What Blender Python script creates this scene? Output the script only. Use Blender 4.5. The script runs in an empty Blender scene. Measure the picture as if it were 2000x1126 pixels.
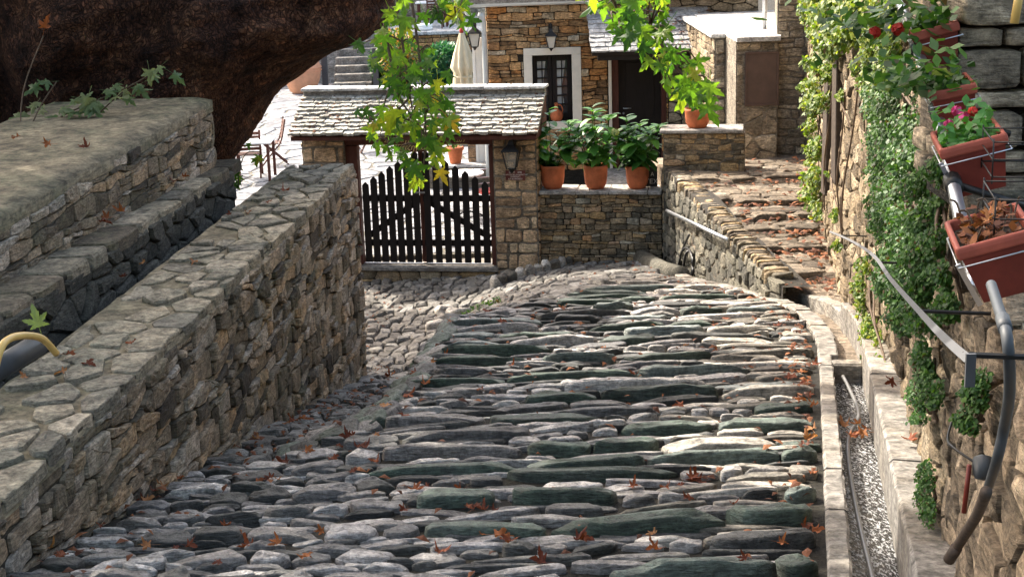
import bpy, math, random
import numpy as np
from mathutils import Vector, Matrix, noise

random.seed(7)
np.random.seed(7)
R = math.radians
SC = bpy.context.scene
COL = SC.collection

# ------------------------------------------------------------------ camera
EYE = Vector((0.0, 0.0, 4.9))
F, CX, CY = 2900.0, 1000.0, 563.0            # focal length and centre in photo pixels (2000 wide)
PITCH, ROLL = R(14.4), R(1.8)
_f = Vector((0, math.cos(PITCH), -math.sin(PITCH)))
_r0, _u0 = Vector((1, 0, 0)), Vector((0, math.sin(PITCH), math.cos(PITCH)))
_rt = _r0 * math.cos(ROLL) - _u0 * math.sin(ROLL)
_up = _r0 * math.sin(ROLL) + _u0 * math.cos(ROLL)
cam_d = bpy.data.cameras.new('camera')
cam = bpy.data.objects.new('camera', cam_d)
COL.objects.link(cam)
cam.matrix_world = Matrix(((_rt.x, _up.x, -_f.x, EYE.x), (_rt.y, _up.y, -_f.y, EYE.y),
                           (_rt.z, _up.z, -_f.z, EYE.z), (0, 0, 0, 1)))
cam_d.sensor_width = 36.0
cam_d.lens = 36.0 * F / 2000.0
cam_d.clip_start, cam_d.clip_end = 0.05, 2000
SC.camera = cam

# ------------------------------------------------------------------ sky, sun, exposure
SUN = Vector((-0.50, 0.52, 0.69)).normalized()          # towards the sun: ahead of us on the left
SUN_EL = math.asin(SUN.z)
SUN_ROT = math.atan2(SUN.x, SUN.y)
world = bpy.data.worlds.new('World')
SC.world = world
world.use_nodes = True
wn = world.node_tree.nodes
wl = world.node_tree.links
wn.clear()
sky = wn.new('ShaderNodeTexSky')
sky.sky_type = 'NISHITA'
sky.sun_disc = False
sky.sun_elevation = SUN_EL
sky.sun_rotation = SUN_ROT
sky.air_density = .85
sky.dust_density = 3.5
sky.ozone_density = .1
bg = wn.new('ShaderNodeBackground')
bg.inputs['Strength'].default_value = 0.15
wo = wn.new('ShaderNodeOutputWorld')
tint = wn.new('ShaderNodeMix')                     # white balance of the shade
tint.data_type = 'RGBA'
tint.blend_type = 'MULTIPLY'
tint.inputs[0].default_value = 1.0
tint.inputs[7].default_value = (1.0, .935, .83, 1)
wl.new(sky.outputs[0], tint.inputs[6])
wl.new(tint.outputs[2], bg.inputs[0])
wl.new(bg.outputs[0], wo.inputs[0])
sun_d = bpy.data.lights.new('sun', 'SUN')
sun_d.energy = 2.1
sun_d.angle = R(0.6)
sun_d.color = (1.0, 0.93, 0.82)
sun = bpy.data.objects.new('sun', sun_d)
COL.objects.link(sun)
sun.rotation_euler = SUN.to_track_quat('Z', 'Y').to_euler()
sun.location = (-8, 8, 20)
vs = SC.view_settings
vs.view_transform = 'Standard'
vs.look = 'None'
vs.gamma = 1.0
vs.use_curve_mapping = False
vs.exposure = 2.35

# ------------------------------------------------------------------ pixel rays (photo pixels -> places)
def ray(px, py):
    return (_f * F + _rt * (px - CX) + _up * (CY - py)).normalized()
def at(px, py, Y):
    d = ray(px, py)
    return EYE + d * (Y / d.y)
def atz(px, py, z):
    d = ray(px, py)
    return EYE + d * ((z - EYE.z) / d.z)
def on_plane(px, py, p0, n):
    d = ray(px, py)
    return EYE + d * ((p0 - EYE).dot(n) / d.dot(n))
def proj(p):
    v = p - EYE
    z = v.dot(_f)
    return CX + F * v.dot(_rt) / z, CY - F * v.dot(_up) / z, z
def lerp(a, b, t):
    return a + (b - a) * t
def pw(pts, y):
    if y <= pts[0][0]:
        (a, b), (c, d) = pts[0], pts[1]
        return b + (d - b) * (y - a) / (c - a)
    for (a, b), (c, d) in zip(pts, pts[1:]):
        if y <= c:
            return b + (d - b) * (y - a) / (c - a)
    (a, b), (c, d) = pts[-2], pts[-1]
    return d + (d - b) * (y - c) / (c - a)
def ss(a, b, x):
    t = min(1, max(0, (x - a) / (b - a)))
    return t * t * (3 - 2 * t)
def nz(p, s=1.0, o=0.0):
    return noise.noise(Vector((p[0] * s + o, p[1] * s - o * .7, p[2] * s + o * 1.3)))
U = random.uniform

# ------------------------------------------------------------------ object helpers
def mk(name, verts, faces, mat=None, parent=None, smooth=True, tint=None, kind=None):
    me = bpy.data.meshes.new(name)
    me.from_pydata([tuple(v) for v in verts], [], faces)
    if smooth:
        me.polygons.foreach_set('use_smooth', [True] * len(me.polygons))
    if tint is not None:
        at_ = me.attributes.new('tint', 'FLOAT', 'POINT')
        if isinstance(tint, (int, float)):
            tint = [tint] * len(verts)
        at_.data.foreach_set('value', tint)
    if mat:
        me.materials.append(mat)
    o = bpy.data.objects.new(name, me)
    COL.objects.link(o)
    if parent:
        o.parent = parent
    if kind:
        o['kind'] = kind
    return o
def link_copy(name, me, parent=None):
    o = bpy.data.objects.new(name, me)
    COL.objects.link(o)
    if parent:
        o.parent = parent
    return o
def tag(o, label=None, cat=None, group=None, kind=None):
    if label: o['label'] = label
    if cat: o['category'] = cat
    if group: o['group'] = group
    if kind: o['kind'] = kind
    elif label and 'kind' not in o: o['kind'] = 'thing'
    return o
def thing(name, label=None, cat=None, loc=(0, 0, 0), rotz=0.0, group=None, kind=None):
    o = bpy.data.objects.new(name, None)
    o.empty_display_size = .1
    COL.objects.link(o)
    o.location = loc
    o.rotation_euler = (0, 0, rotz)
    return tag(o, label, cat, group, kind or ('thing' if label else None))

class MB:
    """collects shapes into one mesh"""
    def __init__(s):
        s.v, s.f, s.t = [], [], []
    def add(s, v, f, t=0.5):
        b = len(s.v)
        s.v += [tuple(p) for p in v]
        s.f += [tuple(i + b for i in q) for q in f]
        s.t += ([t] * len(v)) if isinstance(t, (int, float)) else list(t)
    def box(s, c, d, M=None, t=0.5, bev=0.0):
        x, y, z = d[0] / 2, d[1] / 2, d[2] / 2
        b = min(bev, x * .8, y * .8, z * .8)
        if b <= 0:
            v = [Vector((sx * x, sy * y, sz * z)) for sx in (-1, 1) for sy in (-1, 1) for sz in (-1, 1)]
            f = [(0, 1, 3, 2), (4, 6, 7, 5), (0, 4, 5, 1), (2, 3, 7, 6), (0, 2, 6, 4), (1, 5, 7, 3)]
        else:
            v, f = [], []
            prof = [(-z, b), (-z + b, 0), (z - b, 0), (z, b)]
            for (zz, ins) in prof:
                for (px, py) in ((-x + b, -y), (x - b, -y), (x, -y + b), (x, y - b), (x - b, y), (-x + b, y), (-x, y - b), (-x, -y + b)):
                    v.append(Vector((px * (1 - ins / x), py * (1 - ins / y), zz)))
            for k in range(3):
                for i in range(8):
                    j = (i + 1) % 8
                    f.append((k * 8 + i, k * 8 + j, k * 8 + 8 + j, k * 8 + 8 + i))
            f.append(tuple(range(7, -1, -1)))
            f.append(tuple(range(24, 32)))
        c = Vector(c)
        s.add([c + ((M @ p) if M else p) for p in v], f, t)
    def bar(s, a, b, w, h, up=(0, 0, 1), t=0.5, bev=0.0):
        a, b = Vector(a), Vector(b)
        d = (b - a)
        L = d.length
        x = d.normalized()
        u = Vector(up)
        y = u.cross(x)
        if y.length < 1e-4:
            y = Vector((0, 1, 0)).cross(x)
            if y.length < 1e-4: y = Vector((1, 0, 0)).cross(x)
        y.normalize()
        z = x.cross(y)
        M = Matrix((x, y, z)).transposed()
        s.box((a + b) / 2, (L, w, h), M, t, bev)
    def tube(s, pts, r, n=8, t=0.5, cap=True):
        pts = [Vector(p) for p in pts]
        rs = r if isinstance(r, (list, tuple)) else [r] * len(pts)
        tan = [(pts[min(i + 1, len(pts) - 1)] - pts[max(i - 1, 0)]).normalized() for i in range(len(pts))]
        ref = Vector((0, 0, 1)) if abs(tan[0].z) < .9 else Vector((1, 0, 0))
        nrm = (ref - tan[0] * ref.dot(tan[0])).normalized()
        v, f = [], []
        for i, p in enumerate(pts):
            nrm = (nrm - tan[i] * nrm.dot(tan[i])).normalized()
            bn = tan[i].cross(nrm)
            for k in range(n):
                a = 2 * math.pi * k / n
                v.append(p + (nrm * math.cos(a) + bn * math.sin(a)) * rs[i])
        for i in range(len(pts) - 1):
            for k in range(n):
                k2 = (k + 1) % n
                f.append((i * n + k, i * n + k2, i * n + n + k2, i * n + n + k))
        if cap:
            f.append(tuple(range(n - 1, -1, -1)))
            f.append(tuple(range((len(pts) - 1) * n, len(pts) * n)))
        s.add(v, f, t)
    def lathe(s, prof, n=20, c=(0, 0, 0), t=0.5, M=None):
        v, f = [], []
        c = Vector(c)
        for (r, z) in prof:
            for k in range(n):
                a = 2 * math.pi * k / n
                p = Vector((r * math.cos(a), r * math.sin(a), z))
                v.append(c + ((M @ p) if M else p))
        for i in range(len(prof) - 1):
            for k in range(n):
                k2 = (k + 1) % n
                f.append((i * n + k, i * n + k2, i * n + n + k2, i * n + n + k))
        f.append(tuple(range(n - 1, -1, -1)))
        f.append(tuple(range((len(prof) - 1) * n, len(prof) * n)))
        s.add(v, f, t)
    def build(s, name, mat, parent=None, smooth=False, kind=None):
        return mk(name, s.v, s.f, mat, parent, smooth, s.t, kind)

def spline(pts, n=6):
    pts = [Vector(p) for p in pts]
    out = []
    for i in range(len(pts) - 1):
        p0, p1, p2, p3 = pts[max(i - 1, 0)], pts[i], pts[i + 1], pts[min(i + 2, len(pts) - 1)]
        for k in range(n):
            t = k / n
            out.append(.5 * ((2 * p1) + (p2 - p0) * t + (2 * p0 - 5 * p1 + 4 * p2 - p3) * t * t + (3 * p1 - p0 - 3 * p2 + p3) * t ** 3))
    out.append(pts[-1])
    return out

# ------------------------------------------------------------------ materials
def nodes_of(name):
    m = bpy.data.materials.new(name)
    m.use_nodes = True
    nt = m.node_tree
    b = nt.nodes['Principled BSDF']
    return m, nt, b
def lnk(nt, a, b):
    nt.links.new(a, b)
def ramp(nt, stops, fac, interp='LINEAR'):
    r = nt.nodes.new('ShaderNodeValToRGB')
    r.color_ramp.interpolation = interp
    e = r.color_ramp.elements
    while len(e) < len(stops):
        e.new(.5)
    for el, (p, c) in zip(e, stops):
        el.position = p
        el.color = (*c, 1) if len(c) == 3 else c
    lnk(nt, fac, r.inputs[0])
    return r.outputs[0]
def noise_n(nt, vec, scale, detail=4, rough=.6):
    n = nt.nodes.new('ShaderNodeTexNoise')
    n.inputs['Scale'].default_value = scale
    n.inputs['Detail'].default_value = detail
    n.inputs['Roughness'].default_value = rough
    lnk(nt, vec, n.inputs['Vector'])
    return n.outputs[0]
def mixc(nt, mode, fac, a, b):
    m = nt.nodes.new('ShaderNodeMix')
    m.data_type = 'RGBA'
    m.blend_type = mode
    for s, val in ((m.inputs[0], fac), (m.inputs[6], a), (m.inputs[7], b)):
        if isinstance(val, (int, float)): s.default_value = val
        elif isinstance(val, tuple): s.default_value = (*val, 1)
        else: lnk(nt, val, s)
    return m.outputs[2]
def stone_mat(name, stops, rough=.85, sc=9.0, bump=.5, bdist=.02, stain=(.25, .24, .2), stain_amt=.5, var=.55, src='tint', spec=.35, stretch=(1, 1, 1.0), pits=0.0):
    m, nt, b = nodes_of(name)
    g = nt.nodes.new('ShaderNodeNewGeometry')
    mp = nt.nodes.new('ShaderNodeMapping')
    mp.inputs['Scale'].default_value = stretch
    lnk(nt, g.outputs['Position'], mp.inputs[0])
    pos = mp.outputs[0]
    if src == 'tint':
        a = nt.nodes.new('ShaderNodeAttribute')
        a.attribute_name = 'tint'
        fac = a.outputs['Fac']
    else:
        a = nt.nodes.new('ShaderNodeObjectInfo')
        fac = a.outputs['Random']
    base = ramp(nt, stops, fac)
    n1 = noise_n(nt, pos, sc, 6, .65)
    v = ramp(nt, [(.30, (1 - var,) * 3), (.5, (1, 1, 1)), (.70, (1 + var * .75,) * 3)], n1)
    c = mixc(nt, 'MULTIPLY', 1.0, base, v)
    n2 = noise_n(nt, g.outputs['Position'], sc * .33, 5, .7)
    s = ramp(nt, [(.48, (0, 0, 0)), (.66, (1, 1, 1))], n2)
    sm = nt.nodes.new('ShaderNodeMath'); sm.operation = 'MULTIPLY'
    sm.inputs[1].default_value = stain_amt
    lnk(nt, s, sm.inputs[0])
    c = mixc(nt, 'MIX', sm.outputs[0], c, stain)
    n3 = noise_n(nt, pos, sc * 5.5, 5, .75)
    v3 = ramp(nt, [(.34, (.55,) * 3), (.5, (1, 1, 1)), (.68, (1.42,) * 3)], n3)
    c = mixc(nt, 'MULTIPLY', 1.0, c, v3)
    mp4 = nt.nodes.new('ShaderNodeMapping')
    mp4.inputs['Scale'].default_value = (1, 1, 5.5)
    mp4.inputs['Rotation'].default_value = (.12, .08, 0)
    lnk(nt, g.outputs['Position'], mp4.inputs[0])
    n4 = noise_n(nt, mp4.outputs[0], sc * 2.2, 4, .7)
    v4 = ramp(nt, [(.36, (.5,) * 3), (.52, (1, 1, 1)), (.66, (1.3,) * 3)], n4)
    c = mixc(nt, 'MULTIPLY', 1.0, c, v4)
    lnk(nt, c, b.inputs['Base Color'])
    b.inputs['Roughness'].default_value = rough
    b.inputs['Specular IOR Level'].default_value = spec
    ad = nt.nodes.new('ShaderNodeMath'); ad.operation = 'MULTIPLY_ADD'
    ad.inputs[1].default_value = .6
    lnk(nt, n3, ad.inputs[0]); lnk(nt, n1, ad.inputs[2])
    ad0 = nt.nodes.new('ShaderNodeMath'); ad0.operation = 'MULTIPLY_ADD'
    ad0.inputs[1].default_value = .8
    lnk(nt, n4, ad0.inputs[0]); lnk(nt, ad.outputs[0], ad0.inputs[2])
    h = ad0.outputs[0]
    if pits:
        vo = nt.nodes.new('ShaderNodeTexVoronoi')
        vo.inputs['Scale'].default_value = 34
        lnk(nt, g.outputs['Position'], vo.inputs['Vector'])
        pr = ramp(nt, [(.12, (0, 0, 0)), (.3, (1, 1, 1))], vo.outputs['Distance'])
        ad2 = nt.nodes.new('ShaderNodeMath'); ad2.operation = 'MULTIPLY_ADD'
        ad2.inputs[1].default_value = pits
        lnk(nt, pr, ad2.inputs[0]); lnk(nt, h, ad2.inputs[2])
        h = ad2.outputs[0]
    bp = nt.nodes.new('ShaderNodeBump')
    bp.inputs['Strength'].default_value = bump
    bp.inputs['Distance'].default_value = bdist
    lnk(nt, h, bp.inputs['Height'])
    lnk(nt, bp.outputs[0], b.inputs['Normal'])
    return m
def plain(name, col, rough=.6, metal=0.0, var=.25, sc=14.0, bump=.15, spec=.4, stretch=(1, 1, 1)):
    m, nt, b = nodes_of(name)
    g = nt.nodes.new('ShaderNodeNewGeometry')
    mp = nt.nodes.new('ShaderNodeMapping')
    mp.inputs['Scale'].default_value = stretch
    lnk(nt, g.outputs['Position'], mp.inputs[0])
    n = noise_n(nt, mp.outputs[0], sc, 6, .65)
    v = ramp(nt, [(.3, tuple(x * (1 - var) for x in col)), (.5, col), (.72, tuple(min(1, x * (1 + var)) for x in col))], n)
    lnk(nt, v, b.inputs['Base Color'])
    b.inputs['Roughness'].default_value = rough
    b.inputs['Metallic'].default_value = metal
    b.inputs['Specular IOR Level'].default_value = spec
    if bump:
        bp = nt.nodes.new('ShaderNodeBump')
        bp.inputs['Strength'].default_value = bump
        bp.inputs['Distance'].default_value = .01
        lnk(nt, n, bp.inputs['Height'])
        lnk(nt, bp.outputs[0], b.inputs['Normal'])
    return m
def leaf_mat(name, stops, src='random', transl=.5, tcol=1.6, rough=.5):
    m, nt, b = nodes_of(name)
    if src == 'random':
        a = nt.nodes.new('ShaderNodeObjectInfo'); fac = a.outputs['Random']
    else:
        a = nt.nodes.new('ShaderNodeAttribute'); a.attribute_name = 'tint'; fac = a.outputs['Fac']
    c = ramp(nt, stops, fac)
    g = nt.nodes.new('ShaderNodeNewGeometry')
    n = noise_n(nt, g.outputs['Position'], 25, 4, .6)
    v = ramp(nt, [(.3, (.75,) * 3), (.7, (1.2,) * 3)], n)
    c = mixc(nt, 'MULTIPLY', 1.0, c, v)
    lnk(nt, c, b.inputs['Base Color'])
    b.inputs['Roughness'].default_value = rough
    b.inputs['Specular IOR Level'].default_value = .35
    if transl:
        t = nt.nodes.new('ShaderNodeBsdfTranslucent')
        tc = mixc(nt, 'MULTIPLY', 1.0, c, (tcol * 1.1, tcol * 1.15, tcol * .45))
        lnk(nt, tc, t.inputs[0])
        mx = nt.nodes.new('ShaderNodeMixShader')
        mx.inputs[0].default_value = transl
        out = nt.nodes['Material Output']
        lnk(nt, b.outputs[0], mx.inputs[1]); lnk(nt, t.outputs[0], mx.inputs[2])
        lnk(nt, mx.outputs[0], out.inputs[0])
    return m

M = {}
M['wall_grey'] = stone_mat('grey_brown_rubble', [(0, (0.056, 0.044, 0.032)), (.14, (0.121, 0.097, 0.067)), (.35, (0.242, 0.189, 0.130)), (.55, (0.343, 0.262, 0.180)), (.68, (0.423, 0.286, 0.159)), (.8, (0.252, 0.226, 0.188)), (1, (0.524, 0.433, 0.335))],
                           sc=8, bump=.6, bdist=.02, stain=(.17, .165, .095), stain_amt=.4)
M['cap_stone'] = stone_mat('grey_cap_stone', [(0, (0.173, 0.154, 0.120)), (.4, (0.266, 0.228, 0.165)), (.75, (0.344, 0.288, 0.200)), (1, (0.407, 0.343, 0.253))], sc=7, bump=.8, bdist=.02, stain=(.18, .19, .14), stain_amt=.5)
M['brown_joint'] = stone_mat('brown_joint_mortar', [(0, (0.051, 0.042, 0.030)), (1, (0.078, 0.065, 0.047))], sc=9, bump=.9, bdist=.025, stain=(.06, .055, .035), stain_amt=.6)
M['mortar'] = stone_mat('grey_mortar', [(0, (.14, .135, .11)), (1, (.2, .19, .155))], sc=6, bump=.9, bdist=.03, stain=(.10, .11, .07), stain_amt=.6)
M['dark_mortar'] = stone_mat('brown_mortar', [(0, (0.021, 0.017, 0.012)), (1, (0.035, 0.028, 0.020))], sc=7, bump=1.0, bdist=.03, stain=(.05, .045, .03), stain_amt=.5)
M['edge_stone'] = stone_mat('green_slate_edge', [(0, (0.033, 0.047, 0.033)), (.35, (0.052, 0.079, 0.055)), (.6, (0.081, 0.110, 0.081)), (.85, (0.142, 0.168, 0.152)), (1, (0.285, 0.315, 0.294))],
                            rough=.62, sc=6, bump=.9, bdist=.03, stain=(.13, .15, .13), stain_amt=.45, spec=.5)
M['cobble'] = stone_mat('blue_grey_cobble', [(0, (0.032, 0.033, 0.030)), (.2, (0.080, 0.078, 0.071)), (.4, (0.170, 0.160, 0.153)), (.58, (0.276, 0.250, 0.223)), (.75, (0.371, 0.345, 0.326)), (1, (0.636, 0.585, 0.530))],
                        rough=.62, sc=8, bump=.9, bdist=.03, stain=(.10, .105, .08), stain_amt=.4, spec=.5)
M['warm_cobble'] = stone_mat('grey_beige_cobble', [(0, (.06, .05, .04)), (.25, (.15, .135, .11)), (.5, (.28, .25, .21)), (.75, (.40, .365, .31)), (1, (.56, .52, .46))],
                             rough=.7, sc=8, bump=.6, bdist=.02, stain=(.15, .14, .10), stain_amt=.4)
M['lane'] = stone_mat('brown_grey_lane_cobble', [(0, (0.076, 0.072, 0.064)), (.35, (0.145, 0.132, 0.115)), (.7, (0.212, 0.200, 0.178)), (1, (0.289, 0.281, 0.264))], rough=.7, sc=8, bump=.8, bdist=.025, stain=(.11, .10, .075), stain_amt=.45)
M['ochre'] = stone_mat('ochre_house_stone', [(0, (0.149, 0.086, 0.040)), (.2, (0.322, 0.196, 0.092)), (.42, (0.483, 0.218, 0.069)), (.55, (0.460, 0.322, 0.172)), (.75, (0.529, 0.276, 0.098)), (.9, (0.460, 0.368, 0.241)), (1, (0.575, 0.483, 0.345))],
                       sc=6, bump=.8, bdist=.03, stain=(.16, .10, .06), stain_amt=.5)
M['thin_brown'] = stone_mat('brown_schist', [(0, (0.115, 0.101, 0.074)), (.3, (0.243, 0.196, 0.128)), (.55, (0.365, 0.270, 0.162)), (.78, (0.459, 0.311, 0.149)), (.93, (0.405, 0.378, 0.297)), (1, (0.594, 0.324, 0.135))],
                            sc=8, bump=.8, bdist=.025, stain=(.09, .08, .055), stain_amt=.5)
M['tuff'] = stone_mat('tan_pitted_tuff', [(0, (0.390, 0.260, 0.156)), (.4, (0.546, 0.377, 0.221)), (.7, (0.650, 0.455, 0.273)), (1, (0.715, 0.546, 0.351))], sc=7, bump=.9, bdist=.025, stain=(.22, .15, .09), stain_amt=.4, pits=.35)
M['tower'] = stone_mat('brown_grey_tower_stone', [(0, (0.195, 0.156, 0.111)), (.4, (0.325, 0.260, 0.182)), (.7, (0.442, 0.351, 0.234)), (1, (0.546, 0.468, 0.351))], sc=6, bump=.8, bdist=.03, stain=(.17, .15, .11), stain_amt=.55)
M['tower_mortar'] = stone_mat('grey_tower_mortar', [(0, (0.197, 0.169, 0.131)), (1, (0.254, 0.220, 0.173))], sc=4, bump=.8, bdist=.03, stain=(.14, .115, .08), stain_amt=.6)
M['pale_wall'] = stone_mat('pale_beige_wall_stone', [(0, (0.099, 0.071, 0.041)), (.35, (0.216, 0.158, 0.094)), (.7, (0.324, 0.245, 0.150)), (1, (0.414, 0.332, 0.225))], sc=8, bump=.9, bdist=.03, stain=(.2, .16, .11), stain_amt=.45)
M['damp_wall'] = stone_mat('damp_grey_wall_stone', [(0, (.06, .058, .048)), (.4, (.13, .12, .095)), (.75, (.20, .185, .14)), (1, (.28, .25, .19))], sc=8, bump=.9, bdist=.03, stain=(.05, .05, .035), stain_amt=.6)
M['ramp_stone'] = stone_mat('brown_ramp_flagstone', [(0, (0.083, 0.064, 0.045)), (.4, (0.143, 0.112, 0.079)), (.75, (0.203, 0.165, 0.120)), (1, (0.262, 0.225, 0.176))], sc=7, bump=.8, bdist=.025, stain=(.09, .07, .05), stain_amt=.5)
M['pillar_stone'] = stone_mat('grey_pillar_stone', [(0, (0.156, 0.121, 0.082)), (.4, (0.300, 0.236, 0.163)), (.75, (0.420, 0.331, 0.224)), (1, (0.528, 0.410, 0.275))], sc=6, bump=.8, bdist=.025, stain=(.12, .10, .075), stain_amt=.5)
M['near_wall'] = stone_mat('weathered_near_wall_stone', [(0, (0.099, 0.075, 0.048)), (.4, (0.209, 0.155, 0.101)), (.75, (0.319, 0.235, 0.150)), (1, (0.440, 0.340, 0.229))], sc=5, bump=.9, bdist=.03, stain=(.2, .15, .10), stain_amt=.5)
M['slate'] = stone_mat('pale_roof_slate', [(0, (0.275, 0.258, 0.220)), (.3, (0.398, 0.377, 0.323)), (.7, (0.474, 0.451, 0.392)), (1, (0.551, 0.518, 0.454))], sc=6, var=.3, bump=.5, bdist=.012, stain=(.34, .31, .25), stain_amt=.4, rough=.75)
M['porch_slate'] = stone_mat('blue_grey_roof_slate', [(0, (.22, .225, .225)), (.5, (.32, .325, .325)), (1, (.42, .42, .41))], sc=9, bump=.5, bdist=.015, stain=(.22, .2, .19), stain_amt=.4, rough=.55)
M['flag'] = stone_mat('pale_flagstone', [(0, (.15, .155, .17)), (.5, (.20, .205, .22)), (1, (.26, .26, .265))], sc=3, bump=.4, bdist=.01, stain=(.15, .15, .155), stain_amt=.4, rough=.6)
M['concrete'] = stone_mat('worn_concrete', [(0, (0.196, 0.178, 0.156)), (1, (0.252, 0.235, 0.207))], sc=5, bump=.7, bdist=.015, stain=(.22, .18, .13), stain_amt=.6)
M['pale_slab'] = stone_mat('pale_cap_slab', [(0, (0.480, 0.472, 0.456)), (1, (0.560, 0.552, 0.528))], sc=5, bump=.5, bdist=.012, stain=(.45, .43, .4), stain_amt=.5)
M['ledge'] = stone_mat('grey_ledge_slab', [(0, (.30, .28, .25)), (1, (.38, .36, .33))], sc=5, bump=.5, bdist=.012, stain=(.22, .19, .15), stain_amt=.5)
M['moss_slab'] = stone_mat('mossy_grey_slab', [(0, (0.190, 0.157, 0.098)), (1, (0.240, 0.195, 0.123))], sc=3.5, bump=.8, bdist=.015, stain=(.10, .105, .06), stain_amt=.75)
M['ramp_dirt'] = stone_mat('beige_trodden_earth', [(0, (.24, .19, .14)), (1, (.24, .19, .14))], sc=6, bump=.9, bdist=.03, stain=(.13, .10, .07), stain_amt=.6, rough=.95, src='random')
M['dirt'] = stone_mat('brown_dirt', [(0, (0.019, 0.016, 0.011)), (1, (0.019, 0.016, 0.011))], sc=9, bump=1.0, bdist=.03, stain=(.05, .045, .03), stain_amt=.6, rough=.95, src='random')
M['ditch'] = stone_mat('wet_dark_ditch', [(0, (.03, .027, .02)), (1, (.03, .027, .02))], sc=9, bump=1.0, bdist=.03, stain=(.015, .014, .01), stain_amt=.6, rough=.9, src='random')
M['white_plaster'] = plain('cream_plaster', (.70, .65, .55), .8, 0, .1, 5, .2)
M['white_paint'] = plain('white_paint', (.78, .78, .76), .5, 0, .06, 8, .05)
M['black_wood'] = plain('black_brown_wood', (.011, .008, .007), .6, 0, .35, 10, .3, .25, (4, 4, .6))
M['red_wood'] = plain('dark_red_brown_wood', (.085, .028, .018), .6, 0, .35, 10, .3, .3, (4, 4, .6))
M['brown_metal'] = plain('brown_painted_metal', (.09, .055, .045), .5, 0, .25, 6, .1)
M['black_metal'] = plain('black_iron', (.02, .019, .018), .45, .4, .3, 20, .1)
M['steel'] = plain('galvanised_steel', (.50, .52, .55), .32, .9, .12, 20, .05)
M['grey_rail'] = plain('grey_painted_rail', (.065, .065, .068), .55, 0, .15, 15, .1)
M['gutter'] = plain('grey_white_gutter', (.55, .57, .56), .45, .3, .1, 8, .05)
M['pvc'] = plain('grey_pvc_pipe', (.04, .046, .052), .55, 0, .15, 12, .05)
M['brown_pipe'] = plain('muddy_brown_pipe', (.05, .034, .024), .7, 0, .5, 22, .4)
M['hose'] = plain('black_rubber_hose', (.03, .03, .032), .4, 0, .2, 20, .05)
M['grey_hose'] = plain('grey_plastic_hose', (.16, .155, .15), .35, 0, .3, 20, .05)
M['yellow_hose'] = plain('yellow_hose_plastic', (.66, .43, .13), .45, 0, .12, 10, .05)
M['green_plastic'] = plain('green_plastic', (.02, .22, .12), .4, 0, .2, 10, .05)
M['terracotta'] = plain('terracotta', (.46, .13, .05), .8, 0, .4, 6, .25)
M['terracotta_pale'] = plain('pale_terracotta', (.62, .30, .17), .8, 0, .2, 5, .2)
M['planter'] = plain('red_brown_planter_plastic', (.17, .024, .014), .5, 0, .35, 6, .08)
M['planter_rim'] = plain('pale_planter_rim', (.31, .068, .04), .65, 0, .35, 7, .12)  # rim paler than the box below it
M['soil'] = plain('dark_soil', (.035, .026, .018), .95, 0, .4, 30, .8)
M['cream_cloth'] = plain('cream_canvas', (.74, .62, .42), .85, 0, .08, 5, .15)
M['white_cloth'] = plain('white_canvas', (.75, .77, .74), .8, 0, .06, 5, .1)
M['red_plastic'] = plain('red_finial', (.45, .04, .025), .45, 0, .1, 10, .05)
M['bark'] = None
M['twig'] = plain('brown_twig', (.10, .065, .04), .8, 0, .3, 30, .3)
M['glass'] = plain('dark_window_glass', (.03, .035, .045), .12, 0, .3, 3, 0, .7)
M['curtain'] = plain('pale_curtain', (.42, .44, .43), .9, 0, .2, 12, .2)
M['lamp_glass'] = plain('frosted_lamp_glass', (.55, .52, .45), .25, 0, .1, 10, 0, .5)
M['clear_glass'] = plain('old_lantern_glass', (.5, .45, .36), .15, 0, .1, 10, 0, .5)
M['clear_glass'].node_tree.nodes['Principled BSDF'].inputs['Alpha'].default_value = .3
M['gold_letter'] = plain('yellow_painted_letters', (.62, .50, .20), .6, 0, .1, 10, 0)
M['white_letter'] = plain('white_painted_letters', (.7, .66, .6), .6, 0, .1, 10, 0)
M['plaque'] = plain('maroon_plaque', (.12, .025, .02), .45, 0, .2, 10, .05)
M['plane_leaf'] = leaf_mat('plane_leaf', [(0, (.03, .085, .014)), (.3, (.055, .135, .02)), (.6, (.095, .19, .024)), (.85, (.15, .23, .026)), (.95, (.25, .27, .03)), (1, (.38, .25, .03))], transl=.55, tcol=1.9)
M['shade_leaf'] = leaf_mat('young_plane_leaf', [(0, (.09, .15, .06)), (.7, (.14, .2, .085)), (1, (.22, .24, .12))], transl=.4, tcol=1.2)
M['dry_leaf'] = leaf_mat('dry_plane_leaf', [(0, (.12, .028, .014)), (.45, (.25, .065, .022)), (.8, (.36, .12, .035)), (1, (.40, .19, .08))], transl=.25, tcol=1.1, rough=.7)
M['litter'] = leaf_mat('leaf_litter', [(0, (.07, .028, .017)), (.5, (.17, .06, .028)), (1, (.30, .115, .045))], src='tint', transl=.2, tcol=1.0, rough=.8)
M['hydrangea'] = leaf_mat('hydrangea_leaf', [(0, (.03, .11, .022)), (.55, (.07, .21, .04)), (1, (.15, .34, .06))], transl=.3, tcol=1.3, rough=.4)
M['ivy'] = leaf_mat('ivy_leaf', [(0, (.12, .07, .03)), (.08, (.035, .08, .018)), (.5, (.12, .2, .024)), (1, (.34, .36, .05))], src='tint', transl=.4, tcol=1.4)
M['fern'] = leaf_mat('fern_leaf', [(0, (.10, .065, .03)), (.06, (.022, .06, .015)), (.5, (.045, .12, .022)), (1, (.11, .21, .04))], src='tint', transl=.35, tcol=1.3)
M['crown'] = leaf_mat('crown_leaf', [(0, (.045, .10, .02)), (1, (.10, .19, .03))], src='tint', transl=.4, tcol=1.4)
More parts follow.
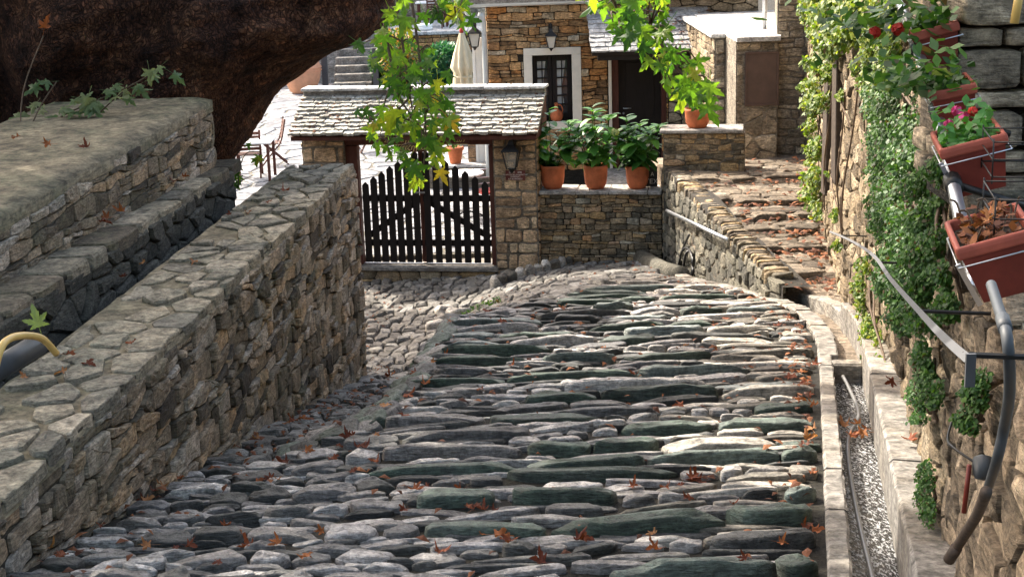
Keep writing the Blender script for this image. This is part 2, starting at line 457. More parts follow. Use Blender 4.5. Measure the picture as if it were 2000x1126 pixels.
M['blue_bush'] = leaf_mat('blue_green_bush_leaf', [(0, (.03, .12, .06)), (1, (.08, .24, .13))], src='tint', transl=.3, tcol=1.0)
M['bloom'] = leaf_mat('yellow_red_blossom', [(0, (.55, .12, .03)), (.5, (.6, .35, .05)), (1, (.45, .5, .06))], src='tint', transl=.3, tcol=1.0)
M['flower_head'] = leaf_mat('pale_green_flower_head', [(0, (.34, .42, .10)), (1, (.55, .58, .25))], src='tint', transl=.2, tcol=1.0)
M['pink'] = leaf_mat('magenta_petal', [(0, (.55, .03, .16)), (1, (.75, .08, .30))], src='tint', transl=.2, tcol=1.0)
M['red_flower'] = leaf_mat('red_petal', [(0, (.5, .02, .02)), (1, (.65, .05, .03))], src='tint', transl=.2, tcol=1.0)
def bark_mat():
    m, nt, b = nodes_of('plane_bark')
    g = nt.nodes.new('ShaderNodeNewGeometry')
    n1 = noise_n(nt, g.outputs['Position'], 2.2, 6, .7)
    c = ramp(nt, [(.32, (.022, .010, .007)), (.47, (.062, .027, .016)), (.6, (.13, .06, .032)), (.76, (.27, .15, .09))], n1)
    mpn = nt.nodes.new('ShaderNodeMapping')
    mpn.inputs['Scale'].default_value = (1, 1, .6)
    dn = nt.nodes.new('ShaderNodeTexNoise'); dn.inputs['Scale'].default_value = 5
    lnk(nt, g.outputs['Position'], dn.inputs['Vector'])
    dm = nt.nodes.new('ShaderNodeMix'); dm.data_type = 'RGBA'; dm.blend_type = 'LINEAR_LIGHT'; dm.inputs[0].default_value = .12
    lnk(nt, g.outputs['Position'], dm.inputs[6]); lnk(nt, dn.outputs['Color'], dm.inputs[7])
    lnk(nt, dm.outputs[2], mpn.inputs[0])
    vo = nt.nodes.new('ShaderNodeTexVoronoi'); vo.feature = 'DISTANCE_TO_EDGE'
    vo.inputs['Scale'].default_value = 30
    lnk(nt, mpn.outputs[0], vo.inputs['Vector'])
    vc = nt.nodes.new('ShaderNodeTexVoronoi'); vc.inputs['Scale'].default_value = 30
    lnk(nt, mpn.outputs[0], vc.inputs['Vector'])
    sp_ = nt.nodes.new('ShaderNodeSeparateColor'); lnk(nt, vc.outputs['Color'], sp_.inputs[0])
    pl = ramp(nt, [(0, (.7, .66, .66)), (.6, (.9, .9, .9)), (.92, (1.15, 1.1, 1.08)), (1, (1.7, 1.5, 1.4))], sp_.outputs[0])
    c = mixc(nt, 'MULTIPLY', 1.0, c, pl)
    cr = ramp(nt, [(0, (.5, .48, .46)), (.16, (1, 1, 1))], vo.outputs['Distance'])
    c = mixc(nt, 'MULTIPLY', 1.0, c, cr)
    n2 = noise_n(nt, g.outputs['Position'], 13, 6, .75)
    v = ramp(nt, [(.32, (.35,) * 3), (.5, (1,) * 3), (.68, (2.1,) * 3)], n2)
    c = mixc(nt, 'MULTIPLY', 1.0, c, v)
    lnk(nt, c, b.inputs['Base Color'])
    b.inputs['Roughness'].default_value = .9
    b.inputs['Specular IOR Level'].default_value = .2
    ad = nt.nodes.new('ShaderNodeMath'); ad.operation = 'MULTIPLY_ADD'
    ad.inputs[1].default_value = .5
    lnk(nt, n2, ad.inputs[0]); lnk(nt, cr, ad.inputs[2])
    bp = nt.nodes.new('ShaderNodeBump')
    bp.inputs['Strength'].default_value = 1.0
    bp.inputs['Distance'].default_value = .06
    lnk(nt, ad.outputs[0], bp.inputs['Height']); lnk(nt, bp.outputs[0], b.inputs['Normal'])
    return m
M['bark'] = bark_mat()
def water_mat():
    m, nt, b = nodes_of('rippling_water')
    b.inputs['Roughness'].default_value = .06
    b.inputs['IOR'].default_value = 1.33
    b.inputs['Specular IOR Level'].default_value = .9
    g = nt.nodes.new('ShaderNodeNewGeometry')
    mp = nt.nodes.new('ShaderNodeMapping')
    mp.inputs['Scale'].default_value = (1.5, .5, 1)
    lnk(nt, g.outputs['Position'], mp.inputs[0])
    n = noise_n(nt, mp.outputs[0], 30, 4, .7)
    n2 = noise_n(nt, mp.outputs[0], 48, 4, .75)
    painted_glint = ramp(nt, [(.47, (.02, .019, .016)), (.52, (.10, .095, .09)), (.565, (.95, .96, .97))], n2)  # pale patches painted in the base colour stand in for sparkle on ripples
    lnk(nt, painted_glint, b.inputs['Base Color'])
    ad = nt.nodes.new('ShaderNodeMath'); ad.operation = 'ADD'
    lnk(nt, n, ad.inputs[0]); lnk(nt, n2, ad.inputs[1])
    bp = nt.nodes.new('ShaderNodeBump')
    bp.inputs['Strength'].default_value = 1.0
    bp.inputs['Distance'].default_value = .05
    lnk(nt, ad.outputs[0], bp.inputs['Height']); lnk(nt, bp.outputs[0], b.inputs['Normal'])
    return m
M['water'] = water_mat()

# ------------------------------------------------------------------ stones
def clip(poly, nx, ny, c):
    out = []
    k = len(poly)
    for i in range(k):
        a, b = poly[i], poly[(i + 1) % k]
        da, db = a[0] * nx + a[1] * ny - c, b[0] * nx + b[1] * ny - c
        if da <= 0: out.append(a)
        if (da < 0 < db) or (db < 0 < da):
            t = da / (da - db)
            out.append((a[0] + (b[0] - a[0]) * t, a[1] + (b[1] - a[1]) * t))
    return out
def voronoi(u0, u1, v0, v1, su, sv, ju=.38, jv=.25, drop=.14, seeds=None):
    """rubble cells: jittered rows of seeds, cells in real (u, v)"""
    if seeds is None:
        seeds = []
        nr = max(1, round((v1 - v0) / sv))
        for r in range(nr):
            v = v0 + (r + .5) * (v1 - v0) / nr
            nc = max(1, round((u1 - u0) / su))
            for c in range(-1, nc + 1):
                if random.random() < drop: continue
                uu = u0 + (c + .5 + (.5 if r % 2 else 0) + U(-ju, ju)) * (u1 - u0) / nc
                if u0 < uu < u1:
                    seeds.append((uu, v + U(-jv, jv) * sv))
    P = np.array(seeds)
    if len(P) < 3: return []
    S = P / np.array([su, sv])
    cells = []
    k = min(18, len(P))
    for i in range(len(P)):
        d = ((S - S[i]) ** 2).sum(1)
        idx = np.argpartition(d, k - 1)[:k] if k < len(P) else np.arange(len(P))
        x, y = S[i]
        poly = [(x - 1.6, y - 1.6), (x + 1.6, y - 1.6), (x + 1.6, y + 1.6), (x - 1.6, y + 1.6)]
        for j in idx:
            if j == i: continue
            nx, ny = S[j][0] - x, S[j][1] - y
            c = (S[j][0] ** 2 + S[j][1] ** 2 - x * x - y * y) / 2
            poly = clip(poly, nx, ny, c)
            if len(poly) < 3: break
        if len(poly) < 3: continue
        poly = [(p[0] * su, p[1] * sv) for p in poly]
        for nx, ny, c in ((1, 0, u1), (-1, 0, -u0), (0, 1, v1), (0, -1, -v0)):
            poly = clip(poly, nx, ny, c)
            if len(poly) < 3: break
        if len(poly) >= 3: cells.append(poly)
    return cells
def courses(u0, u1, v0, v1, su, sv, wob=.22, split=.16, vary=.4):
    """roughly coursed masonry: wavy beds, uneven heads, some stones split in two"""
    beds = [v0]
    while beds[-1] < v1 - sv * .6:
        beds.append(min(v1, beds[-1] + sv * U(1 - vary, 1 + vary)))
    if v1 - beds[-1] > 1e-6: beds[-1] = v1
    offs = [U(0, 99) for _ in beds]
    def bed(k, u):
        if k == 0 or k == len(beds) - 1: return beds[k]
        return beds[k] + sv * wob * 2 * noise.noise(Vector((u / su * .7, offs[k], 0)))
    cells = []
    for k in range(len(beds) - 1):
        u = u0
        while u < u1 - 1e-6:
            h = beds[k + 1] - beds[k]
            w = su * U(.5, 1.6) * (1.25 if h < sv * .8 else 1)
            if u1 - u - w < su * .35: w = u1 - u
            s0_, s1_ = (U(-.12, .12) * h if u > u0 else 0), (U(-.12, .12) * h if u + w < u1 - 1e-6 else 0)
            n_ = 2 if w > 1.2 * su else 1
            lo = [(u + w * i / n_, bed(k, u + w * i / n_)) for i in range(n_ + 1)]
            hi = [(u + w * i / n_, bed(k + 1, u + w * i / n_)) for i in range(n_ + 1)]
            lo[0] = (lo[0][0] + s0_, lo[0][1]); hi[-1] = (hi[-1][0] + s1_, hi[-1][1])
            if random.random() < split and h > sv * .9:
                t = U(.38, .62)
                md = [(a[0] * (1 - t) + b[0] * t, a[1] * (1 - t) + b[1] * t) for a, b in zip(lo, hi)]
                cells.append(lo + md[::-1]); cells.append(md + hi[::-1])
            else:
                cells.append(lo + hi[::-1])
            u += w
    return cells
def area(p):
    return abs(sum(p[i][0] * p[(i + 1) % len(p)][1] - p[(i + 1) % len(p)][0] * p[i][1] for i in range(len(p)))) / 2
def soften(poly, gap, jit):
    n = len(poly)
    cx = sum(p[0] for p in poly) / n; cy = sum(p[1] for p in poly) / n
    w = max(p[0] for p in poly) - min(p[0] for p in poly)
    h = max(p[1] for p in poly) - min(p[1] for p in poly)
    sx, sy = max(.5, 1 - gap / max(w, 1e-3)), max(.5, 1 - gap / max(h, 1e-3))
    q = [(cx + (p[0] - cx) * sx, cy + (p[1] - cy) * sy) for p in poly]
    out = []
    for i in range(n):
        a, b = q[i], q[(i + 1) % n]
        L = math.hypot(b[0] - a[0], b[1] - a[1])
        if L < .18 * min(w, h):
            out.append(((a[0] + b[0]) / 2, (a[1] + b[1]) / 2)); continue
        k = U(.05, .17)
        out.append((lerp(a[0], b[0], k), lerp(a[1], b[1], k)))
        if L > .75 * max(w, h) or L > 1.6 * min(w, h):
            out.append((lerp(a[0], b[0], .5) + U(-jit, jit), lerp(a[1], b[1], .5) + U(-jit, jit)))
        k = U(.05, .17)
        out.append((lerp(b[0], a[0], k), lerp(b[1], a[1], k)))
    return out, (cx, cy)
def stone_shape(poly, mapf, dep, gap, jit, sink=.05, rnd=.78, fine=False):
    q, (cx, cy) = soften(poly, gap, jit)
    n = len(q)
    d = U(*dep)
    tu, tv = U(-.25, .25) * d, U(-.25, .25) * d
    w = max(abs(p[0] - cx) for p in q) + 1e-4
    h = max(abs(p[1] - cy) for p in q) + 1e-4
    V = []
    rnd = rnd + U(-.04, .10)
    rings = [(1.02, -sink, 0), (1.0, d * .55, .12)]
    if fine: rings += [(.97, d * .85, .25)]
    rings += [(min(.95, rnd), d * .97, .5)]
    if fine: rings += [(rnd * .5, d * 1.0, .5)]
    for (s, dd, tl) in rings:
        for p in q:
            x, y = cx + (p[0] - cx) * s, cy + (p[1] - cy) * s
            V.append(mapf(x, y, dd + (tu * (p[0] - cx) / w + tv * (p[1] - cy) / h) * tl * 2 * s + (U(-.13, .13) * d if tl else 0)))
    V.append(mapf(cx, cy, d * U(.95, 1.15)))
    Fc = []
    for r in range(len(rings) - 1):
        for i in range(n):
            j = (i + 1) % n
            Fc.append((r * n + i, r * n + j, r * n + n + j, r * n + n + i))
    b = (len(rings) - 1) * n
    for i in range(n):
        Fc.append((b + i, b + (i + 1) % n, len(V) - 1))
    return V, Fc, (cx, cy)
def rubble(parent, mat, mapf, cells, dep, gap, jit=.008, nmax=300, keep=None, name='stone', tintf=None, fine=False, holes=(), xf=None, rnd=.78, sink=.05, flip=False):
    items = []
    for poly in cells:
        bad = False
        for (a, b, c, d) in holes:
            if not poly: break
            pu = [p[0] for p in poly]; pv = [p[1] for p in poly]
            if max(pu) <= a or min(pu) >= b or max(pv) <= c or min(pv) >= d: continue
            opts = [(max(pu) - a, (1, 0, a)), (b - min(pu), (-1, 0, -b)), (max(pv) - c, (0, 1, c)), (d - min(pv), (0, -1, -d))]
            poly = clip(poly, *min(opts)[1])
            if len(poly) < 3: bad = True; break
        if bad or len(poly) < 3: continue
        ar = area(poly)
        if ar < 4e-4: continue
        cx = sum(p[0] for p in poly) / len(poly); cy = sum(p[1] for p in poly) / len(poly)
        if keep and not keep(cx, cy): continue
        V, Fc, c = stone_shape(poly, mapf, dep, gap, jit, sink, rnd, fine)
        if flip: Fc = [tuple(reversed(q)) for q in Fc]
        wp = mapf(cx, cy, 0)
        if xf: wp = xf @ wp
        px, py, z = proj(wp)
        inside = -60 < px < 2060 and -60 < py < 1190 and z > 0
        items.append((ar / max(z, .1) ** 2 * (1 if inside else .001), V, Fc, (tintf(cx, cy) if tintf else random.random())))
    items.sort(key=lambda t: -t[0])
    for (_, V, Fc, t) in items[:nmax]:
        c = sum(V, Vector()) / len(V)
        o = mk(name, [v - c for v in V], Fc, mat, parent, False, t)
        o.location = c
    if len(items) > nmax:
        mb = MB()
        for (_, V, Fc, t) in items[nmax:]:
            mb.add(V, Fc, t)
        mb.build('stone_infill', mat, parent, False, 'stuff')
    return items
def frame_map(o, u, n, up=Vector((0, 0, 1))):
    o, u, n = Vector(o), Vector(u), Vector(n)
    return lambda a, b, d: o + u * a + up * b + n * d

# ================================================================== THE GROUND
ZL = [(3, 2.84), (6.02, 2.18), (7.66, 1.84), (9.83, 1.37), (12.4, .80), (14.04, .42), (15.5, .064), (18, -.06), (20.4, -.19), (22, -.2)]
XE = [(3, .2), (5, .0), (7, -.5), (8.7, -.85), (10.2, -.66), (13, -.55), (15, .3), (18, 1.1), (20.5, 1.5)]
FW = [(3, 2.2), (6, 2.0), (7.5, 1.2), (9, .55), (10.5, .3), (13, .32), (15, 1.6), (18, 2.6), (20.5, 3)]
XR = [(2, .5), (5.52, 1.237), (7.43, 1.63), (10.1, 2.17), (11.45, 2.42), (12.6, 2.53), (13.4, 2.52), (14, 2.45), (15.1, 2.33), (16.4, 2.02), (18, 1.9), (20.2, 1.84)]
XW = [(1, .74), (5.64, 1.77), (10.1, 2.68), (13.2, 3.06), (20.8, 4.27), (24, 4.8)]
def zM(y):
    return 2.956 - .13 * y if y < 13 else 1.266 - .17 * (y - 13)
def G(x, y):
    t = ss(pw(XE, y) - pw(FW, y), pw(XE, y), x)
    return lerp(pw(ZL, y), zM(y), t)
def wallB(y):                    # right-hand face of the low wall
    return -2.66 + .085 * y
def on_ground(px, py):
    d = ray(px, py)
    lo, hi = 3.0, 21.0
    y = lo
    while y < hi:
        p = EYE + d * (y / d.y)
        if p.z < G(p.x, y): break
        y += .02
    return EYE + d * (y / d.y)

# ground sheet out to the horizon and the terraces
gr = mk('ground', [(-300, -300, -.6), (300, -300, -.6), (300, 300, -.6), (-300, 300, -.6)], [(0, 1, 2, 3)], M['dirt'], None, False, .5, 'structure')
def slab(name, x0, x1, y0, y1, z0, z1, mat, kind='structure', parent=None):
    mb = MB(); mb.box(((x0 + x1) / 2, (y0 + y1) / 2, (z0 + z1) / 2), (x1 - x0, y1 - y0, z1 - z0))
    return mb.build(name, mat, parent, False, kind)
# unseen slope the path comes down, added behind the camera to block sky light
V, Fc = [], []
hx = np.linspace(-46, 46, 40); hy = np.linspace(-3.5, -46, 22)
for y in hy:
    for x in hx:
        V.append((x, y, 2.7 + .27 * (-y - 3.5) + 1.2 * nz((x, y, 0), .12) * ss(-4, -10, y) + .25 * nz((x, y, 5), .6)))
for j in range(len(hy) - 1):
    for i in range(len(hx) - 1):
        a = j * len(hx) + i; Fc.append((a, a + 1, a + len(hx) + 1, a + len(hx)))
Fc = [tuple(reversed(q)) for q in Fc]
mk('hillside_light_block', V, Fc, M['dirt'], None, True, .5, 'structure')
slab('terrain', -40, -3.9, -20, 13.2, -.55, 2.45, M['dirt'])

# the path: earth bed, then every stone
path = thing('path', kind='structure')
def bed(y0, y1, n, fa):
    v, f = [], []
    nx = 46
    for y in np.linspace(y0, y1, n):
        a, b = fa(y), pw(XR, y) + .05
        for i in range(nx + 1):
            x = lerp(a, b, i / nx)
            v.append((x, y, G(x, y) - .012 + .012 * nz((x, y, 0), 5)))
    for j in range(n - 1):
        for i in range(nx):
            k = j * (nx + 1) + i
            f.append((k, k + 1, k + nx + 2, k + nx + 1))
    mk('earth_bed', v, f, M['dirt'], path, True, .5)
bed(2.2, 14.02, 90, lambda y: wallB(y) - .3)
bed(14.021, 21.0, 50, lambda y: -3.2)

def pebble(L, D, H, sink=.06, nu=16, nv=4, lean=.25, e=.5, rough=.07):
    """worn slab of schist: boxy with chipped, uneven faces and rounded rims"""
    V, Fc = [], []
    o = U(0, 99)
    sg = lambda c, p: math.copysign(abs(c) ** p, c)
    tl, tr = U(.6, 1), U(.6, 1)
    sh = U(-.35, .35)
    rings = [(1.02, -sink, 0), (1.0, .45, .3), (.985, .82, .7), (.925, .98, 1), (.62, 1.0, 1)]
    endp = U(2.5, 5); endh = U(.1, .4)
    cuts = [(U(0, 6.28), U(.62, 1.0)) for _ in range(4)]
    for (sc_, zf, tw) in rings:
        for k in range(nu):
            lo = 2 * math.pi * (k + .5) / nu
            x, y = sg(math.cos(lo), e), sg(math.sin(lo), e)
            for (ca, cd) in cuts:                      # chipped corners
                q = x * math.cos(ca) + y * math.sin(ca)
                if q > cd + .12: f_ = (cd + .12) / q; x *= lerp(1, f_, .8); y *= lerp(1, f_, .8)
            y2 = y * lerp(tl, tr, x * .5 + .5)
            x2 = x + sh * y2 * D / L
            n1 = nz((x * L * 4, y2 * D * 4, zf), 1.3, o)
            n2 = nz((x * L * 11, y2 * D * 11, zf * 1.5), 1.2, o + 5)
            n3 = nz((x * L * 5, 0, 0), 1.1, o + 11)
            hz = (H * zf * (1 + tw * (.2 * n3 + .14 * n1 + .1 * n2) - lean * y2 * .7) * (1 - endh * abs(x) ** endp * (.3 + .7 * zf))) if zf > 0 else -sink
            V.append(Vector((x2 * L / 2 * sc_ * (1 + rough * .5 * n2), (y2 * sc_ + rough * 2.2 * n1 + rough * n2 * 1.4) * D / 2, hz)))
    V.append(Vector((sh * 0, 0, H * (1 + .2 * nz((0, 0, 1), 1.1, o + 11)))))
    n_ = len(rings)
    for r in range(n_ - 1):
        for k in range(nu):
            j = (k + 1) % nu
            Fc.append((r * nu + k, r * nu + j, r * nu + nu + j, r * nu + nu + k))
    b = (n_ - 1) * nu
    for k in range(nu):
        Fc.append((b + k, b + (k + 1) % nu, len(V) - 1))
    return V, Fc
PST = []
def put_stone(x, y, L, D, H, mat, tint, rz=0.0, dz=0.0, lean=.25, tilt=0.0, e=.5):
    V, Fc = pebble(L, D, H, lean=lean, e=e)
    z = G(x, y) - .02 + dz
    Mx = Matrix.Translation((x, y, z)) @ Matrix.Rotation(rz, 4, 'Z') @ Matrix.Rotation(tilt, 4, 'Y')
    px, py, zz = proj(Vector((x, y, z + H)))
    ins = -80 < px < 2080 and py < 1230
    PST.append((L * (D * .3 + H) / zz ** 2 * (1 if ins else .001), Mx, V, Fc, mat, tint))
y = 3.9
step = 0
while y < 16.8:
    left = wallB(y) + .03 if y < 8.3 else (pw(XE, y) - .06 if y < 13.1 else pw(XE, y) + .15 * (y - 13.1))
    right = pw(XR, y) - .005
    s = 1.0 + .15 * (y > 9)
    D = U(.12, .18)
    ph = U(0, 9)
    wob = lambda x: .05 * math.sin(x * 1.7 + ph) + .02 * math.sin(x * 4.1 + ph * 2)
    # the raised edge stones of this step
    x = left + U(0, .1)
    while x < right - .1:
        leftish = x < pw(XE, y) - .25 or (y < 6.5 and x < -1.25)
        L = min(U(.36, 1.0) if not leftish else U(.16, .36), right - x)
        if right - x - L < .16: L = right - x
        if random.random() < .26 and L > .3:      # a stretch filled with small cobbles
            xe = x + L
            while x < xe:
                l2 = U(.12, .24)
                put_stone(x + l2 / 2, y + D / 2 + wob(x) + U(-.04, .04), l2 - .015, U(.09, .14), U(.04, .07), 'cobble', random.random(), U(-.3, .3))
                x += l2
            continue
        warm = (x > right - .9 and y > 6.5)
        H = U(.065, .105) if not leftish else U(.05, .08)
        H *= (.8 if warm else 1)
        mat = 'warm_cobble' if warm and random.random() < .75 else ('edge_stone' if random.random() < .68 and not leftish else 'cobble')
        put_stone(x + L / 2, y + D / 2 + wob(x + L / 2) + U(-.03, .03), L - U(.004, .02), D * U(.95, 1.2), H, mat, random.random() ** 1.25, U(-.07, .07) + (U(-.25, .25) if leftish else 0), 0, U(.1, .35), U(-.06, .06), U(.38, .68))
        x += L
    y += D + .012
    # lower treads of cobbles
    for k in range(random.choice((2, 3, 3, 4)) if y < 9 else random.choice((2, 2, 3))):
        D = U(.055, .105) * s
        ph = U(0, 9)
        x = left + U(0, .1)
        while x < right - .1:
            leftish = x < pw(XE, y) - .2 or (y < 6.5 and x < -1.2)
            L = min(U(.16, .62) if not leftish else U(.12, .30), right - x)
            if right - x - L < .12: L = right - x
            warm = (x > right - 1.0 and y > 6.0)
            mat = 'warm_cobble' if warm and random.random() < .8 else 'cobble'
            put_stone(x + L / 2, y + D / 2 + .025 * math.sin(x * 2 + ph) + U(-.02, .02), L - U(.004, .018), D * U(.92, 1.25), U(.022, .055) * (1 if y < 9 else 1.15), mat, random.random(),
                      U(-.12, .12) + (U(-.3, .3) if leftish else 0), 0, U(0, .3), U(-.1, .1), U(.45, .85))
            x += L
        y += D + .005
    step += 1
# the crest corner and its ragged dark flank
for k in range(190):
    yy = U(8.6, 13.3)
    t = random.random()
    xx = pw(XE, yy) - pw(FW, yy) * t
    put_stone(xx, yy, U(.12, .26), U(.2, .42), U(.04, .075), random.choice(('edge_stone', 'cobble')), random.random() * .6, U(-.3, .3), 0, 0, U(-.5, -.2), .6)
for (px, py) in ((868, 612), (895, 618), (852, 640)):
    p = on_ground(px, py)
    put_stone(p.x, p.y, .26, .3, .12, 'warm_cobble', .9, .3)
PST.sort(key=lambda t: -t[0])
for (_, Mx, V, Fc, mat, tint) in PST[:300]:
    o = mk('cobblestone', V, Fc, M[mat], path, True, tint)
    o.matrix_local = Mx
for mat in ('edge_stone', 'cobble', 'warm_cobble'):
    mb = MB()
    for (_, Mx, V, Fc, m2, tint) in PST[300:]:
        if m2 == mat: mb.add([Mx @ p for p in V], Fc, tint)
    if mb.v: mb.build('small_cobbles', M[mat], path, True, 'stuff')

# the lane and the fan of flat cobbles in front of the gate
pave = thing('pavement', kind='structure')
seeds = []
yy = 8.6
while yy < 20.35:
    fan = yy > 13
    xa = wallB(yy) + .05 if yy < 14.1 else -2.75
    xb = pw(XE, yy) - pw(FW, yy) * .2 if not fan else pw(XR, yy)
    x = xa
    while x < xb:
        big = fan and x > pw(XE, yy) - .4
        st = U(.20, .42) if big else U(.11, .2)
        x += st / 2
        seeds.append((x, yy + U(-.1, .1)))
        x += st / 2
    yy += U(.17, .24) if not fan else U(.20, .30)
cells = voronoi(-2.8, 2.5, 8.5, 20.45, .16, .24, seeds=seeds)
rubble(pave, M['lane'], lambda a, b, d: Vector((a, b, G(a, b) - .02 + d)), cells, (.03, .07), .022, .012, 240,
       keep=lambda a, b: (a > wallB(b) or b > 14.05) and a < pw(XR, b) - .03 and not (b < 13.15 and a > pw(XE, b) - pw(FW, b) * .3) and not (13.15 <= b < 16.85 and a > pw(XE, b) + .15 * (b - 13.1) - .05), name='cobblestone', tintf=lambda a, b: min(1, max(0, random.random() * .7 + .15)))

# edging stones of the pavement in front of the flower-pot wall
rim = [(960, 566), (985, 556), (1020, 545), (1060, 534), (1100, 523), (1140, 513), (1180, 507), (1220, 505), (1258, 512)]
pts = spline([on_ground(*p) for p in rim], 8)
acc, last = 0, pts[0]
edging = thing('edging', kind='structure')
for p in pts[1:]:
    if (p - last).length > .15:
        V, Fc = pebble(.13, .24, .15, lean=0, e=.5, rough=.1)
        o = mk('edging_stone', V, Fc, M['warm_cobble'], edging, True, random.random())
        o.location = ((p.x + last.x) / 2, p.y, G(p.x, p.y) - .01)
        o.rotation_euler = (0, 0, U(-.2, .2))
        last = p

# ------------------------------------------------------------------ the water channel along the right
kp = [Vector((pw(XR, y), y, 0)) for y in (2.5, 4, 5.5, 7, 8.5, 10.1, 11.4, 12.4, 13.2, 14, 15, 16.2, 17.4)]
kp = spline(kp, 10)
kn = []
for i in range(len(kp)):
    t = (kp[min(i + 1, len(kp) - 1)] - kp[max(i - 1, 0)]).normalized()
    kn.append(Vector((t.y, -t.x, 0)))
def strip(mb, i0, i1, o0, o1, z0, z1, t=.5, jag=.004):
    """closed block following the channel from sample i0 to i1 between two offsets"""
    V, Fc = [], []
    for i in range(i0, i1 + 1):
        zz = zM(kp[i].y)
        for (o, z) in ((o0, z0), (o0, z1 - .012), (o0 + .012, z1), (o1 - .012, z1), (o1, z1 - .012), (o1, z0)):
            j = U(-jag, jag)
            V.append(kp[i] + kn[i] * (o + j) + Vector((0, 0, zz + z + j)))
    n = i1 - i0
    for i in range(n):
        for k in range(5):
            a = i * 6 + k
            Fc.append((a, a + 1, a + 7, a + 6))
    Fc.append((0, 1, 2, 3, 4, 5)); Fc.append(tuple(n * 6 + k for k in (5, 4, 3, 2, 1, 0)))
    mb.add(V, Fc, t)
chan = thing('channel', kind='structure')
i_weir = min(range(len(kp)), key=lambda i: abs(kp[i].y - 10.25))
i_out = min(range(len(kp)), key=lambda i: abs(kp[i].y - 12.3))
i = 0
while i < len(kp) - 1:
    j = min(len(kp) - 1, i + random.choice((2, 3, 3, 4)))
    mb = MB(); wd = .1 if i < i_weir else .15
    strip(mb, i, j, 0, wd, -.3, .035 + U(-.006, .006), random.random())
    mb.build('kerb_stone', M['concrete'], chan, False)
    i = j
i = 0
while i < i_out:
    j = min(i_out, i + random.choice((6, 8, 9)))
    mb = MB(); strip(mb, i, j, .31, .52, -.35, .17 + U(-.008, .008), random.random())
    mb.build('outer_kerb', M['concrete'], chan, False)
    i = j
i = i_out - 6
while i < len(kp) - 1:
    j = min(len(kp) - 1, i + random.choice((5, 6)))
    mb = MB(); strip(mb, i, j, .34 if i >= i_out else .315, .46 if i >= i_out else .33, -.3, .07, random.random())
    mb.build('far_kerb', M['concrete'], chan, False)
    i = j
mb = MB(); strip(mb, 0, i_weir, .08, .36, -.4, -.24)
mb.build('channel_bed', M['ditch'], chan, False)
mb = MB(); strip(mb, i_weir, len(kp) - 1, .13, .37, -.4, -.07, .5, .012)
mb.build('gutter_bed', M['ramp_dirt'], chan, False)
mb = MB()
c = kp[i_weir] + kn[i_weir] * .2
mb.box((c.x, c.y, zM(c.y) - .08), (.23, .12, .22), Matrix.Rotation(-.2, 3, 'Z'), .3, .015)
mb.build('weir_block', M['concrete'], chan, False)
V, Fc = [], []
for i in range(0, i_weir + 1):
    zz = zM(kp[i].y) - .12
    for k in range(7):
        V.append(kp[i] + kn[i] * lerp(.095, .315, k / 6) + Vector((0, 0, zz + .008 * nz((kp[i].x * 9, kp[i].y * 9, k), 1))))
for i in range(i_weir):
    for k in range(6):
        a = i * 7 + k
        Fc.append((a, a + 1, a + 8, a + 7))
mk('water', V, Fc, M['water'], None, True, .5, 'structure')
def chan_pt(y, off, dz):
    i = min(range(len(kp)), key=lambda i: abs(kp[i].y - y))
    return kp[i] + kn[i] * off + Vector((0, 0, zM(kp[i].y) + dz))
mb = MB(); mb.tube(spline([chan_pt(4.2, .215, -.075), chan_pt(5.5, .20, -.085), chan_pt(6.6, .165, -.09), chan_pt(7.6, .145, -.09), chan_pt(8.4, .16, -.085), chan_pt(9.0, .24, -.08), chan_pt(9.8, .2, -.07), chan_pt(10.1, .17, -.05)], 8), .0125, 8)
tag(mb.build('hose', M['grey_hose'], None, True), 'grey hose lying in the running water of the narrow channel', 'hose')

# ================================================================== LOW WALL ON THE LEFT (between path and ditch)
def stone_rail_pt(u, v, d): return Vector((wallB(u) + d, u, v))
wB = thing('stone_wall', 'long low rubble wall with mortared stone top running beside the cobbled path', 'wall', (wallB(9), 9, 1.5))
off = Matrix.Translation(-wB.location)
ZT, TH = 2.57, .64
mb = MB()
V = []
for y in np.linspace(2.4, 14.0, 24):
    for (x, z) in ((wallB(y), -.4), (wallB(y), ZT - .02), (wallB(y) - TH, ZT - .02), (wallB(y) - TH, 1.2)):
        V.append(off @ Vector((x + .01 * nz((y, z, 0), 3), y, z + (.015 * nz((x, y, z), 2) if z > 2 else 0))))
Fc = []
for i in range(23):
    for k in range(3):
        a = i * 4 + k
        Fc.append((a, a + 1, a + 5, a + 4))
Fc += [(0, 3, 2, 1), (92, 93, 94, 95)]
Fc = [tuple(reversed(q)) for q in Fc]
mk('mortar_core', V, Fc, M['brown_joint'], wB, False, .5)
cells = courses(2.6, 14.02, .1, ZT - .05, .22, .10, .5, .34, .75)
rubble(wB, M['wall_grey'], lambda a, b, d: off @ Vector((wallB(a) + d, a, b)), cells, (.008, .05), .016, .014, 250,
       keep=lambda a, b: b > pw(ZL, a) - .12, xf=Matrix.Translation(wB.location), fine=True)
V, Fc = [], []
for y in np.linspace(2.4, 14.0, 90):
    for t in np.linspace(-TH, -.005, 8):
        V.append(off @ Vector((wallB(y) + t, y, ZT - .012 + .012 * nz((t, y, 0), 5) + .008 * nz((t, y, 3), 14))))
for j in range(89):
    for i in range(7):
        k = j * 8 + i; Fc.append((k, k + 1, k + 9, k + 8))
b = len(V)
for j in range(90):
    p = V[j * 8 + 7]; V.append(Vector((p.x + .022 + .012 * nz((p.y, 0, 0), 6), p.y, p.z - .075)))
for j in range(89): Fc.append((j * 8 + 7, b + j, b + j + 1, j * 8 + 15))
mk('mortar_top', V, Fc, M['moss_slab'], wB, True, .5)
cells = voronoi(-TH + .02, 0.035, 2.6, 14.0, .19, .25, .45, .42, .1)
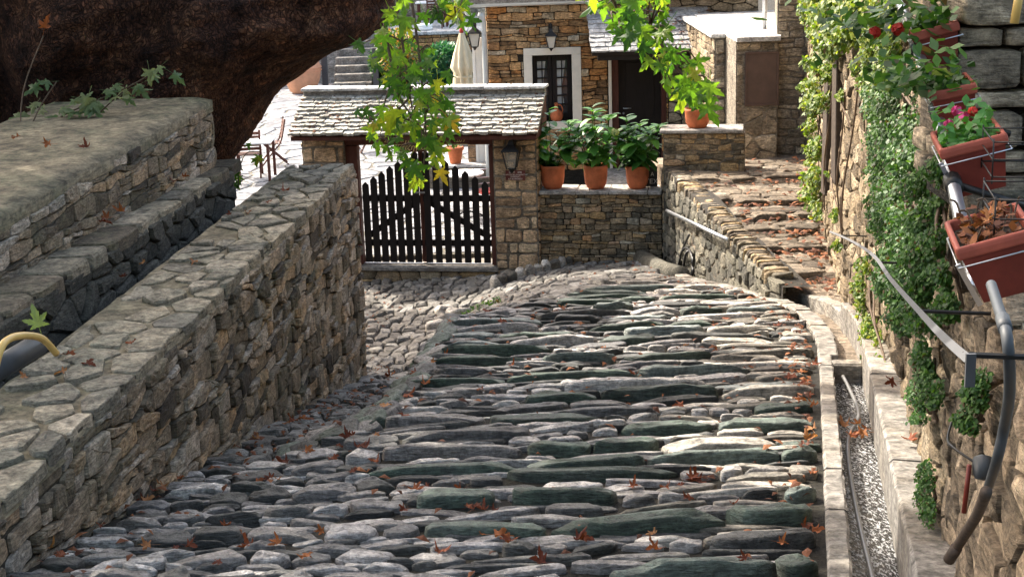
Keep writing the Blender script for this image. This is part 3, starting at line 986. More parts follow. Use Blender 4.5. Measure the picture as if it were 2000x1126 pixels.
cells = [c for c in cells if random.random() < .86 or max(p[0] for p in c) > -.05]
rubble(wB, M['cap_stone'], lambda a, b, d: off @ Vector((wallB(b) + a, b, ZT - .015 + d)), cells, (.012, .042), .045, .022, 150, xf=Matrix.Translation(wB.location), name='cap_stone', fine=True, rnd=.86)
cells = voronoi(-TH, 0, .3, ZT - .03, .2, .13)
rubble(wB, M['wall_grey'], lambda a, b, d: off @ Vector((wallB(14) + a, 14.0 + d, b)), cells, (.02, .05), .016, .01, 5, xf=Matrix.Translation(wB.location), flip=True)

# ------------------------------------------------------------------ the higher wall beyond the ditch with its ledge
def wA(y): return -2.59 + .128 * (y - 13)
def zA(y): return 3.37 + .0425 * (y - 13)
A = thing('retaining_wall', 'higher rubble wall with a broad mossy slab top under the plane tree', 'wall', (wA(10) - .8, 10, 2.5))
off = Matrix.Translation(-A.location)
V, Fc = [], []
ysA = np.linspace(4.5, 13.0, 14)
for y in ysA:
    for (x, z) in ((wA(y), 1.5), (wA(y), zA(y) - .09), (wA(y) - 1.35, zA(y) - .09), (wA(y) - 1.35, 1.5)):
        V.append(off @ Vector((x, y, z)))
for i in range(len(ysA) - 1):
    for k in range(3):
        a = i * 4 + k
        Fc.append((a + 4, a + 5, a + 1, a))
Fc += [(0, 1, 2, 3), tuple(len(V) - 4 + k for k in (3, 2, 1, 0))]
mk('mortar_core', V, Fc, M['mortar'], A, False, .3)
V, Fc = [], []
nxs = 12
for y in np.linspace(4.5, 13.02, 40):
    for i in range(nxs + 1):
        t = i / nxs
        rd = .03 * ss(.9, 1, t)
        x = wA(y) - 1.37 + 1.385 * t + .012 * nz((y, 0, 1), 2.2) * (t > .9)
        V.append(off @ Vector((x, y, zA(y) - rd + .014 * nz((x, y, 0), 1.7) + .006 * nz((x, y, 2), 7))))
n1 = nxs + 1
for j in range(39):
    for i in range(nxs):
        a = j * n1 + i
        Fc.append((a, a + 1, a + n1 + 1, a + n1))
b = len(V)
for j in range(40):
    p = V[j * n1 + nxs]; V.append(Vector((p.x, p.y, p.z - .10)))
for j in range(39):
    Fc.append((j * n1 + nxs, b + j, b + j + 1, (j + 1) * n1 + nxs))
b = len(V)
for i in range(nxs + 1):
    p = V[39 * n1 + i]; V.append(Vector((p.x, p.y, p.z - .10)))
for i in range(nxs):
    Fc.append((39 * n1 + i + 1, b + i + 1, b + i, 39 * n1 + i)[::-1])
mk('mossy_top', V, Fc, M['moss_slab'], A, True, .5)
cells = courses(6.5, 12.98, 2.6, 3.31, .23, .10, .45, .25, .6)
rubble(A, M['wall_grey'], lambda a, b, d: off @ Vector((wA(a) + d, a, min(b, 9) + .0425 * (a - 13))), cells, (.012, .038), .014, .012, 180, xf=Matrix.Translation(A.location), fine=True, keep=lambda a, b: b < 3.27)
cells = voronoi(-1.3, 0.02, 2.0, 3.27, .3, .16)
rubble(A, M['wall_grey'], lambda a, b, d: off @ Vector((wA(13) + a, 13.0 + d, b)), cells, (.02, .05), .016, .01, 3, xf=Matrix.Translation(A.location), flip=True)
# ledge along its foot, and the ditch
def wLd(y): return -2.43 + .088 * (y - 13)
Lg = thing('stone_ledge', 'stone ledge along the foot of the mossy wall above the dark ditch', 'ledge', (-2.7, 10, 2.5))
off = Matrix.Translation(-Lg.location)
V, Fc = [], []
ysL = np.linspace(5.5, 13.05, 12)
for y in ysL:
    for (x, z) in ((wLd(y) - .02, 1.4), (wLd(y) - .02, 2.74), (wA(y) - .3, 2.74), (wA(y) - .3, 1.4)):
        V.append(off @ Vector((x, y, z)))
for i in range(len(ysL) - 1):
    for k in range(3):
        a = i * 4 + k
        Fc.append((a + 4, a + 5, a + 1, a))
Fc += [(0, 1, 2, 3), tuple(len(V) - 4 + k for k in (3, 2, 1, 0))]
mk('mortar_core', V, Fc, M['dark_mortar'], Lg, False, .5)
y = 6.4
while y < 13.0:
    L = U(.3, .65)
    wd = max(.1, wLd(y) - wA(y) + .12)
    poly = [(y + .01, -wd), (y + L, -wd), (y + L, 0), (y + .01, 0)]
    V, Fc, c = stone_shape(poly, lambda a, b, d: off @ Vector((wLd(a) + b + .01, a, 2.74 + d)), (.022, .04), .012, .015, .06, .95)
    mk('ledge_stone', V, [tuple(reversed(q)) for q in Fc], M['cap_stone'] if random.random() < .35 else M['wall_grey'], Lg, False, random.random())
    y += L
cells = voronoi(6.5, 13.0, 2.0, 2.73, .3, .14, .4, .3, .2)
rubble(Lg, M['damp_wall'], lambda a, b, d: off @ Vector((wLd(a) - .02 + d, a, b)), cells, (.02, .05), .02, .012, 60, xf=Matrix.Translation(Lg.location), tintf=lambda a, b: random.random() * .4)
V, Fc = [], []
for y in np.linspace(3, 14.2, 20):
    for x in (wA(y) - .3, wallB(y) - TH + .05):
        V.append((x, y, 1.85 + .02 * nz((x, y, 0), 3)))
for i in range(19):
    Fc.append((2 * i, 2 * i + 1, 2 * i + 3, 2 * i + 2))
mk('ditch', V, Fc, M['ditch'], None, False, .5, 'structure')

# ================================================================== THE TALL WALL ON THE RIGHT
RW = thing('ivy_wall', 'tall pale stone wall on the right partly overgrown with ivy and ferns', 'wall', (3, 13, 0))
off = Matrix.Translation(-RW.location)
def wx(y, z): return pw(XW, y) + .05 * nz((y, z, 0), .9) + .03 * nz((y, z, 4), 2.3) + .14 * ss(8, 5.6, y) * ss(3.4, 4.2, z)
V, Fc = [], []
ysR = np.linspace(5.62, 21.6, 40); zsR = np.linspace(-.3, 5.6, 14)
for y in ysR:
    for z in zsR: V.append(off @ Vector((wx(y, z) + .005, y, z)))
nz_ = len(zsR)
for i in range(len(ysR) - 1):
    for k in range(nz_ - 1):
        a = i * nz_ + k
        Fc.append((a, a + 1, a + nz_ + 1, a + nz_))
b = len(V)
for y in (5.62, 21.6):
    for z in (-.3, 5.6): V.append(off @ Vector((pw(XW, y) + .7, y, z)))
Fc += [(0, b, b + 1, nz_ - 1), tuple(range(0)) or (b, b + 2, b + 3, b + 1)]
for i in range(len(ysR) - 1):
    a = i * nz_ + nz_ - 1
V2 = [off @ Vector((wx(5.62, 5.6), 5.62, 5.6)), off @ Vector((pw(XW, 5.62) + .7, 5.62, 5.6)), off @ Vector((pw(XW, 21.6) + .7, 21.6, 5.6)), off @ Vector((wx(21.6, 5.6), 21.6, 5.6))]
b = len(V); V += V2
Fc.append((b, b + 1, b + 2, b + 3))
mk('mortar_core', V, Fc, M['mortar'], RW, True, .7)
cells = voronoi(5.64, 21.5, .2, 5.55, .27, .13, .42, .3, .14)
rubble(RW, M['pale_wall'], lambda a, b, d: off @ Vector((wx(a, b) - d, a, b)), cells, (.015, .055), .018, .012, 270, xf=Matrix.Translation(RW.location), keep=lambda a, b: b > zM(a) - .1, flip=True)
# two upright weathered timbers let into the wall
for (y0, h0, h1) in ((15.2, 1.9, 4.6), (14.2, 2.2, 3.7)):
    mb = MB(); mb.bar(off @ Vector((wx(y0, h0) - .03, y0, h0)), off @ Vector((wx(y0, h1) - .03, y0 + .05, h1)), .2, .12, (1, 0, 0), .5, .01)
    mb.build('timber', M['brown_pipe'], RW, False)
# lower, nearer length of the same wall, and the end of the building above it
NW = thing('near_wall', 'weathered near wall of large rough stones below the flower boxes', 'wall', (1.2, 4, 2))
off = Matrix.Translation(-NW.location)
def nx_(y, z): return pw(XW, y) + .06 * nz((y, z, 3), 1.6) + .035 * nz((y, z, 8), 4)
def ztop(y): return 3.72 + .11 * (y - 3.8)
V, Fc = [], []
ysN = np.linspace(2.0, 5.35, 16); vN = np.linspace(0, 1, 10)
for y in ysN:
    for t in vN: V.append(off @ Vector((nx_(y, lerp(1.6, ztop(y), t)) + .01, y, lerp(1.6, ztop(y) - .03, t))))
    V.append(off @ Vector((pw(XW, y) + 1.2, y, ztop(y) - .03)))
n1 = len(vN) + 1
for i in range(len(ysN) - 1):
    for k in range(n1 - 1):
        a = i * n1 + k
        Fc.append((a + n1, a + n1 + 1, a + 1, a)[::-1])
mk('mortar_core', V, Fc, M['mortar'], NW, True, .5)
cells = voronoi(2.1, 5.6, 1.8, 4.3, .22, .12, .42, .35, .15)
rubble(NW, M['near_wall'], lambda a, b, d: off @ Vector((nx_(a, b) - d, a, b)), cells, (.015, .05), .016, .012, 170, xf=Matrix.Translation(NW.location), keep=lambda a, b: b < ztop(a), fine=True, flip=True)
PL = thing('stone_pillar', 'corner of large grey stones behind the flower boxes at the upper right', 'pillar', (1.9, 5.6, 3.6))
off = Matrix.Translation(-PL.location)
p0 = at(1884, 100, 5.3)
px0 = p0.x
mb = MB(); mb.box(off @ Vector((px0 + .58, 5.62, 4.7)), (1.06, .52, 1.9)); mb.build('mortar_core', M['dark_mortar'], PL)
z = 3.82
side = 0
while z < 5.6:
    h = U(.06, .15)
    x = px0 - .03
    while x < px0 + 1.0:
        L = U(.16, .42) if h < .1 else U(.12, .26)
        poly = [(x, z), (x + L, z), (x + L, z + h), (x, z + h)]
        V, Fc, c = stone_shape(poly, lambda a, b, d: off @ Vector((a, 5.32 - d, b)), (.03, .075), .014, .006, .2, .86, True)
        mk('stone', V, Fc, M['pillar_stone'], PL, True, random.random())
        x += L
    y0 = 5.3
    while y0 < 5.85:
        L = U(.15, .35)
        poly = [(y0, z), (y0 + L, z), (y0 + L, z + h), (y0, z + h)]
        V, Fc, c = stone_shape(poly, lambda a, b, d: off @ Vector((px0 + .03 - d, a, b)), (.01, .025), .014, .006, .06, .86)
        mk('stone', V, [tuple(reversed(q)) for q in Fc], M['pillar_stone'], PL, True, random.random())
        y0 += L
    z += h

# ================================================================== GATE WITH ITS SLATE ROOF
GT = -.17
GP = Vector((-1.0, 20.5, 0.0))
GU = Vector((math.cos(GT), math.sin(GT), 0))
GN = Vector((math.sin(GT), -math.cos(GT), 0))            # towards the path
def gl(px, py, dy=0.0):
    """local (x, y, z) in the gate's frame of a photo pixel on the plane y = dy"""
    p = on_plane(px, py, GP - GN * dy, GN)
    return Vector(((p - GP).dot(GU), dy, p.z))
def gthing(name, label, cat, group=None):
    return thing(name, label, cat, GP, GT, group)
GX = Matrix.Translation(GP) @ Matrix.Rotation(GT, 4, 'Z')
def box_part(name, mat, parent, a, b, bev=.006, kind=None):
    a, b = Vector(a), Vector(b)
    mb = MB(); mb.box((a + b) / 2, (abs(b.x - a.x), abs(b.y - a.y), abs(b.z - a.z)), None, .5, bev)
    return mb.build(name, mat, parent, False, kind)

# pillars of tuff
def pillar(label, xa, xb, z0, z1, nst):
    T = gthing('gate_pillar', label, 'pillar')
    box_part('mortar_core', M['tower_mortar'], T, (xa, -.1, z0), (xb, .42, z1), 0)
    cells = courses(xa, xb, z0, z1, .24, .17, .12, .12)
    rubble(T, M['tuff'], lambda a, b, d: Vector((a, -.1 - d, b)), cells, (.012, .03), .035, .012, nst, xf=GX, rnd=.86)
    cells = courses(-.1, .42, z0, z1, .24, .17, .12, .1)
    s = 1 if xb > 0 else -1
    xx = xb if xb > 0 else xa
    rubble(T, M['tuff'], lambda a, b, d: Vector((xx + s * d, a, b)), cells, (.012, .03), .035, .012, 30, xf=GX, rnd=.86, flip=(s < 0))
    return T
pr0, pr1 = gl(966, 400, -.1).x, gl(1050, 400, -.1).x
plx0, plx1 = gl(590, 290, -.1).x, gl(672, 290, -.1).x
z_sill = gl(845, 517, 0).z
z_eave = gl(800, 266, -.5).z
pillar('tan pitted stone pillar carrying a lantern beside the black gate', pr0, pr1, -.3, z_eave - .02, 60)
pillar('tan stone pillar under the gate roof mostly hidden by the low wall', plx0, plx1, -.3, z_eave - .02, 14)

# roof of slates
GR = gthing('slate_canopy', 'small pitched roof of pale slates over the black picket gate', 'roof')
e0, e1 = gl(562, 264, -.5), gl(1051, 267, -.5)
z_ridge = gl(800, 182, .38).z
x0, x1 = e0.x, e1.x
ze = z_eave
sl = Vector((0, .88, z_ridge - ze)); sl_len = sl.length; sd = sl.normalized(); sn = Vector((0, -sd.z, sd.y))
rows = 10
mb = MB()
mb.add([Vector((x0 + .03, -.47, ze - .01)), Vector((x1 - .03, -.47, ze - .01)), Vector((x1 - .03, .38, z_ridge - .01)), Vector((x0 + .03, .38, z_ridge - .01)),
        Vector((x1 - .03, .54, z_ridge - .02)), Vector((x0 + .03, .54, z_ridge - .02)), Vector((x0 + .03, -.47, ze - .06)), Vector((x1 - .03, -.47, ze - .06)), Vector((x1 - .03, .54, ze - .06)), Vector((x0 + .03, .54, ze - .06))],
       [(0, 1, 2, 3), (3, 2, 4, 5), (6, 9, 8, 7), (0, 6, 7, 1), (4, 8, 9, 5), (1, 7, 8, 4, 2), (0, 3, 5, 9, 6)])
mb.build('roof_deck', M['red_wood'], GR, False)
def slate_slab(xa, xb, t0, t1, O, sd, sn, th, lift):
    """irregular slate: lower edge ragged and proud, upper edge tucked under the next row"""
    nseg = 4
    top, bot = [], []
    V, Fc = [], []
    for k in range(nseg + 1):
        x = lerp(xa, xb, k / nseg)
        j = U(-.012, .012)
        V += [O + sd * (t0 + j) + sn * (lift + U(-.004, .004)) + Vector((x, 0, 0)), O + sd * (t0 + j + U(-.006, .01)) + sn * (lift + th + U(-.006, .006)) + Vector((x, 0, 0)),
              O + sd * t1 + sn * (th * .55) + Vector((x, 0, 0)), O + sd * t1 + Vector((x, 0, 0)) - sn * .01]
    for k in range(nseg):
        a = k * 4
        for i in range(3):
            Fc.append((a + i + 1, a + i, a + i + 4, a + i + 5))
    Fc += [(0, 1, 2, 3), (nseg * 4 + 3, nseg * 4 + 2, nseg * 4 + 1, nseg * 4)]
    return V, Fc
O = Vector((0, -.5, ze))
rh = (sl_len - .1) / rows
for r in range(rows):
    x = x0 + U(-.01, .01)
    while x < x1 - .03:
        w = min(U(.13, .25), x1 - x)
        if x1 - x - w < .06: w = x1 - x
        V, Fc = slate_slab(x + .006, x + w - .006, r * rh + U(-.012, .012), (r + 1) * rh + .05, O, sd, sn, U(.034, .052), U(.012, .028))
        mk('slate', V, Fc, M['slate'], GR, False, random.random())
        x += w
mb = MB()
mb.box(((x0 + x1) / 2, .36, z_ridge - .005), (x1 - x0 - .02, .16, .12), None, .5, .01)
mb.build('mortar_band', M['concrete'], GR)
x = x0 - .01
while x < x1:
    w = min(U(.3, .55), x1 + .01 - x)
    if x1 - x - w < .1: w = x1 + .01 - x
    mb = MB(); mb.box((x + w / 2, .4, z_ridge + .075), (w - .006, .34, .035 + U(0, .012)), Matrix.Rotation(U(-.02, .02), 3, 'X'), random.random(), .008)
    mb.build('ridge_slab', M['pale_slab'], GR)
    x += w
box_part('lintel_beam', M['red_wood'], GR, (x0 + .12, -.34, ze - .075), (x1 - .08, -.2, ze - .005))
box_part('gate_lintel', M['red_wood'], GR, (plx1 - .08, -.06, ze - .19), (pr0 + .05, .08, ze - .062))

# gate frame and leaves
GA = gthing('picket_gate', 'black double picket gate with pointed pickets and diagonal braces', 'gate')
gx0, gx1 = gl(708, 440, .02).x, gl(962, 440, .02).x
xm = gl(826, 440, .02).x
zb = z_sill + .035
for nm, a, b, mat in (('gate_post', gx1 - .01, pr0 + .02, 'red_wood'), ('gate_post', plx1 - .02, gx0 - .0, 'red_wood')):
    box_part(nm, M[mat], GA, (a, -.05, z_sill + .012), (max(b, a + .11), .09, ze - .2))
for s, xa, xb in ((0, gx0 + .02, xm - .015), (1, xm + .015, gx1 - .015)):
    lf = mkleaf = None
    n = 7
    pitch = (xb - xa) / n
    for k in range(n):
        xc = xa + (k + .5) * pitch
        t = (k + .5) / n if s == 0 else 1 - (k + .5) / n
        h = lerp(1.13, 1.64, t) + U(-.006, .006)
        wv = .047
        V = []
        for yy in (-.012, .012):
            V += [Vector((xc - wv, yy, zb)), Vector((xc + wv, yy, zb)), Vector((xc + wv, yy, zb + h - .05)), Vector((xc, yy, zb + h)), Vector((xc - wv, yy, zb + h - .05))]
        mk('picket', V, [(0, 1, 2, 3, 4), (9, 8, 7, 6, 5), (0, 5, 6, 1), (1, 6, 7, 2), (2, 7, 8, 3), (3, 8, 9, 4), (4, 9, 5, 0)], M['black_wood'], GA, False, .5)
    for zz in (zb + .28, zb + .92):
        box_part('rail', M['black_wood'], GA, (xa + .004, .016, zz - .045), (xb - .004, .055, zz + .045), .004)
    mb = MB()
    if s == 0: mb.bar((xa + .03, .075, zb + .35), (xb - .03, .075, zb + .89), .085, .03, (0, 1, 0))
    else: mb.bar((xa + .03, .075, zb + .89), (xb - .03, .075, zb + .35), .085, .03, (0, 1, 0))
    mb.build('brace', M['black_wood'], GA)
for (xx, s_) in ((gx0 + .005, 1), (gx1 - .005, -1)):
    for zz in (zb + .28, zb + .92):
        box_part('hinge', M['steel'], GA, (min(xx, xx + s_ * .2), .0555, zz - .012), (max(xx, xx + s_ * .2), .061, zz + .012), .002)
box_part('latch', M['steel'], GA, (xm - .09, -.03, zb + 1.0), (xm + .06, -.015, zb + 1.025), .003)
box_part('centre_post', M['red_wood'], GA, (xm - .03, .03, zb), (xm + .03, .1, zb + 1.72))
box_part('bottom_track', M['steel'], GA, (gx0, .02, z_sill + .006), (gx1, .05, z_sill + .022), .002)

SL = gthing('gate_step', 'low stone step and pale slab below the picket gate', 'step')
box_part('sill_slab', M['concrete'], SL, (plx1 - .3, -.16, z_sill - .06), (pr0 + .03, .45, z_sill), .01)
box_part('mortar_core', M['dark_mortar'], SL, (plx1 - .3, -.1, z_sill - .6), (pr0, .44, z_sill - .06), 0)
cells = voronoi(plx1 - .3, pr0, -.3, z_sill - .065, .3, .1)
rubble(SL, M['thin_brown'], lambda a, b, d: Vector((a, -.1 - d, b)), cells, (.015, .04), .015, .008, 40, xf=GX)

# signboard with painted lettering
def text_part(name, s, size, loc, parent, mat, rot=(R(90), 0, 0), align='CENTER', ext=.003, shear=0.0):
    cu = bpy.data.curves.new(name, 'FONT')
    cu.body = s; cu.size = size; cu.extrude = ext; cu.align_x = align; cu.shear = shear
    cu.materials.append(mat)
    tmp = bpy.data.objects.new(name, cu); COL.objects.link(tmp)
    dg = bpy.context.evaluated_depsgraph_get()
    me = bpy.data.meshes.new_from_object(tmp.evaluated_get(dg))
    bpy.data.objects.remove(tmp)
    o = bpy.data.objects.new(name, me); COL.objects.link(o)
    o.parent = parent; o.location = loc; o.rotation_euler = rot
    return o
SB = gthing('signboard', 'brown wooden signboard with yellow lettering hung under the gate roof', 'sign')
b0, b1 = gl(712, 268, -.36), gl(915, 268, -.36)
box_part('board', M['red_wood'], SB, (b0.x, -.385, ze - .135), (b1.x, -.355, ze - .0), .003)
lo = gl(770, 285, -.36); hi = gl(826, 285, -.36)
box_part('lower_board', M['red_wood'], SB, (lo.x, -.384, ze - .235), (hi.x + .05, -.356, ze - .137), .003)
for (za, zbb) in ((ze - .004, ze - .01), (ze - .128, ze - .134)):
    box_part('border', M['gold_letter'], SB, (b0.x + .01, -.388, zbb), (b1.x - .01, -.3852, za), 0)
text_part('lettering', 'Συν   άγιος  Χα', .085, (lerp(b0.x, b1.x, .40), -.386, ze - .10), SB, M['gold_letter'], shear=.2)
text_part('lettering', '1209', .085, (b1.x - .13, -.386, ze - .10), SB, M['gold_letter'], shear=.2)
text_part('lettering', 'Χατζηγιά', .1, ((lo.x + hi.x) / 2 + .02, -.385, ze - .205), SB, M['gold_letter'], shear=.25)

# ------------------------------------------------------------------ wall carrying the flower pots
WL = gthing('flower_pot_wall', 'low brown stone wall with a slab ledge carrying three flower pots', 'wall')
wr = gl(1293, 430, 0).x
z_led = gl(1170, 374, -.08).z
box_part('mortar_core', M['dark_mortar'], WL, (pr1 + .012, 0.0, -.4), (wr, .5, z_led - .05), 0)
cells = courses(pr1 + .012, wr, -.15, z_led - .055, .15, .062, .3, .12, .5)
rubble(WL, M['thin_brown'], lambda a, b, d: Vector((a, -d, b)), cells, (.012, .04), .009, .006, 210, xf=GX)
x = pr1 + .015
while x < wr - .02:
    w = min(U(.4, .6), wr - x)
    box_part('ledge_slab', M['ledge'], WL, (x + .003, -.07, z_led - .048 + U(-.004, .002)), (x + w - .003, .45, z_led + U(-.003, .003)), .008)
    x += w
# small upright stones lining the joint between pillar and ledge wall
PW = gthing('parapet', 'short stone parapet with a pale slab carrying a flower pot beside the porch', 'wall')
qa, qb = gl(1296, 280, -.1).x, gl(1440, 280, -.1).x
z_par = gl(1365, 254, -.14).z
box_part('mortar_core', M['tower_mortar'], PW, (qa, -.08, .2), (qb + .1, .34, z_par - .05), 0)
cells = courses(qa, qb + .1, 1.1, z_par - .055, .17, .075, .3, .12, .5)
rubble(PW, M['thin_brown'], lambda a, b, d: Vector((a, -.08 - d, b)), cells, (.01, .03), .016, .006, 80, xf=GX)
cells = voronoi(-.08, .34, .2, z_par - .055, .2, .1)
rubble(PW, M['thin_brown'], lambda a, b, d: Vector((qa - d, a, b)), cells, (.01, .03), .016, .006, 30, xf=GX, flip=True)
box_part('cap_slab', M['ledge'], PW, (qa - .05, -.15, z_par - .048), (qb + .08, .4, z_par), .01)

# ------------------------------------------------------------------ the ramp of shallow steps and its retaining wall
c0 = GX @ Vector((qa, -.05, 0))
RWX = [(13.6, 2.62), (14.07, 2.5), (15.5, 2.4), (c0.y, c0.x)]
RST = [14.15, 15.2, 16.1, 16.75, 17.6, 19.0]
def RZ(y):
    if y < RST[0]: return lerp(zM(13.2) + .04, 1.25, ss(13.1, 14.1, y))
    k = max(i for i, s in enumerate(RST) if y >= s)
    nxt = RST[k + 1] if k + 1 < len(RST) else 21
    t = (y - RST[k]) / (nxt - RST[k])
    top = 1.335 + .012 * k
    return lerp(top, top - .055, t)
ramp_o = thing('ramp', kind='structure')
V, Fc = [], []
ysr = sorted(list(np.linspace(12.6, 21.3, 70)) + [s + e for s in RST for e in (-.012, .012)])
for y in ysr:
    xa = pw(RWX, y) + .02 if y > 14.0 else pw(XR, y) + .38
    xb = pw(XW, y) + .1
    for i in range(9):
        x = lerp(xa, xb, i / 8)
        V.append((x, y, RZ(y) - .02 + .012 * nz((x, y, 3), 3)))
for j in range(len(ysr) - 1):
    for i in range(8):
        a = j * 9 + i
        Fc.append((a, a + 1, a + 10, a + 9))
b = len(V)
for j in range(len(ysr)):
    x_, y_, z_ = V[j * 9]; V.append((x_ - .02, y_, z_ - .6))
for j in range(len(ysr) - 1): Fc.append((j * 9, j * 9 + 9, b + j + 1, b + j))
b = len(V)
for i in range(9):
    x_, y_, z_ = V[i]; V.append((x_, y_, z_ - .6))
for i in range(8): Fc.append((i, b + i, b + i + 1, i + 1))
mk('earth_bed', V, Fc, M['ramp_dirt'], ramp_o, True, .5)
for k, s in enumerate(RST):
    nxt = RST[k + 1] if k + 1 < len(RST) else 20.6
    x = pw(RWX, s) + .1
    xe = pw(XW, s) - .05
    while x < xe - .05:                          # riser stones
        L = min(U(.28, .65), xe - x)
        V, Fc = pebble(L - .012, U(.22, .34), .085, lean=.03, e=.3, rough=.06)
        o = mk('step_stone', V, Fc, M['ramp_stone'], ramp_o, True, random.random())
        o.location = (x + L / 2, s + .1 + U(-.03, .03), RZ(s + .05) - .07 + U(-.01, .012))
        o.rotation_euler = (0, 0, U(-.08, .08))
        x += L
    cells = voronoi(pw(RWX, s) + .1, xe, s + .24, nxt + .02, .28, .26, .4, .3, .15)
    rubble(ramp_o, M['ramp_stone'], lambda a, b, d: Vector((a, b, RZ(min(b, nxt - .02)) - .02 + d)), cells, (.012, .035), .02, .015, 40, name='paving_stone')
RV = thing('ramp_wall', 'damp stone retaining wall beside the leaf strewn ramp', 'wall', (2.3, 17, 0))
off = Matrix.Translation(-RV.location)
V, Fc = [], []
yv = np.linspace(13.75, c0.y, 12)
for y in yv:
    for z in (-.3, RZ(y) + .04): V.append(off @ Vector((pw(RWX, y) + .012, y, z)))
    V.append(off @ Vector((pw(RWX, y) + .28, y, RZ(y) + .04)))
for i in range(len(yv) - 1):
    for k in range(2):
        a = i * 3 + k
        Fc.append((a, a + 1, a + 4, a + 3))
mk('mortar_core', V, Fc, M['dark_mortar'], RV, True, .5)
cells = voronoi(13.8, c0.y, -.1, 1.34, .2, .13, .42, .35, .12)
rubble(RV, M['damp_wall'], lambda a, b, d: off @ Vector((pw(RWX, a) + .012 - d, a, b)), cells, (.012, .045), .02, .01, 200, xf=Matrix.Translation(RV.location), flip=True, keep=lambda a, b: b > G(pw(RWX, a) - .1, a) - .1)
y = 14.0
while y < c0.y:
    w = U(.055, .10)
    V, Fc = pebble(.25, w, .07, lean=0, e=.3, rough=.05)
    o = mk('coping_stone', V, Fc, M['thin_brown' if random.random() < .5 else 'ramp_stone'], RV, True, random.random())
    o.location = off @ Vector((pw(RWX, y) + .12 + U(-.02, .02), y, lerp(1.31, 1.36, (y - 14) / 6) + .0 + U(-.008, .008)))
    o.rotation_euler = (U(-.12, .12), U(-.06, .06), U(-.08, .08))
    y += w
# old round timber / pipe lying at the foot of that wall, hand rail, coils of hose
def on_rampwall(px, py, o=0.0):
    d = ray(px, py)
    y = 13.5
    while y < 21:
        p = EYE + d * (y / d.y)
        if p.x > pw(RWX, y) - o and y > 13.9: break
        y += .02
    return EYE + d * (y / d.y)
lo_, hi_ = on_ground(1262, 514), on_ground(1325, 548)
mb = MB(); mb.tube([(1.80, 20.1, .12), (1.93, 18.4, .35), (2.03, 17.3, .55)], .12, 12)
tag(mb.build('drain_pipe', M['damp_wall'], None, True), 'thick grey drain pipe lying at the foot of the ramp wall', 'pipe')
a, b = on_rampwall(1302, 411, .09), on_rampwall(1421, 468, .09)
HR = thing('wall_rail', 'thin galvanised rail fixed along the damp ramp wall', 'rail', a)
mb = MB(); mb.tube([Vector(), b - a], .022, 8); mb.build('tube', M['steel'], HR, True)
for t in (.04, .5, .97):
    q = (b - a) * t
    mb = MB(); mb.tube([q, q + Vector((.1, 0, -.02))], .012, 6); mb.build('bracket', M['black_metal'], HR)
def loop(cx, cy, rx, ry, n=22, a0=0, a1=2 * math.pi):
    return [on_rampwall(cx + rx * math.cos(a0 + (a1 - a0) * k / n), cy + ry * math.sin(a0 + (a1 - a0) * k / n), .05 + .02 * math.sin(k)) for k in range(n + 1)]
mb = MB()
mb.tube(loop(1340, 517, 13, 33), .016, 6); mb.tube(loop(1345, 520, 9, 30), .016, 6)
mb.tube(spline([on_rampwall(1346, 458, .05), on_rampwall(1334, 485, .05), on_rampwall(1326, 515, .06), on_rampwall(1322, 548, .08)], 6), .014, 6)
tag(mb.build('hose_coil', M['hose'], None, True), 'black hose coiled against the foot of the ramp wall', 'hose')
p = on_ground(1438, 556)
mb = MB(); mb.tube([p + Vector((-.05, -.05, .05)), p + Vector((.06, .0, .08))], .035, 10); mb.tube([p + Vector((.05, 0, .08)), p + Vector((.07, .3, .35))], .022, 8)
tag(mb.build('tap_fitting', M['green_plastic'], None, True), 'small green plastic hose fitting on the far kerb of the channel', 'fitting')

# ================================================================== THE HOUSE
HY = 26.0
def fx(px, py, y=HY): return at(px, py, y)
def holed(name, mat, parent, x0, x1, z0, z1, holes, y0, y1):
    xs = sorted({x0, x1, *[h[0] for h in holes], *[h[1] for h in holes]})
    zs = sorted({z0, z1, *[h[2] for h in holes], *[h[3] for h in holes]})
    nx, nzv = len(xs), len(zs)
    solid = lambda i, k: 0 <= i < nx - 1 and 0 <= k < nzv - 1 and not any(h[0] - 1e-6 <= (xs[i] + xs[i + 1]) / 2 <= h[1] and h[2] <= (zs[k] + zs[k + 1]) / 2 <= h[3] for h in holes)
    V, Fc = [], []
    def q(*p):
        b = len(V); V.extend(p); Fc.append((b, b + 1, b + 2, b + 3))
    for i in range(nx - 1):
        for k in range(nzv - 1):
            if not solid(i, k): continue
            a, b, c, d = xs[i], xs[i + 1], zs[k], zs[k + 1]
            q((a, y0, c), (b, y0, c), (b, y0, d), (a, y0, d))
            q((b, y1, c), (a, y1, c), (a, y1, d), (b, y1, d))
            if not solid(i - 1, k): q((a, y1, c), (a, y0, c), (a, y0, d), (a, y1, d))
            if not solid(i + 1, k): q((b, y0, c), (b, y1, c), (b, y1, d), (b, y0, d))
            if not solid(i, k - 1): q((a, y1, c), (b, y1, c), (b, y0, c), (a, y0, c))
            if not solid(i, k + 1): q((a, y0, d), (b, y0, d), (b, y1, d), (a, y1, d))
    return mk(name, V, Fc, mat, parent, False, .5)
H = thing('stone_house', 'house of warm ochre stone with a cream framed window and dark door', 'house', (0, HY, 0))
off = Matrix.Translation(-H.location)
hx0 = fx(953, 100).x
w0, w1 = fx(1022, 95), fx(1137, 250)
wo0, wo1 = fx(1039, 109), fx(1119, 236)
WIN = (wo0.x, wo1.x, wo1.z, fx(1078, 107).z)
d0, d1 = fx(1194, 112), fx(1302, 330)
DOOR = (d0.x, d1.x, .36, d0.z + .02)
EZ = fx(1020, 6).z
HXT = 4.4
holes = [WIN, DOOR]
def sh(h): return (h[0], h[1], h[2], h[3])
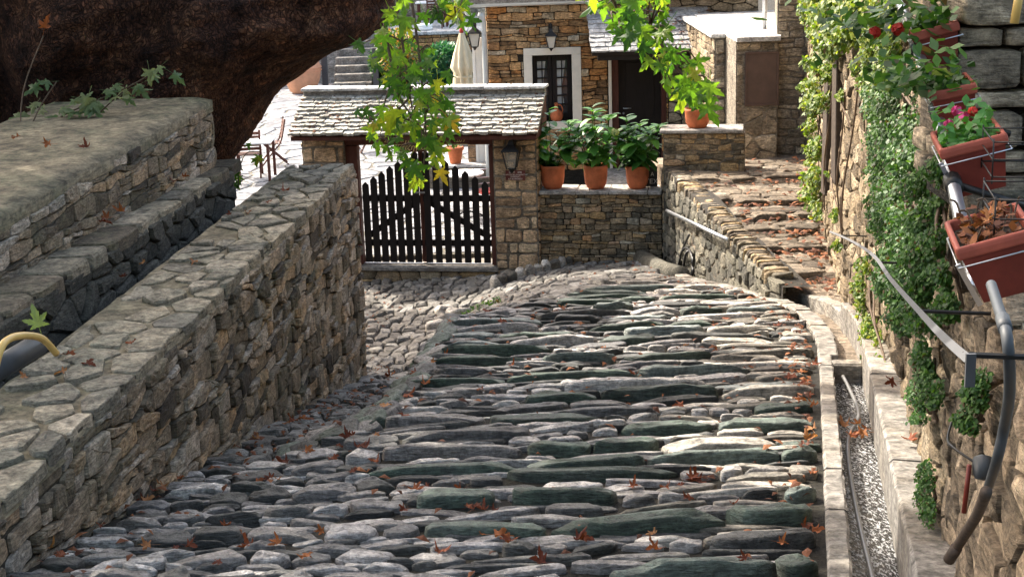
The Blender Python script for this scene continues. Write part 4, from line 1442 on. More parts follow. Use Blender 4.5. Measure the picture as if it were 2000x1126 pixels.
holed('mortar_core', M['dark_mortar'], H, hx0, HXT, .0, EZ + .6, holes, 0, .45)
frame_hole = (w0.x, w1.x, w1.z, fx(1078, 93).z)
cells = courses(hx0, fx(1305, 100).x, .36, EZ + .05, .24, .10, .3, .22, .6)
rubble(H, M['ochre'], lambda a, b, d: Vector((a, -d, b)), cells, (.015, .05), .012, .01, 270, xf=Matrix.Translation(H.location), holes=[frame_hole, (DOOR[0] - .07, DOOR[1], 0, DOOR[3])], rnd=.84)
cells = voronoi(fx(1305, 100).x, HXT, .36, EZ + .55, .27, .115, .42, .25, .16)
rubble(H, M['tower'], lambda a, b, d: Vector((a, -d, b)), cells, (.015, .04), .02, .01, 5, xf=Matrix.Translation(H.location), rnd=.84)
cells = voronoi(0, .45, .1, EZ + .05, .27, .12)
rubble(H, M['ochre'], lambda a, b, d: Vector((hx0 - d, a, b)), cells, (.012, .03), .018, .01, 5, xf=Matrix.Translation(H.location), flip=True)
# window
wf = bpy.data.objects.new('window', None); COL.objects.link(wf); wf.parent = H
fz0, fz1 = frame_hole[2], frame_hole[3]
for nm, a, b in (('surround', (w0.x, -.055, WIN[3]), (w1.x, .06, fz1)), ('surround', (w0.x, -.055, fz0), (w1.x, .06, WIN[2])),
                 ('surround', (w0.x, -.055, WIN[2]), (WIN[0], .06, WIN[3])), ('surround', (WIN[1], -.055, WIN[2]), (w1.x, .06, WIN[3]))):
    box_part(nm, M['white_plaster'], wf, a, b, .006)
box_part('reveal', M['black_wood'], wf, (WIN[0], .34, WIN[2]), (WIN[1], .36, WIN[3]), 0)
wx0, wx1, wz0, wz1 = WIN
xm_ = (wx0 + wx1) / 2
for (a, b) in ((wx0 + .005, xm_ - .003), (xm_ + .003, wx1 - .005)):
    # casement: frame bars, two upright bars, glazing bars, glass and curtain
    for (p, q) in (((a, .16, wz0 + .01), (a + .075, .21, wz1 - .01)), ((b - .075, .16, wz0 + .01), (b, .21, wz1 - .01)),
                   ((a + .075, .16, wz0 + .01), (b - .075, .21, wz0 + .12)), ((a + .075, .16, wz1 - .11), (b - .075, .21, wz1 - .01))):
        box_part('casement_frame', M['black_wood'], wf, p, q, .004)
    for k in range(1, 6):
        z = lerp(wz0 + .12, wz1 - .11, k / 6)
        box_part('glazing_bar', M['black_wood'], wf, (a + .075, .165, z - .012), (b - .075, .195, z + .012), 0)
    box_part('glazing_bar', M['black_wood'], wf, ((a + b) / 2 - .008, .168, wz0 + .12), ((a + b) / 2 + .008, .192, wz1 - .11), 0)
    box_part('pane', M['glass'], wf, (a + .075, .2, wz0 + .12), (b - .075, .205, wz1 - .11), 0)
mb = MB()
for s, (xa, xb) in ((0, (wx0 + .09, xm_ - .09)), (1, (xm_ + .09, wx1 - .09))):
    V, Fc = [], []
    for j in range(9):
        z = lerp(wz0 + .25, wz1 - .13, j / 8)
        wd = (xb - xa) * (.55 + .45 * abs(j - 3) / 5) * .9
        for i in range(9):
            V.append((xa + wd * i / 8, .198 + .0015 * math.sin(i * 2.6), z))
    for j in range(8):
        for i in range(8):
            k = j * 9 + i; Fc.append((k, k + 1, k + 10, k + 9))
    mb.add(V, Fc)
mb.build('curtain', M['curtain'], wf, True)
# door with frame and handle
dr = bpy.data.objects.new('door', None); COL.objects.link(dr); dr.parent = H
box_part('door_post', M['white_plaster'], dr, (DOOR[0] - .055, -.03, .36), (DOOR[0] - .002, .2, DOOR[3] - .06), .004)
box_part('door_frame', M['red_wood'], dr, (DOOR[0], .02, .36), (DOOR[0] + .12, .2, DOOR[3]), .004)
box_part('door_frame', M['red_wood'], dr, (DOOR[1] - .08, .02, .36), (DOOR[1], .2, DOOR[3]), .004)
box_part('door_leaf', M['black_wood'], dr, (DOOR[0] + .122, .12, .36), (DOOR[1] - .082, .17, DOOR[3]), .003)
for (za, zc) in ((.5, 1.1), (1.25, 2.2)):
    box_part('door_panel', M['black_wood'], dr, (DOOR[0] + .25, .108, za), (DOOR[1] - .2, .119, zc), .004)
hd = fx(1219, 213); 
mb = MB(); mb.tube([(hd.x, .118, hd.z), (hd.x, .07, hd.z)], .011, 8); mb.tube([(hd.x, .07, hd.z), (hd.x + .13, .07, hd.z)], .01, 8)
m3 = MB(); m3.lathe([(.0, 0), (.022, 0), (.022, .01), (0, .01)], 10, (hd.x, .118, hd.z - .09), M=Matrix.Rotation(R(90), 3, 'X')); m3.build('lock', M['steel'], dr, True)
mb.build('door_handle', M['steel'], dr, True)
# gutter, eaves slates and downpipe
g0, g1 = at(905, 13, 25.75), at(1150, 2, 25.75)
gu = bpy.data.objects.new('gutter', None); COL.objects.link(gu); gu.parent = H
gz = g0.z
V, Fc = [], []
for x in (g0.x, g1.x + .3):
    for k in range(9):
        a = math.pi + math.pi * k / 8
        V.append(off @ Vector((x, 25.82 + .075 * math.cos(a), gz + .075 * math.sin(a) + .05)))
for k in range(8): Fc.append((k, k + 1, k + 10, k + 9))
Fc.append(tuple(range(8, -1, -1)))
mk('trough', V, Fc, M['gutter'], gu, True, .5)
mb = MB(); mb.tube([off @ Vector((g0.x, 25.75, gz + .055)), off @ Vector((g1.x + .3, 25.75, gz + .055))], .012, 6); mb.build('gutter_lip', M['gutter'], gu, True)
dx = at(946, 100, 25.8).x
mb = MB(); mb.tube(spline([off @ Vector(p) for p in ((g0.x + .06, 25.82, gz + .02), (g0.x + .07, 25.83, gz - .12), (g0.x + .16, 25.85, gz - .2), (dx - .08, 25.87, gz - .24), (dx, 25.88, gz - .36), (dx, 25.88, .3))], 6), .048, 10)
mb.build('downpipe', M['gutter'], gu, True)
rf = bpy.data.objects.new('roof', None); COL.objects.link(rf); rf.parent = H
mb = MB(); mb.add([off @ Vector(p) for p in ((g0.x - .05, 25.7, gz + .1), (HXT, 25.7, gz + .1), (HXT, 29, gz + 1.4), (g0.x - .05, 29, gz + 1.4), (g0.x - .05, 25.75, gz + .03), (HXT, 25.75, gz + .03), (HXT, 29, gz + 1.3), (g0.x - .05, 29, gz + 1.3))],
                  [(0, 1, 2, 3), (4, 7, 6, 5), (0, 4, 5, 1), (1, 5, 6, 2), (3, 2, 6, 7), (0, 3, 7, 4)])
mb.build('eaves_board', M['porch_slate'], rf)
x = g0.x - .05
O2 = off @ Vector((0, 25.68, gz + .1)); sd2 = Vector((0, 3.3, 1.3)).normalized(); sn2 = Vector((0, -sd2.z, sd2.y))
for r in range(2):
    x = g0.x - .05
    while x < fx(1150, 5).x + .1:
        w = U(.25, .4)
        V, Fc = slate_slab(x + .006, x + w - .006, r * .25, r * .25 + .36, O2, sd2, sn2, .03, .012)
        mk('slate', V, Fc, M['porch_slate'], rf, False, random.random())
        x += w
# porch roof
PR = bpy.data.objects.new('porch_roof', None); COL.objects.link(PR); PR.parent = H
pe0, pe1 = at(1154, 104, 24.7), at(1372, 98, 24.7)
pb = at(1145, 24, 25.95)
O3 = off @ Vector((0, 24.7, pe0.z)); v3 = Vector((0, 1.22, pb.z - pe0.z)); L3 = v3.length; sd3 = v3.normalized(); sn3 = Vector((0, -sd3.z, sd3.y))
xa3, xb3 = pe0.x, pe1.x + .25
mb = MB(); 
P8 = [O3 + Vector((xx, 0, 0)) + sd3 * t + sn3 * h for xx in (xa3 + .02, xb3 - .02) for t in (.02, L3) for h in (-.07, -.005)]
mb.add(P8, [(0, 1, 3, 2), (4, 6, 7, 5), (0, 4, 5, 1), (2, 3, 7, 6), (0, 2, 6, 4), (1, 5, 7, 3)]); mb.build('roof_deck', M['black_wood'], PR)
rows3 = 9
for r in range(rows3):
    x = xa3 + U(-.01, .01)
    while x < xb3 - .05:
        w = min(U(.2, .38), xb3 - x)
        V, Fc = slate_slab(x + .005, x + w - .005, r * L3 / rows3 + U(-.008, .008), (r + 1) * L3 / rows3 + .05, O3, sd3, sn3, U(.022, .032), U(.006, .014))
        mk('slate', V, Fc, M['porch_slate'], PR, False, random.random())
        x += w
box_part('porch_beam', M['black_wood'], PR, off @ Vector((xa3 + .12, 24.8, pe0.z - .14)), off @ Vector((xb3 - .1, 24.94, pe0.z - .02)), .004)
for xx in (xa3 + .15, xb3 - .25):
    box_part('rafter', M['black_wood'], PR, off @ Vector((xx, 24.95, pe0.z - .12)), off @ Vector((xx + .09, 25.97, pe0.z - .02)), .004)
slab('porch_floor', pr1, 4.2, 20.98, 26.0, -.3, .36, M['ledge'])
# white louvred shutter door beside the corner
LV = thing('louvred_door', 'white louvred door leaning open at the house corner', 'door', at(937, 100, 26.3))
LV.location.z = .12
lw = at(951, 100, 26.3).x - at(922, 100, 26.3).x
for xx in (-lw / 2, lw / 2 - .05):
    box_part('stile', M['white_paint'], LV, (xx, -.02, 0), (xx + .05, .02, 2.6), .003)
nl = 7
for k in range(nl):
    xx = lerp(-lw / 2 + .055, lw / 2 - .06, (k + .5) / nl)
    mb = MB(); mb.box((xx, 0, 1.3), (.03, .012, 2.5), Matrix.Rotation(.6, 3, 'Z')); mb.build('louvre', M['white_paint'], LV)
for z in (.03, 2.55):
    box_part('rail', M['white_paint'], LV, (-lw / 2 + .052, -.018, z - .03), (lw / 2 - .052, .018, z + .03), .003)

# ------------------------------------------------------------------ the stone annexe with white slab roof and brown hatch
TY = 21.0
TW = thing('annexe', 'stone annexe with a white slab roof and a brown metal hatch', 'building', (3.5, TY, 0))
off = Matrix.Translation(-TW.location)
ax0, ax1 = at(1437, 200, TY).x, at(1519, 200, TY).x
az = at(1480, 72, TY - .05).z
bx0 = at(1396, 150, 22.0).x
bz = at(1410, 66, 21.95).z
SKX = .17
def wedge(name, mat, x0_, x1_, y0_, y1_, z0_, z1_):
    """block whose right side follows the skewed flank of the annexe"""
    q = [(x0_, y0_), (x1_ + SKX * (y0_ - TY), y0_), (x1_ + SKX * (y1_ - TY), y1_), (x0_, y1_)]
    V = [off @ Vector((a, b, z)) for z in (z0_, z1_) for a, b in q]
    return mk(name, V, [(3, 2, 1, 0), (4, 5, 6, 7)] + [(k, (k + 1) % 4, 4 + (k + 1) % 4, 4 + k) for k in range(4)], mat, TW, False, random.random())
wedge('mortar_core', M['tower_mortar'], ax0, ax1, TY, 25.94, .3, az - .07)
box_part('rear_core', M['tower_mortar'], TW, off @ Vector((bx0, 22.0, .3)), off @ Vector((ax0 - .002, 25.92, bz - .07)), 0)
hp0, hp1 = at(1459, 106, TY), at(1516, 201, TY)
cells = voronoi(ax0, ax1, 1.15, az - .08, .2, .15, .4, .3, .2)
rubble(TW, M['tower'], lambda a, b, d: off @ Vector((a, TY - d, b)), cells, (.008, .025), .032, .012, 90, xf=Matrix.Translation(TW.location), holes=[(hp0.x - .05, hp1.x + .05, hp1.z - .05, hp0.z + .05)], rnd=.88)
cells = courses(bx0, ax0, 1.3, bz - .08, .2, .16, .2, .1)
rubble(TW, M['tower'], lambda a, b, d: off @ Vector((a, 22.0 - d, b)), cells, (.008, .025), .035, .012, 50, xf=Matrix.Translation(TW.location), rnd=.88)
cells = courses(22.0, 25.9, .4, bz - .08, .3, .12, .3, .2, .5)
rubble(TW, M['pale_wall'], lambda a, b, d: off @ Vector((bx0 - d, a, b)), cells, (.01, .03), .025, .012, 60, xf=Matrix.Translation(TW.location), flip=True)
box_part('hatch', M['brown_metal'], TW, off @ Vector((hp0.x, TY - .02, hp1.z)), off @ Vector((hp1.x, TY + .02, hp0.z)), .004)
for a, b in (((hp0.x - .03, TY - .03, hp1.z - .03), (hp0.x, TY + .02, hp0.z + .03)), ((hp1.x, TY - .03, hp1.z - .03), (hp1.x + .03, TY + .02, hp0.z + .03)),
             ((hp0.x, TY - .03, hp0.z), (hp1.x, TY + .02, hp0.z + .03)), ((hp0.x, TY - .03, hp1.z - .03), (hp1.x, TY + .02, hp1.z))):
    box_part('hatch_frame', M['brown_metal'], TW, off @ Vector(a), off @ Vector(b), .003)
yy = TY - .07
while yy < 25.9:
    L = U(.8, 1.3)
    y2 = min(yy + L, 25.93)
    wedge('roof_slab', M['pale_slab'], ax0 + .003, ax1 + .03, yy + .004, y2, az - .068 + U(-.004, .004), az + U(-.004, .004))
    if yy > TY + .8 or y2 > 22.2:
        box_part('roof_slab', M['pale_slab'], TW, off @ Vector((bx0 - .06, max(yy, 21.93) + .004, bz - .068)), off @ Vector((ax0 - .003, y2, bz + U(-.004, .004))), .012)
    yy = y2
    if y2 > 25.9: break
fl = at(1493, 62, 22.2)
mb = MB(); mb.tube([off @ Vector((fl.x, 22.2, az - .02)), off @ Vector((fl.x, 22.2, az + 1.3))], .035, 10)
mb.build('flue', M['steel'], TW, True)
sw = at(1431, 120, 21.98)
LB = thing('wall_switch', 'small black box fixed on the annexe wall left of the hatch', 'switch box', sw)
box_part('case', M['black_metal'], LB, (-.04, -.05, -.09), (.04, .0, .09), .008)
box_part('button', M['lamp_glass'], LB, (-.012, -.056, -.03), (.018, -.0502, .03), .002)
# neighbouring house wall on the right of it
NB = thing('side_house', 'tall brown stone house wall between the annexe and the ivy wall', 'house', (4.2, 21.1, 0), GT)
off = Matrix.Translation(-NB.location)
box_part('mortar_core', M['tower_mortar'], NB, off @ Vector((ax1 + .002, 21.15, .3)), off @ Vector((4.9, 25.9, 5.6)), 0)
cells = courses(ax1 + .01, 4.8, 1.1, 4.2, .22, .11, .25, .15, .5)
rubble(NB, M['tower'], lambda a, b, d: off @ Vector((a, 21.15 - d, b)), cells, (.008, .03), .025, .012, 140, xf=Matrix.Translation(NB.location), rnd=.86)

# ================================================================== THE COURTYARD AND WHAT STANDS BEHIND
CZ = .08
court = thing('courtyard', kind='structure')
slab('mortar_bed', -16, .4, 20.9, 43.6, -.4, CZ - .008, M['damp_wall'], None, court)
cells = voronoi(-9.5, .35, 20.95, 43.5, .62, .6, .42, .38, .2)
rubble(court, M['flag'], lambda a, b, d: Vector((a, b, CZ - .01 + d)), cells, (.015, .028), .06, .03, 300, name='flagstone', rnd=.93, sink=.02)
# stairs up to the terrace
SY = 41.6
s0, s1 = at(650, 160, SY), at(727, 160, SY)
ST = thing('stone_stairs', 'pale stone stairs rising from the courtyard to the terrace', 'stairs', (s0.x, SY, CZ))
for k in range(7):
    box_part('step', M['concrete'], ST, (U(-.02, .02), k * .36, -.3), (s1.x - s0.x + U(-.02, .02), k * .36 + .40 + (.0 if k < 6 else .6), .2 * (k + 1)), .015)
for xx, nm in ((-.2, 'newel_post'), (s1.x - s0.x + .12, 'newel_post')):
    box_part(nm, M['grey_rail'], ST, (xx - .08, -.1, -.02), (xx + .08, .06, 1.15), .01)
    mb = MB(); mb.bar((xx, 0, 1.1), (xx, 2.4, 2.3), .06, .06); mb.build('hand_rail', M['grey_rail'], ST)
TR = thing('terrace_wall', 'stone wall of the raised terrace with a white slab edge', 'wall', (-2.0, 43.6, 0))
off = Matrix.Translation(-TR.location)
tz = at(830, 62, 43.5).z
tx0 = s1.x + .3
box_part('mortar_core', M['dark_mortar'], TR, off @ Vector((tx0, 43.6, 0)), off @ Vector((3, 47.9, tz - .1)), 0)
cells = courses(tx0, .6, CZ, tz - .11, .3, .11, .3, .2, .5)
rubble(TR, M['ochre'], lambda a, b, d: off @ Vector((a, 43.6 - d, b)), cells, (.015, .04), .02, .01, 120, xf=Matrix.Translation(TR.location), rnd=.86)
x = tx0 - .03
while x < 2.9:
    box_part('edge_slab', M['pale_slab'], TR, off @ Vector((x + .004, 43.48, tz - .098)), off @ Vector((x + 1.196, 47.85, tz)), .012)
    x += 1.2
BH = thing('back_house', 'shaded wooden and stone house front behind the courtyard terrace', 'house', (-4, 48.2, 0))
off = Matrix.Translation(-BH.location)
box_part('wall', M['tower_mortar'], BH, off @ Vector((-18, 48.2, 0)), off @ Vector((8, 50, 8)), 0)
cells = voronoi(-3.9, .6, tz, 3.6, .32, .15)
rubble(BH, M['tower'], lambda a, b, d: off @ Vector((a, 48.2 - d, b)), cells, (.015, .04), .02, .01, 90, xf=Matrix.Translation(BH.location), rnd=.86)
for k in range(14):
    xx = -8.4 + k * .3
    box_part('timber_board', M['black_wood'], BH, off @ Vector((xx, 48.05, .1)), off @ Vector((xx + .29, 48.12, 4.2)), .006)
box_part('timber_post', M['red_wood'], BH, off @ Vector((-1.9, 48.0, tz)), off @ Vector((-1.75, 48.14, 4.2)), .006)
slab('terrace_floor', s0.x - 8, tx0 - .04, 44.1, 48.15, 0, CZ + 1.398, M['ledge'])

# ================================================================== THE GREAT PLANE TREE
PT = thing('plane_tree', 'huge dark plane tree trunk leaning over the mossy wall with hanging leafy branches', 'tree', (-4.5, 15, 0))
off = Matrix.Translation(-PT.location)
prof = [(335, 436), (318, 448), (300, 457), (270, 478), (240, 500), (205, 526), (170, 556), (140, 592), (112, 628), (95, 655), (80, 688), (62, 722), (45, 752), (28, 762), (10, 758), (-20, 770), (-70, 800), (-130, 820)]
zx = []
for (py, px) in prof:
    p = at(px, py, 15.0)
    zx.append((p.z, p.x))
zx = [(-.2, zx[0][1] - .35), (1.2, zx[0][1] - .12)] + zx[:-2] + [(4.3, -1.5), (4.6, -2.2), (5.0, -3.4), (5.6, -4.4), (8.0, -5.2), (11, -5.4)]
def xr(z): return pw(zx, z)
BURL = [(-3.2, 3.3, .32, .22), (-2.7, 3.7, .25, .16), (-2.2, 3.85, .22, .14), (-3.9, 3.9, .4, .2), (-3.5, 2.7, .3, .18), (-4.4, 3.2, .3, -.15), (-1.7, 3.75, .16, .12), (-2.9, 3.0, .18, .12)]
V, Fc = [], []
zs = list(np.linspace(-.2, 1.6, 8)) + list(np.linspace(1.8, 4.6, 100)) + list(np.linspace(4.7, 10.5, 18))
na = 190
for z in zs:
    xl = -7.8 if z < 4.6 else lerp(-7.8, -6.6, ss(4.6, 8, z))
    xrr = xr(z)
    cx = (xl + xrr) / 2; hw = (xrr - xl) / 2
    dp = lerp(1.55, .9, ss(4.5, 7, z))
    for k in range(na):
        a = 2 * math.pi * k / na
        ca, sa = math.cos(a), math.sin(a)
        r = 1.0
        P = Vector((cx + hw * ca, 15 + dp * (abs(sa) ** .8) * math.copysign(1, sa), z))
        lump = .16 * nz(P, .75) + .10 * nz(P, 1.7, 3) + .07 * nz(P, 3.6, 7) + .05 * nz(P, 7, 9) + .035 * nz(P, 15, 2)
        w_ = 1 if ca < .8 else .35
        nrm = Vector((ca / max(hw, .1) * .6, sa, 0)).normalized()
        P += nrm * lump * (w_ + .3)
        # burls and ribs
        for (bx, bz, br, bh) in BURL:
            P += nrm * bh * math.exp(-(((P.x - bx) ** 2 + (P.z - bz) ** 2) / (br * br))) * (1 if sa < 0 else 0)
        P += nrm * .05 * math.sin(P.x * 5.2 + 1.4 * nz(P, .8, 6) * 3 + P.z * 1.1) * (1 if sa < 0 else .3)
        # the hollow on the shaded left of the trunk
        if sa < 0: P.y += 1.0 * math.exp(-((P.x + 5.1) / .55) ** 2) * ss(5.6, 4.2, z)
        V.append(off @ P)
for j in range(len(zs) - 1):
    for k in range(na):
        k2 = (k + 1) % na
        Fc.append((j * na + k, j * na + k2, j * na + na + k2, j * na + na + k))
mk('trunk', V, Fc, M['bark'], PT, True, .5)
mb = MB()
def tpath(pts): return spline([off @ Vector(p) for p in pts], 6)
for pts, r0, r1 in (([(-3.6, 14.8, 4.9), (-1.6, 13.0, 6.4), (.2, 11.2, 6.9), (1.0, 9.4, 7.2), (1.2, 7.6, 7.6)], .2, .04), ([(-5.8, 14.5, 8), (-3.6, 11, 9.6), (-3, 7, 10.8), (-2.4, 3.5, 11.4)], .3, .07),
                    ([(-4.5, 15, 9), (-5, 17, 11), (-7, 20, 12.6)], .35, .1), ([(-5, 15, 8), (-8, 13, 10.5), (-11, 10, 12)], .35, .1), ([(-5.6, 15, 9.5), (-4.5, 16, 12), (-3, 16, 14)], .3, .08)):
    p = tpath(pts)
    m2 = MB(); m2.tube(p, [lerp(r0, r1, i / (len(p) - 1)) for i in range(len(p))], 12); m2.build('limb', M['bark'], PT, True)

# ================================================================== LEAVES
def leaf_mesh(name, mat, fold=.15, curl=.2, cup=0.0, seed=0, crumple=.05):
    """five-lobed toothed plane leaf, unit size, stalk at the origin, tip along +y"""
    rs = random.Random(seed)
    tips = [(-118, .66), (-60, .92), (0, 1.12), (60, .92), (118, .66)]
    pts = [(-168, .22)]
    for i, (a, r) in enumerate(tips):
        r *= rs.uniform(.85, 1.12); a += rs.uniform(-7, 7)
        pts += [(a - 24, r * .42), (a - 21, r * .62), (a - 13, r * .60), (a - 9, r * .80), (a, r), (a + 8, r * .78), (a + 14, r * .60), (a + 21, r * .60), (a + 24, r * .42)]
        if i < 4: pts.append((a + 30, .30 + .04 * rs.random()))
    pts.append((168, .22))
    n = len(pts)
    V = [(0, .3)]
    for k_ in (.5, 1.0):
        for a, r in pts:
            V.append((k_ * r * .52 * math.sin(R(a)), .3 + k_ * r * .52 * math.cos(R(a))))
    W = []
    for (x, y) in V:
        z = fold * abs(x) - curl * (y - .3) ** 2 * 1.4 - cup * (x * x) * 2 + crumple * (math.sin(x * 13 + seed) + .8 * math.sin(y * 15 + seed * 2) + .7 * math.sin((x + y) * 21 + seed))* (abs(x) + abs(y - .3) + .1) * 1.6
        W.append(Vector((x, y, z)))
    Fc = [(0, k, k + 1) for k in range(1, n)] + [(0, n, 1)]
    Fc += [(k, n + k, n + k + 1, k + 1) for k in range(1, n)] + [(n, 2 * n, n + 1, 1)]
    b = len(W)
    W += [Vector((-.008, -.25, -.05)), Vector((.008, -.25, -.05)), Vector((.008, .3, .004)), Vector((-.008, .3, .004))]
    Fc.append((b, b + 1, b + 2, b + 3))
    me = bpy.data.meshes.new(name)
    me.from_pydata([tuple(v) for v in W], [], Fc)
    me.polygons.foreach_set('use_smooth', [True] * len(me.polygons))
    me.materials.append(mat)
    return me
GREEN = [leaf_mesh('plane_leaf', M['plane_leaf'], U(-.25, .05), U(.1, .5), 0, s) for s in range(6)]
YOUNG = [leaf_mesh('young_leaf', M['shade_leaf'], U(-.2, .1), U(.1, .4), 0, s + 20) for s in range(3)]
DRY = [leaf_mesh('dry_leaf', M['dry_leaf'], U(-.25, .45), U(-.7, .5), U(-.9, .4), s + 40, U(.05, .11)) for s in range(6)] + [leaf_mesh('dry_leaf', M['dry_leaf'], U(.2, .6), U(-.9, .5), U(-1.2, -.2), s + 60, U(.07, .12)) for s in range(5)]
def place_leaf(me, name, p, size, tip, face, parent=None, off=None, zs=1.0):
    """tip: direction of the tip, face: direction the upper side looks"""
    y = Vector(tip).normalized()
    z = Vector(face); z = (z - y * z.dot(y))
    if z.length < 1e-3: z = Vector((0, -1, 0)).cross(y)
    z.normalize(); x = y.cross(z)
    o = link_copy(name, me, parent)
    Mx = Matrix((x, y, z)).transposed().to_4x4()
    Mx.translation = off @ Vector(p) if off else Vector(p)
    o.matrix_local = Mx @ Matrix.Diagonal((size, size, size * zs, 1))
    return o

# hanging branches of the plane tree: stems first, then leaves along them
def branch(parent, off, stems, leafpts, Y, size, dens_jit, label):
    b = bpy.data.objects.new('branch', None); COL.objects.link(b); b.parent = parent
    b['label'] = label
    for pts, r in stems:
        p = spline([off @ at(px, py, yy) for (px, py, yy) in pts], 5)
        m2 = MB(); m2.tube(p, [lerp(r, r * .35, i / (len(p) - 1)) for i in range(len(p))], 6); m2.build('twig', M['twig'], b, True)
    stempts = [off @ at(px, py, yy) for pts, r in stems for (px, py, yy) in pts]
    stempts = [a.lerp(b_, t) for a, b_ in zip(stempts, stempts[1:]) if (a - b_).length < 1.2 for t in (0, .25, .5, .75)]
    mtw = MB()
    for (px, py) in leafpts[::2]:
        q = off @ at(px, py, Y + U(-.2, .2))
        n_ = min(stempts, key=lambda c: (c - q).length)
        if (n_ - q).length < .75: mtw.tube(spline([n_, n_.lerp(q, .5) + Vector((U(-.03, .03), U(-.03, .03), .04)), q], 3), [.006] * 4 + [.004] * 3, 4)
    mtw.build('twiglets', M['twig'], b, True, 'stuff')
    for (px, py) in leafpts:
        yy = Y + U(-.5, .5)
        p = at(px, py, yy)
        side = U(-1, 1)
        tip = Vector((side * .75, U(-.45, .15), U(-1.1, -.25)))
        face = Vector((U(-.7, .7), U(-1.2, .2), U(.1, 1.1)))
        s = size * random.choice((U(.5, .8), U(.75, 1.1), U(.9, 1.3)))
        place_leaf(random.choice(GREEN), 'leaf', p - tip.normalized() * s * .3, s, tip, face, b, off)
    return b
def cluster(polys, n):
    """leaf positions spread through polygons given in photo pixels"""
    out = []
    tot = sum(area(p) for p in polys)
    for poly in polys:
        k = round(n * area(poly) / tot)
        xs = [q[0] for q in poly]; yq = [q[1] for q in poly]
        while k > 0:
            x, y = U(min(xs), max(xs)), U(min(yq), max(yq))
            ins = False
            for i in range(len(poly)):
                (x1, y1), (x2, y2) = poly[i], poly[(i + 1) % len(poly)]
                if (y1 > y) != (y2 > y) and x < (x2 - x1) * (y - y1) / (y2 - y1) + x1: ins = not ins
            if ins: out.append((x, y)); k -= 1
    return out
off = Matrix.Translation(-PT.location)
Y1 = 10.6
polys1 = [[(770, -10), (905, -10), (925, 45), (860, 55), (820, 25), (770, 40)], [(760, 20), (805, 30), (880, 150), (880, 250), (840, 300), (800, 230), (775, 120), (735, 60)],
          [(690, 70), (745, 50), (790, 130), (800, 180), (770, 185), (735, 130), (700, 115)],
          [(755, 130), (850, 130), (875, 200), (840, 215), (770, 190)], [(690, 215), (740, 195), (775, 240), (760, 262), (705, 258)], [(715, 265), (800, 265), (830, 300), (790, 320), (745, 305)],
          [(790, 245), (880, 215), (885, 290), (835, 300)], [(785, 320), (850, 312), (865, 345), (822, 368), (790, 345)], [(868, 195), (905, 240), (880, 250), (855, 215)], [(745, 200), (800, 190), (820, 240), (790, 260)]]
lp1 = cluster(polys1, 185)
branch(PT, off, [([(770, -120, 10.8), (775, 0, 10.6), (790, 110, 10.5), (800, 180, 10.5), (812, 260, 10.5)], .014), ([(750, 40, 10.7), (765, 130, 10.6), (780, 190, 10.6), (815, 240, 10.5), (830, 262, 10.5)], .012),
                 ([(790, -100, 10.9), (815, 80, 10.6), (825, 170, 10.6), (832, 270, 10.5), (826, 330, 10.5)], .012), ([(770, 140, 10.6), (745, 215, 10.5), (720, 240, 10.5)], .008),
                 ([(800, 190, 10.5), (760, 240, 10.5), (765, 290, 10.5)], .008), ([(820, -60, 10.8), (860, 20, 10.6), (900, 35, 10.6)], .009)], lp1, Y1, .18, 1, 'long hanging branch of fresh green leaves in front of the gate roof')
Y2 = 8.4
polys2 = [[(1150, -20), (1230, -20), (1250, 40), (1200, 50), (1170, 10)], [(1180, 5), (1290, -10), (1300, 60), (1240, 80), (1195, 75)], [(1230, 60), (1300, 40), (1330, 100), (1310, 130), (1250, 120)],
          [(1270, 110), (1350, 100), (1385, 150), (1370, 190), (1310, 190), (1275, 150)], [(1320, 180), (1385, 160), (1395, 215), (1345, 215)], [(1200, -20), (1290, -20), (1300, 40), (1220, 40)]]
lp2 = cluster(polys2, 92)
branch(PT, off, [([(1200, -200, 9.2), (1240, -20, 8.6), (1270, 50, 8.4), (1300, 100, 8.3), (1345, 165, 8.3), (1375, 200, 8.3)], .013), ([(1255, 20, 8.5), (1262, 80, 8.4), (1290, 130, 8.4)], .008), ([(1180, -120, 8.8), (1205, 20, 8.5), (1215, 60, 8.5)], .008)],
       lp2, Y2, .185, 1, 'leafy branch tip with large yellowing leaves in front of the porch')
# young shoots behind the mossy wall
SH = thing('plane_sapling', 'young plane shoots with pale leaves growing behind the mossy wall', 'sapling', (-3.9, 12.2, 2.4))
offs = Matrix.Translation(-SH.location)
for pts in ([(60, 300, 12.0), (110, 235, 12.2), (180, 200, 12.3), (250, 170, 12.4), (320, 130, 12.4)], [(40, 300, 11.9), (75, 215, 12.1), (110, 160, 12.2)], [(160, 260, 12.2), (200, 215, 12.3), (240, 180, 12.3)], [(40, 300, 11.9), (45, 180, 12.2), (85, 70, 12.3)]):
    m2 = MB(); m2.tube(spline([offs @ at(*p) for p in pts], 4), .006, 5); m2.build('stem', M['twig'], SH, True)
sp = [(60, 245), (45, 232), (85, 225), (110, 215), (140, 212), (75, 195), (95, 205), (150, 190), (165, 205), (175, 180), (190, 195), (200, 175), (210, 200), (225, 168), (240, 185), (255, 172), (235, 158), (265, 168), (290, 128), (305, 140), (320, 122), (330, 138), (280, 160), (105, 158), (80, 160), (130, 200), (120, 225), (185, 208), (220, 190), (60, 215), (155, 215)]
for (px, py) in sp:
    tip = Vector((U(-1, 1), U(-.8, .1), U(-.7, .1)))
    place_leaf(random.choice(YOUNG), 'leaf', at(px, py, 12.3 + U(-.15, .15)), U(.15, .24), tip, Vector((U(-.5, .5), -.5, U(.4, 1))), SH, offs)
place_leaf(DRY[2], 'withered_leaf', at(85, 62, 12.3), .16, Vector((.3, -.2, .6)), Vector((0, -1, .2)), SH, offs)
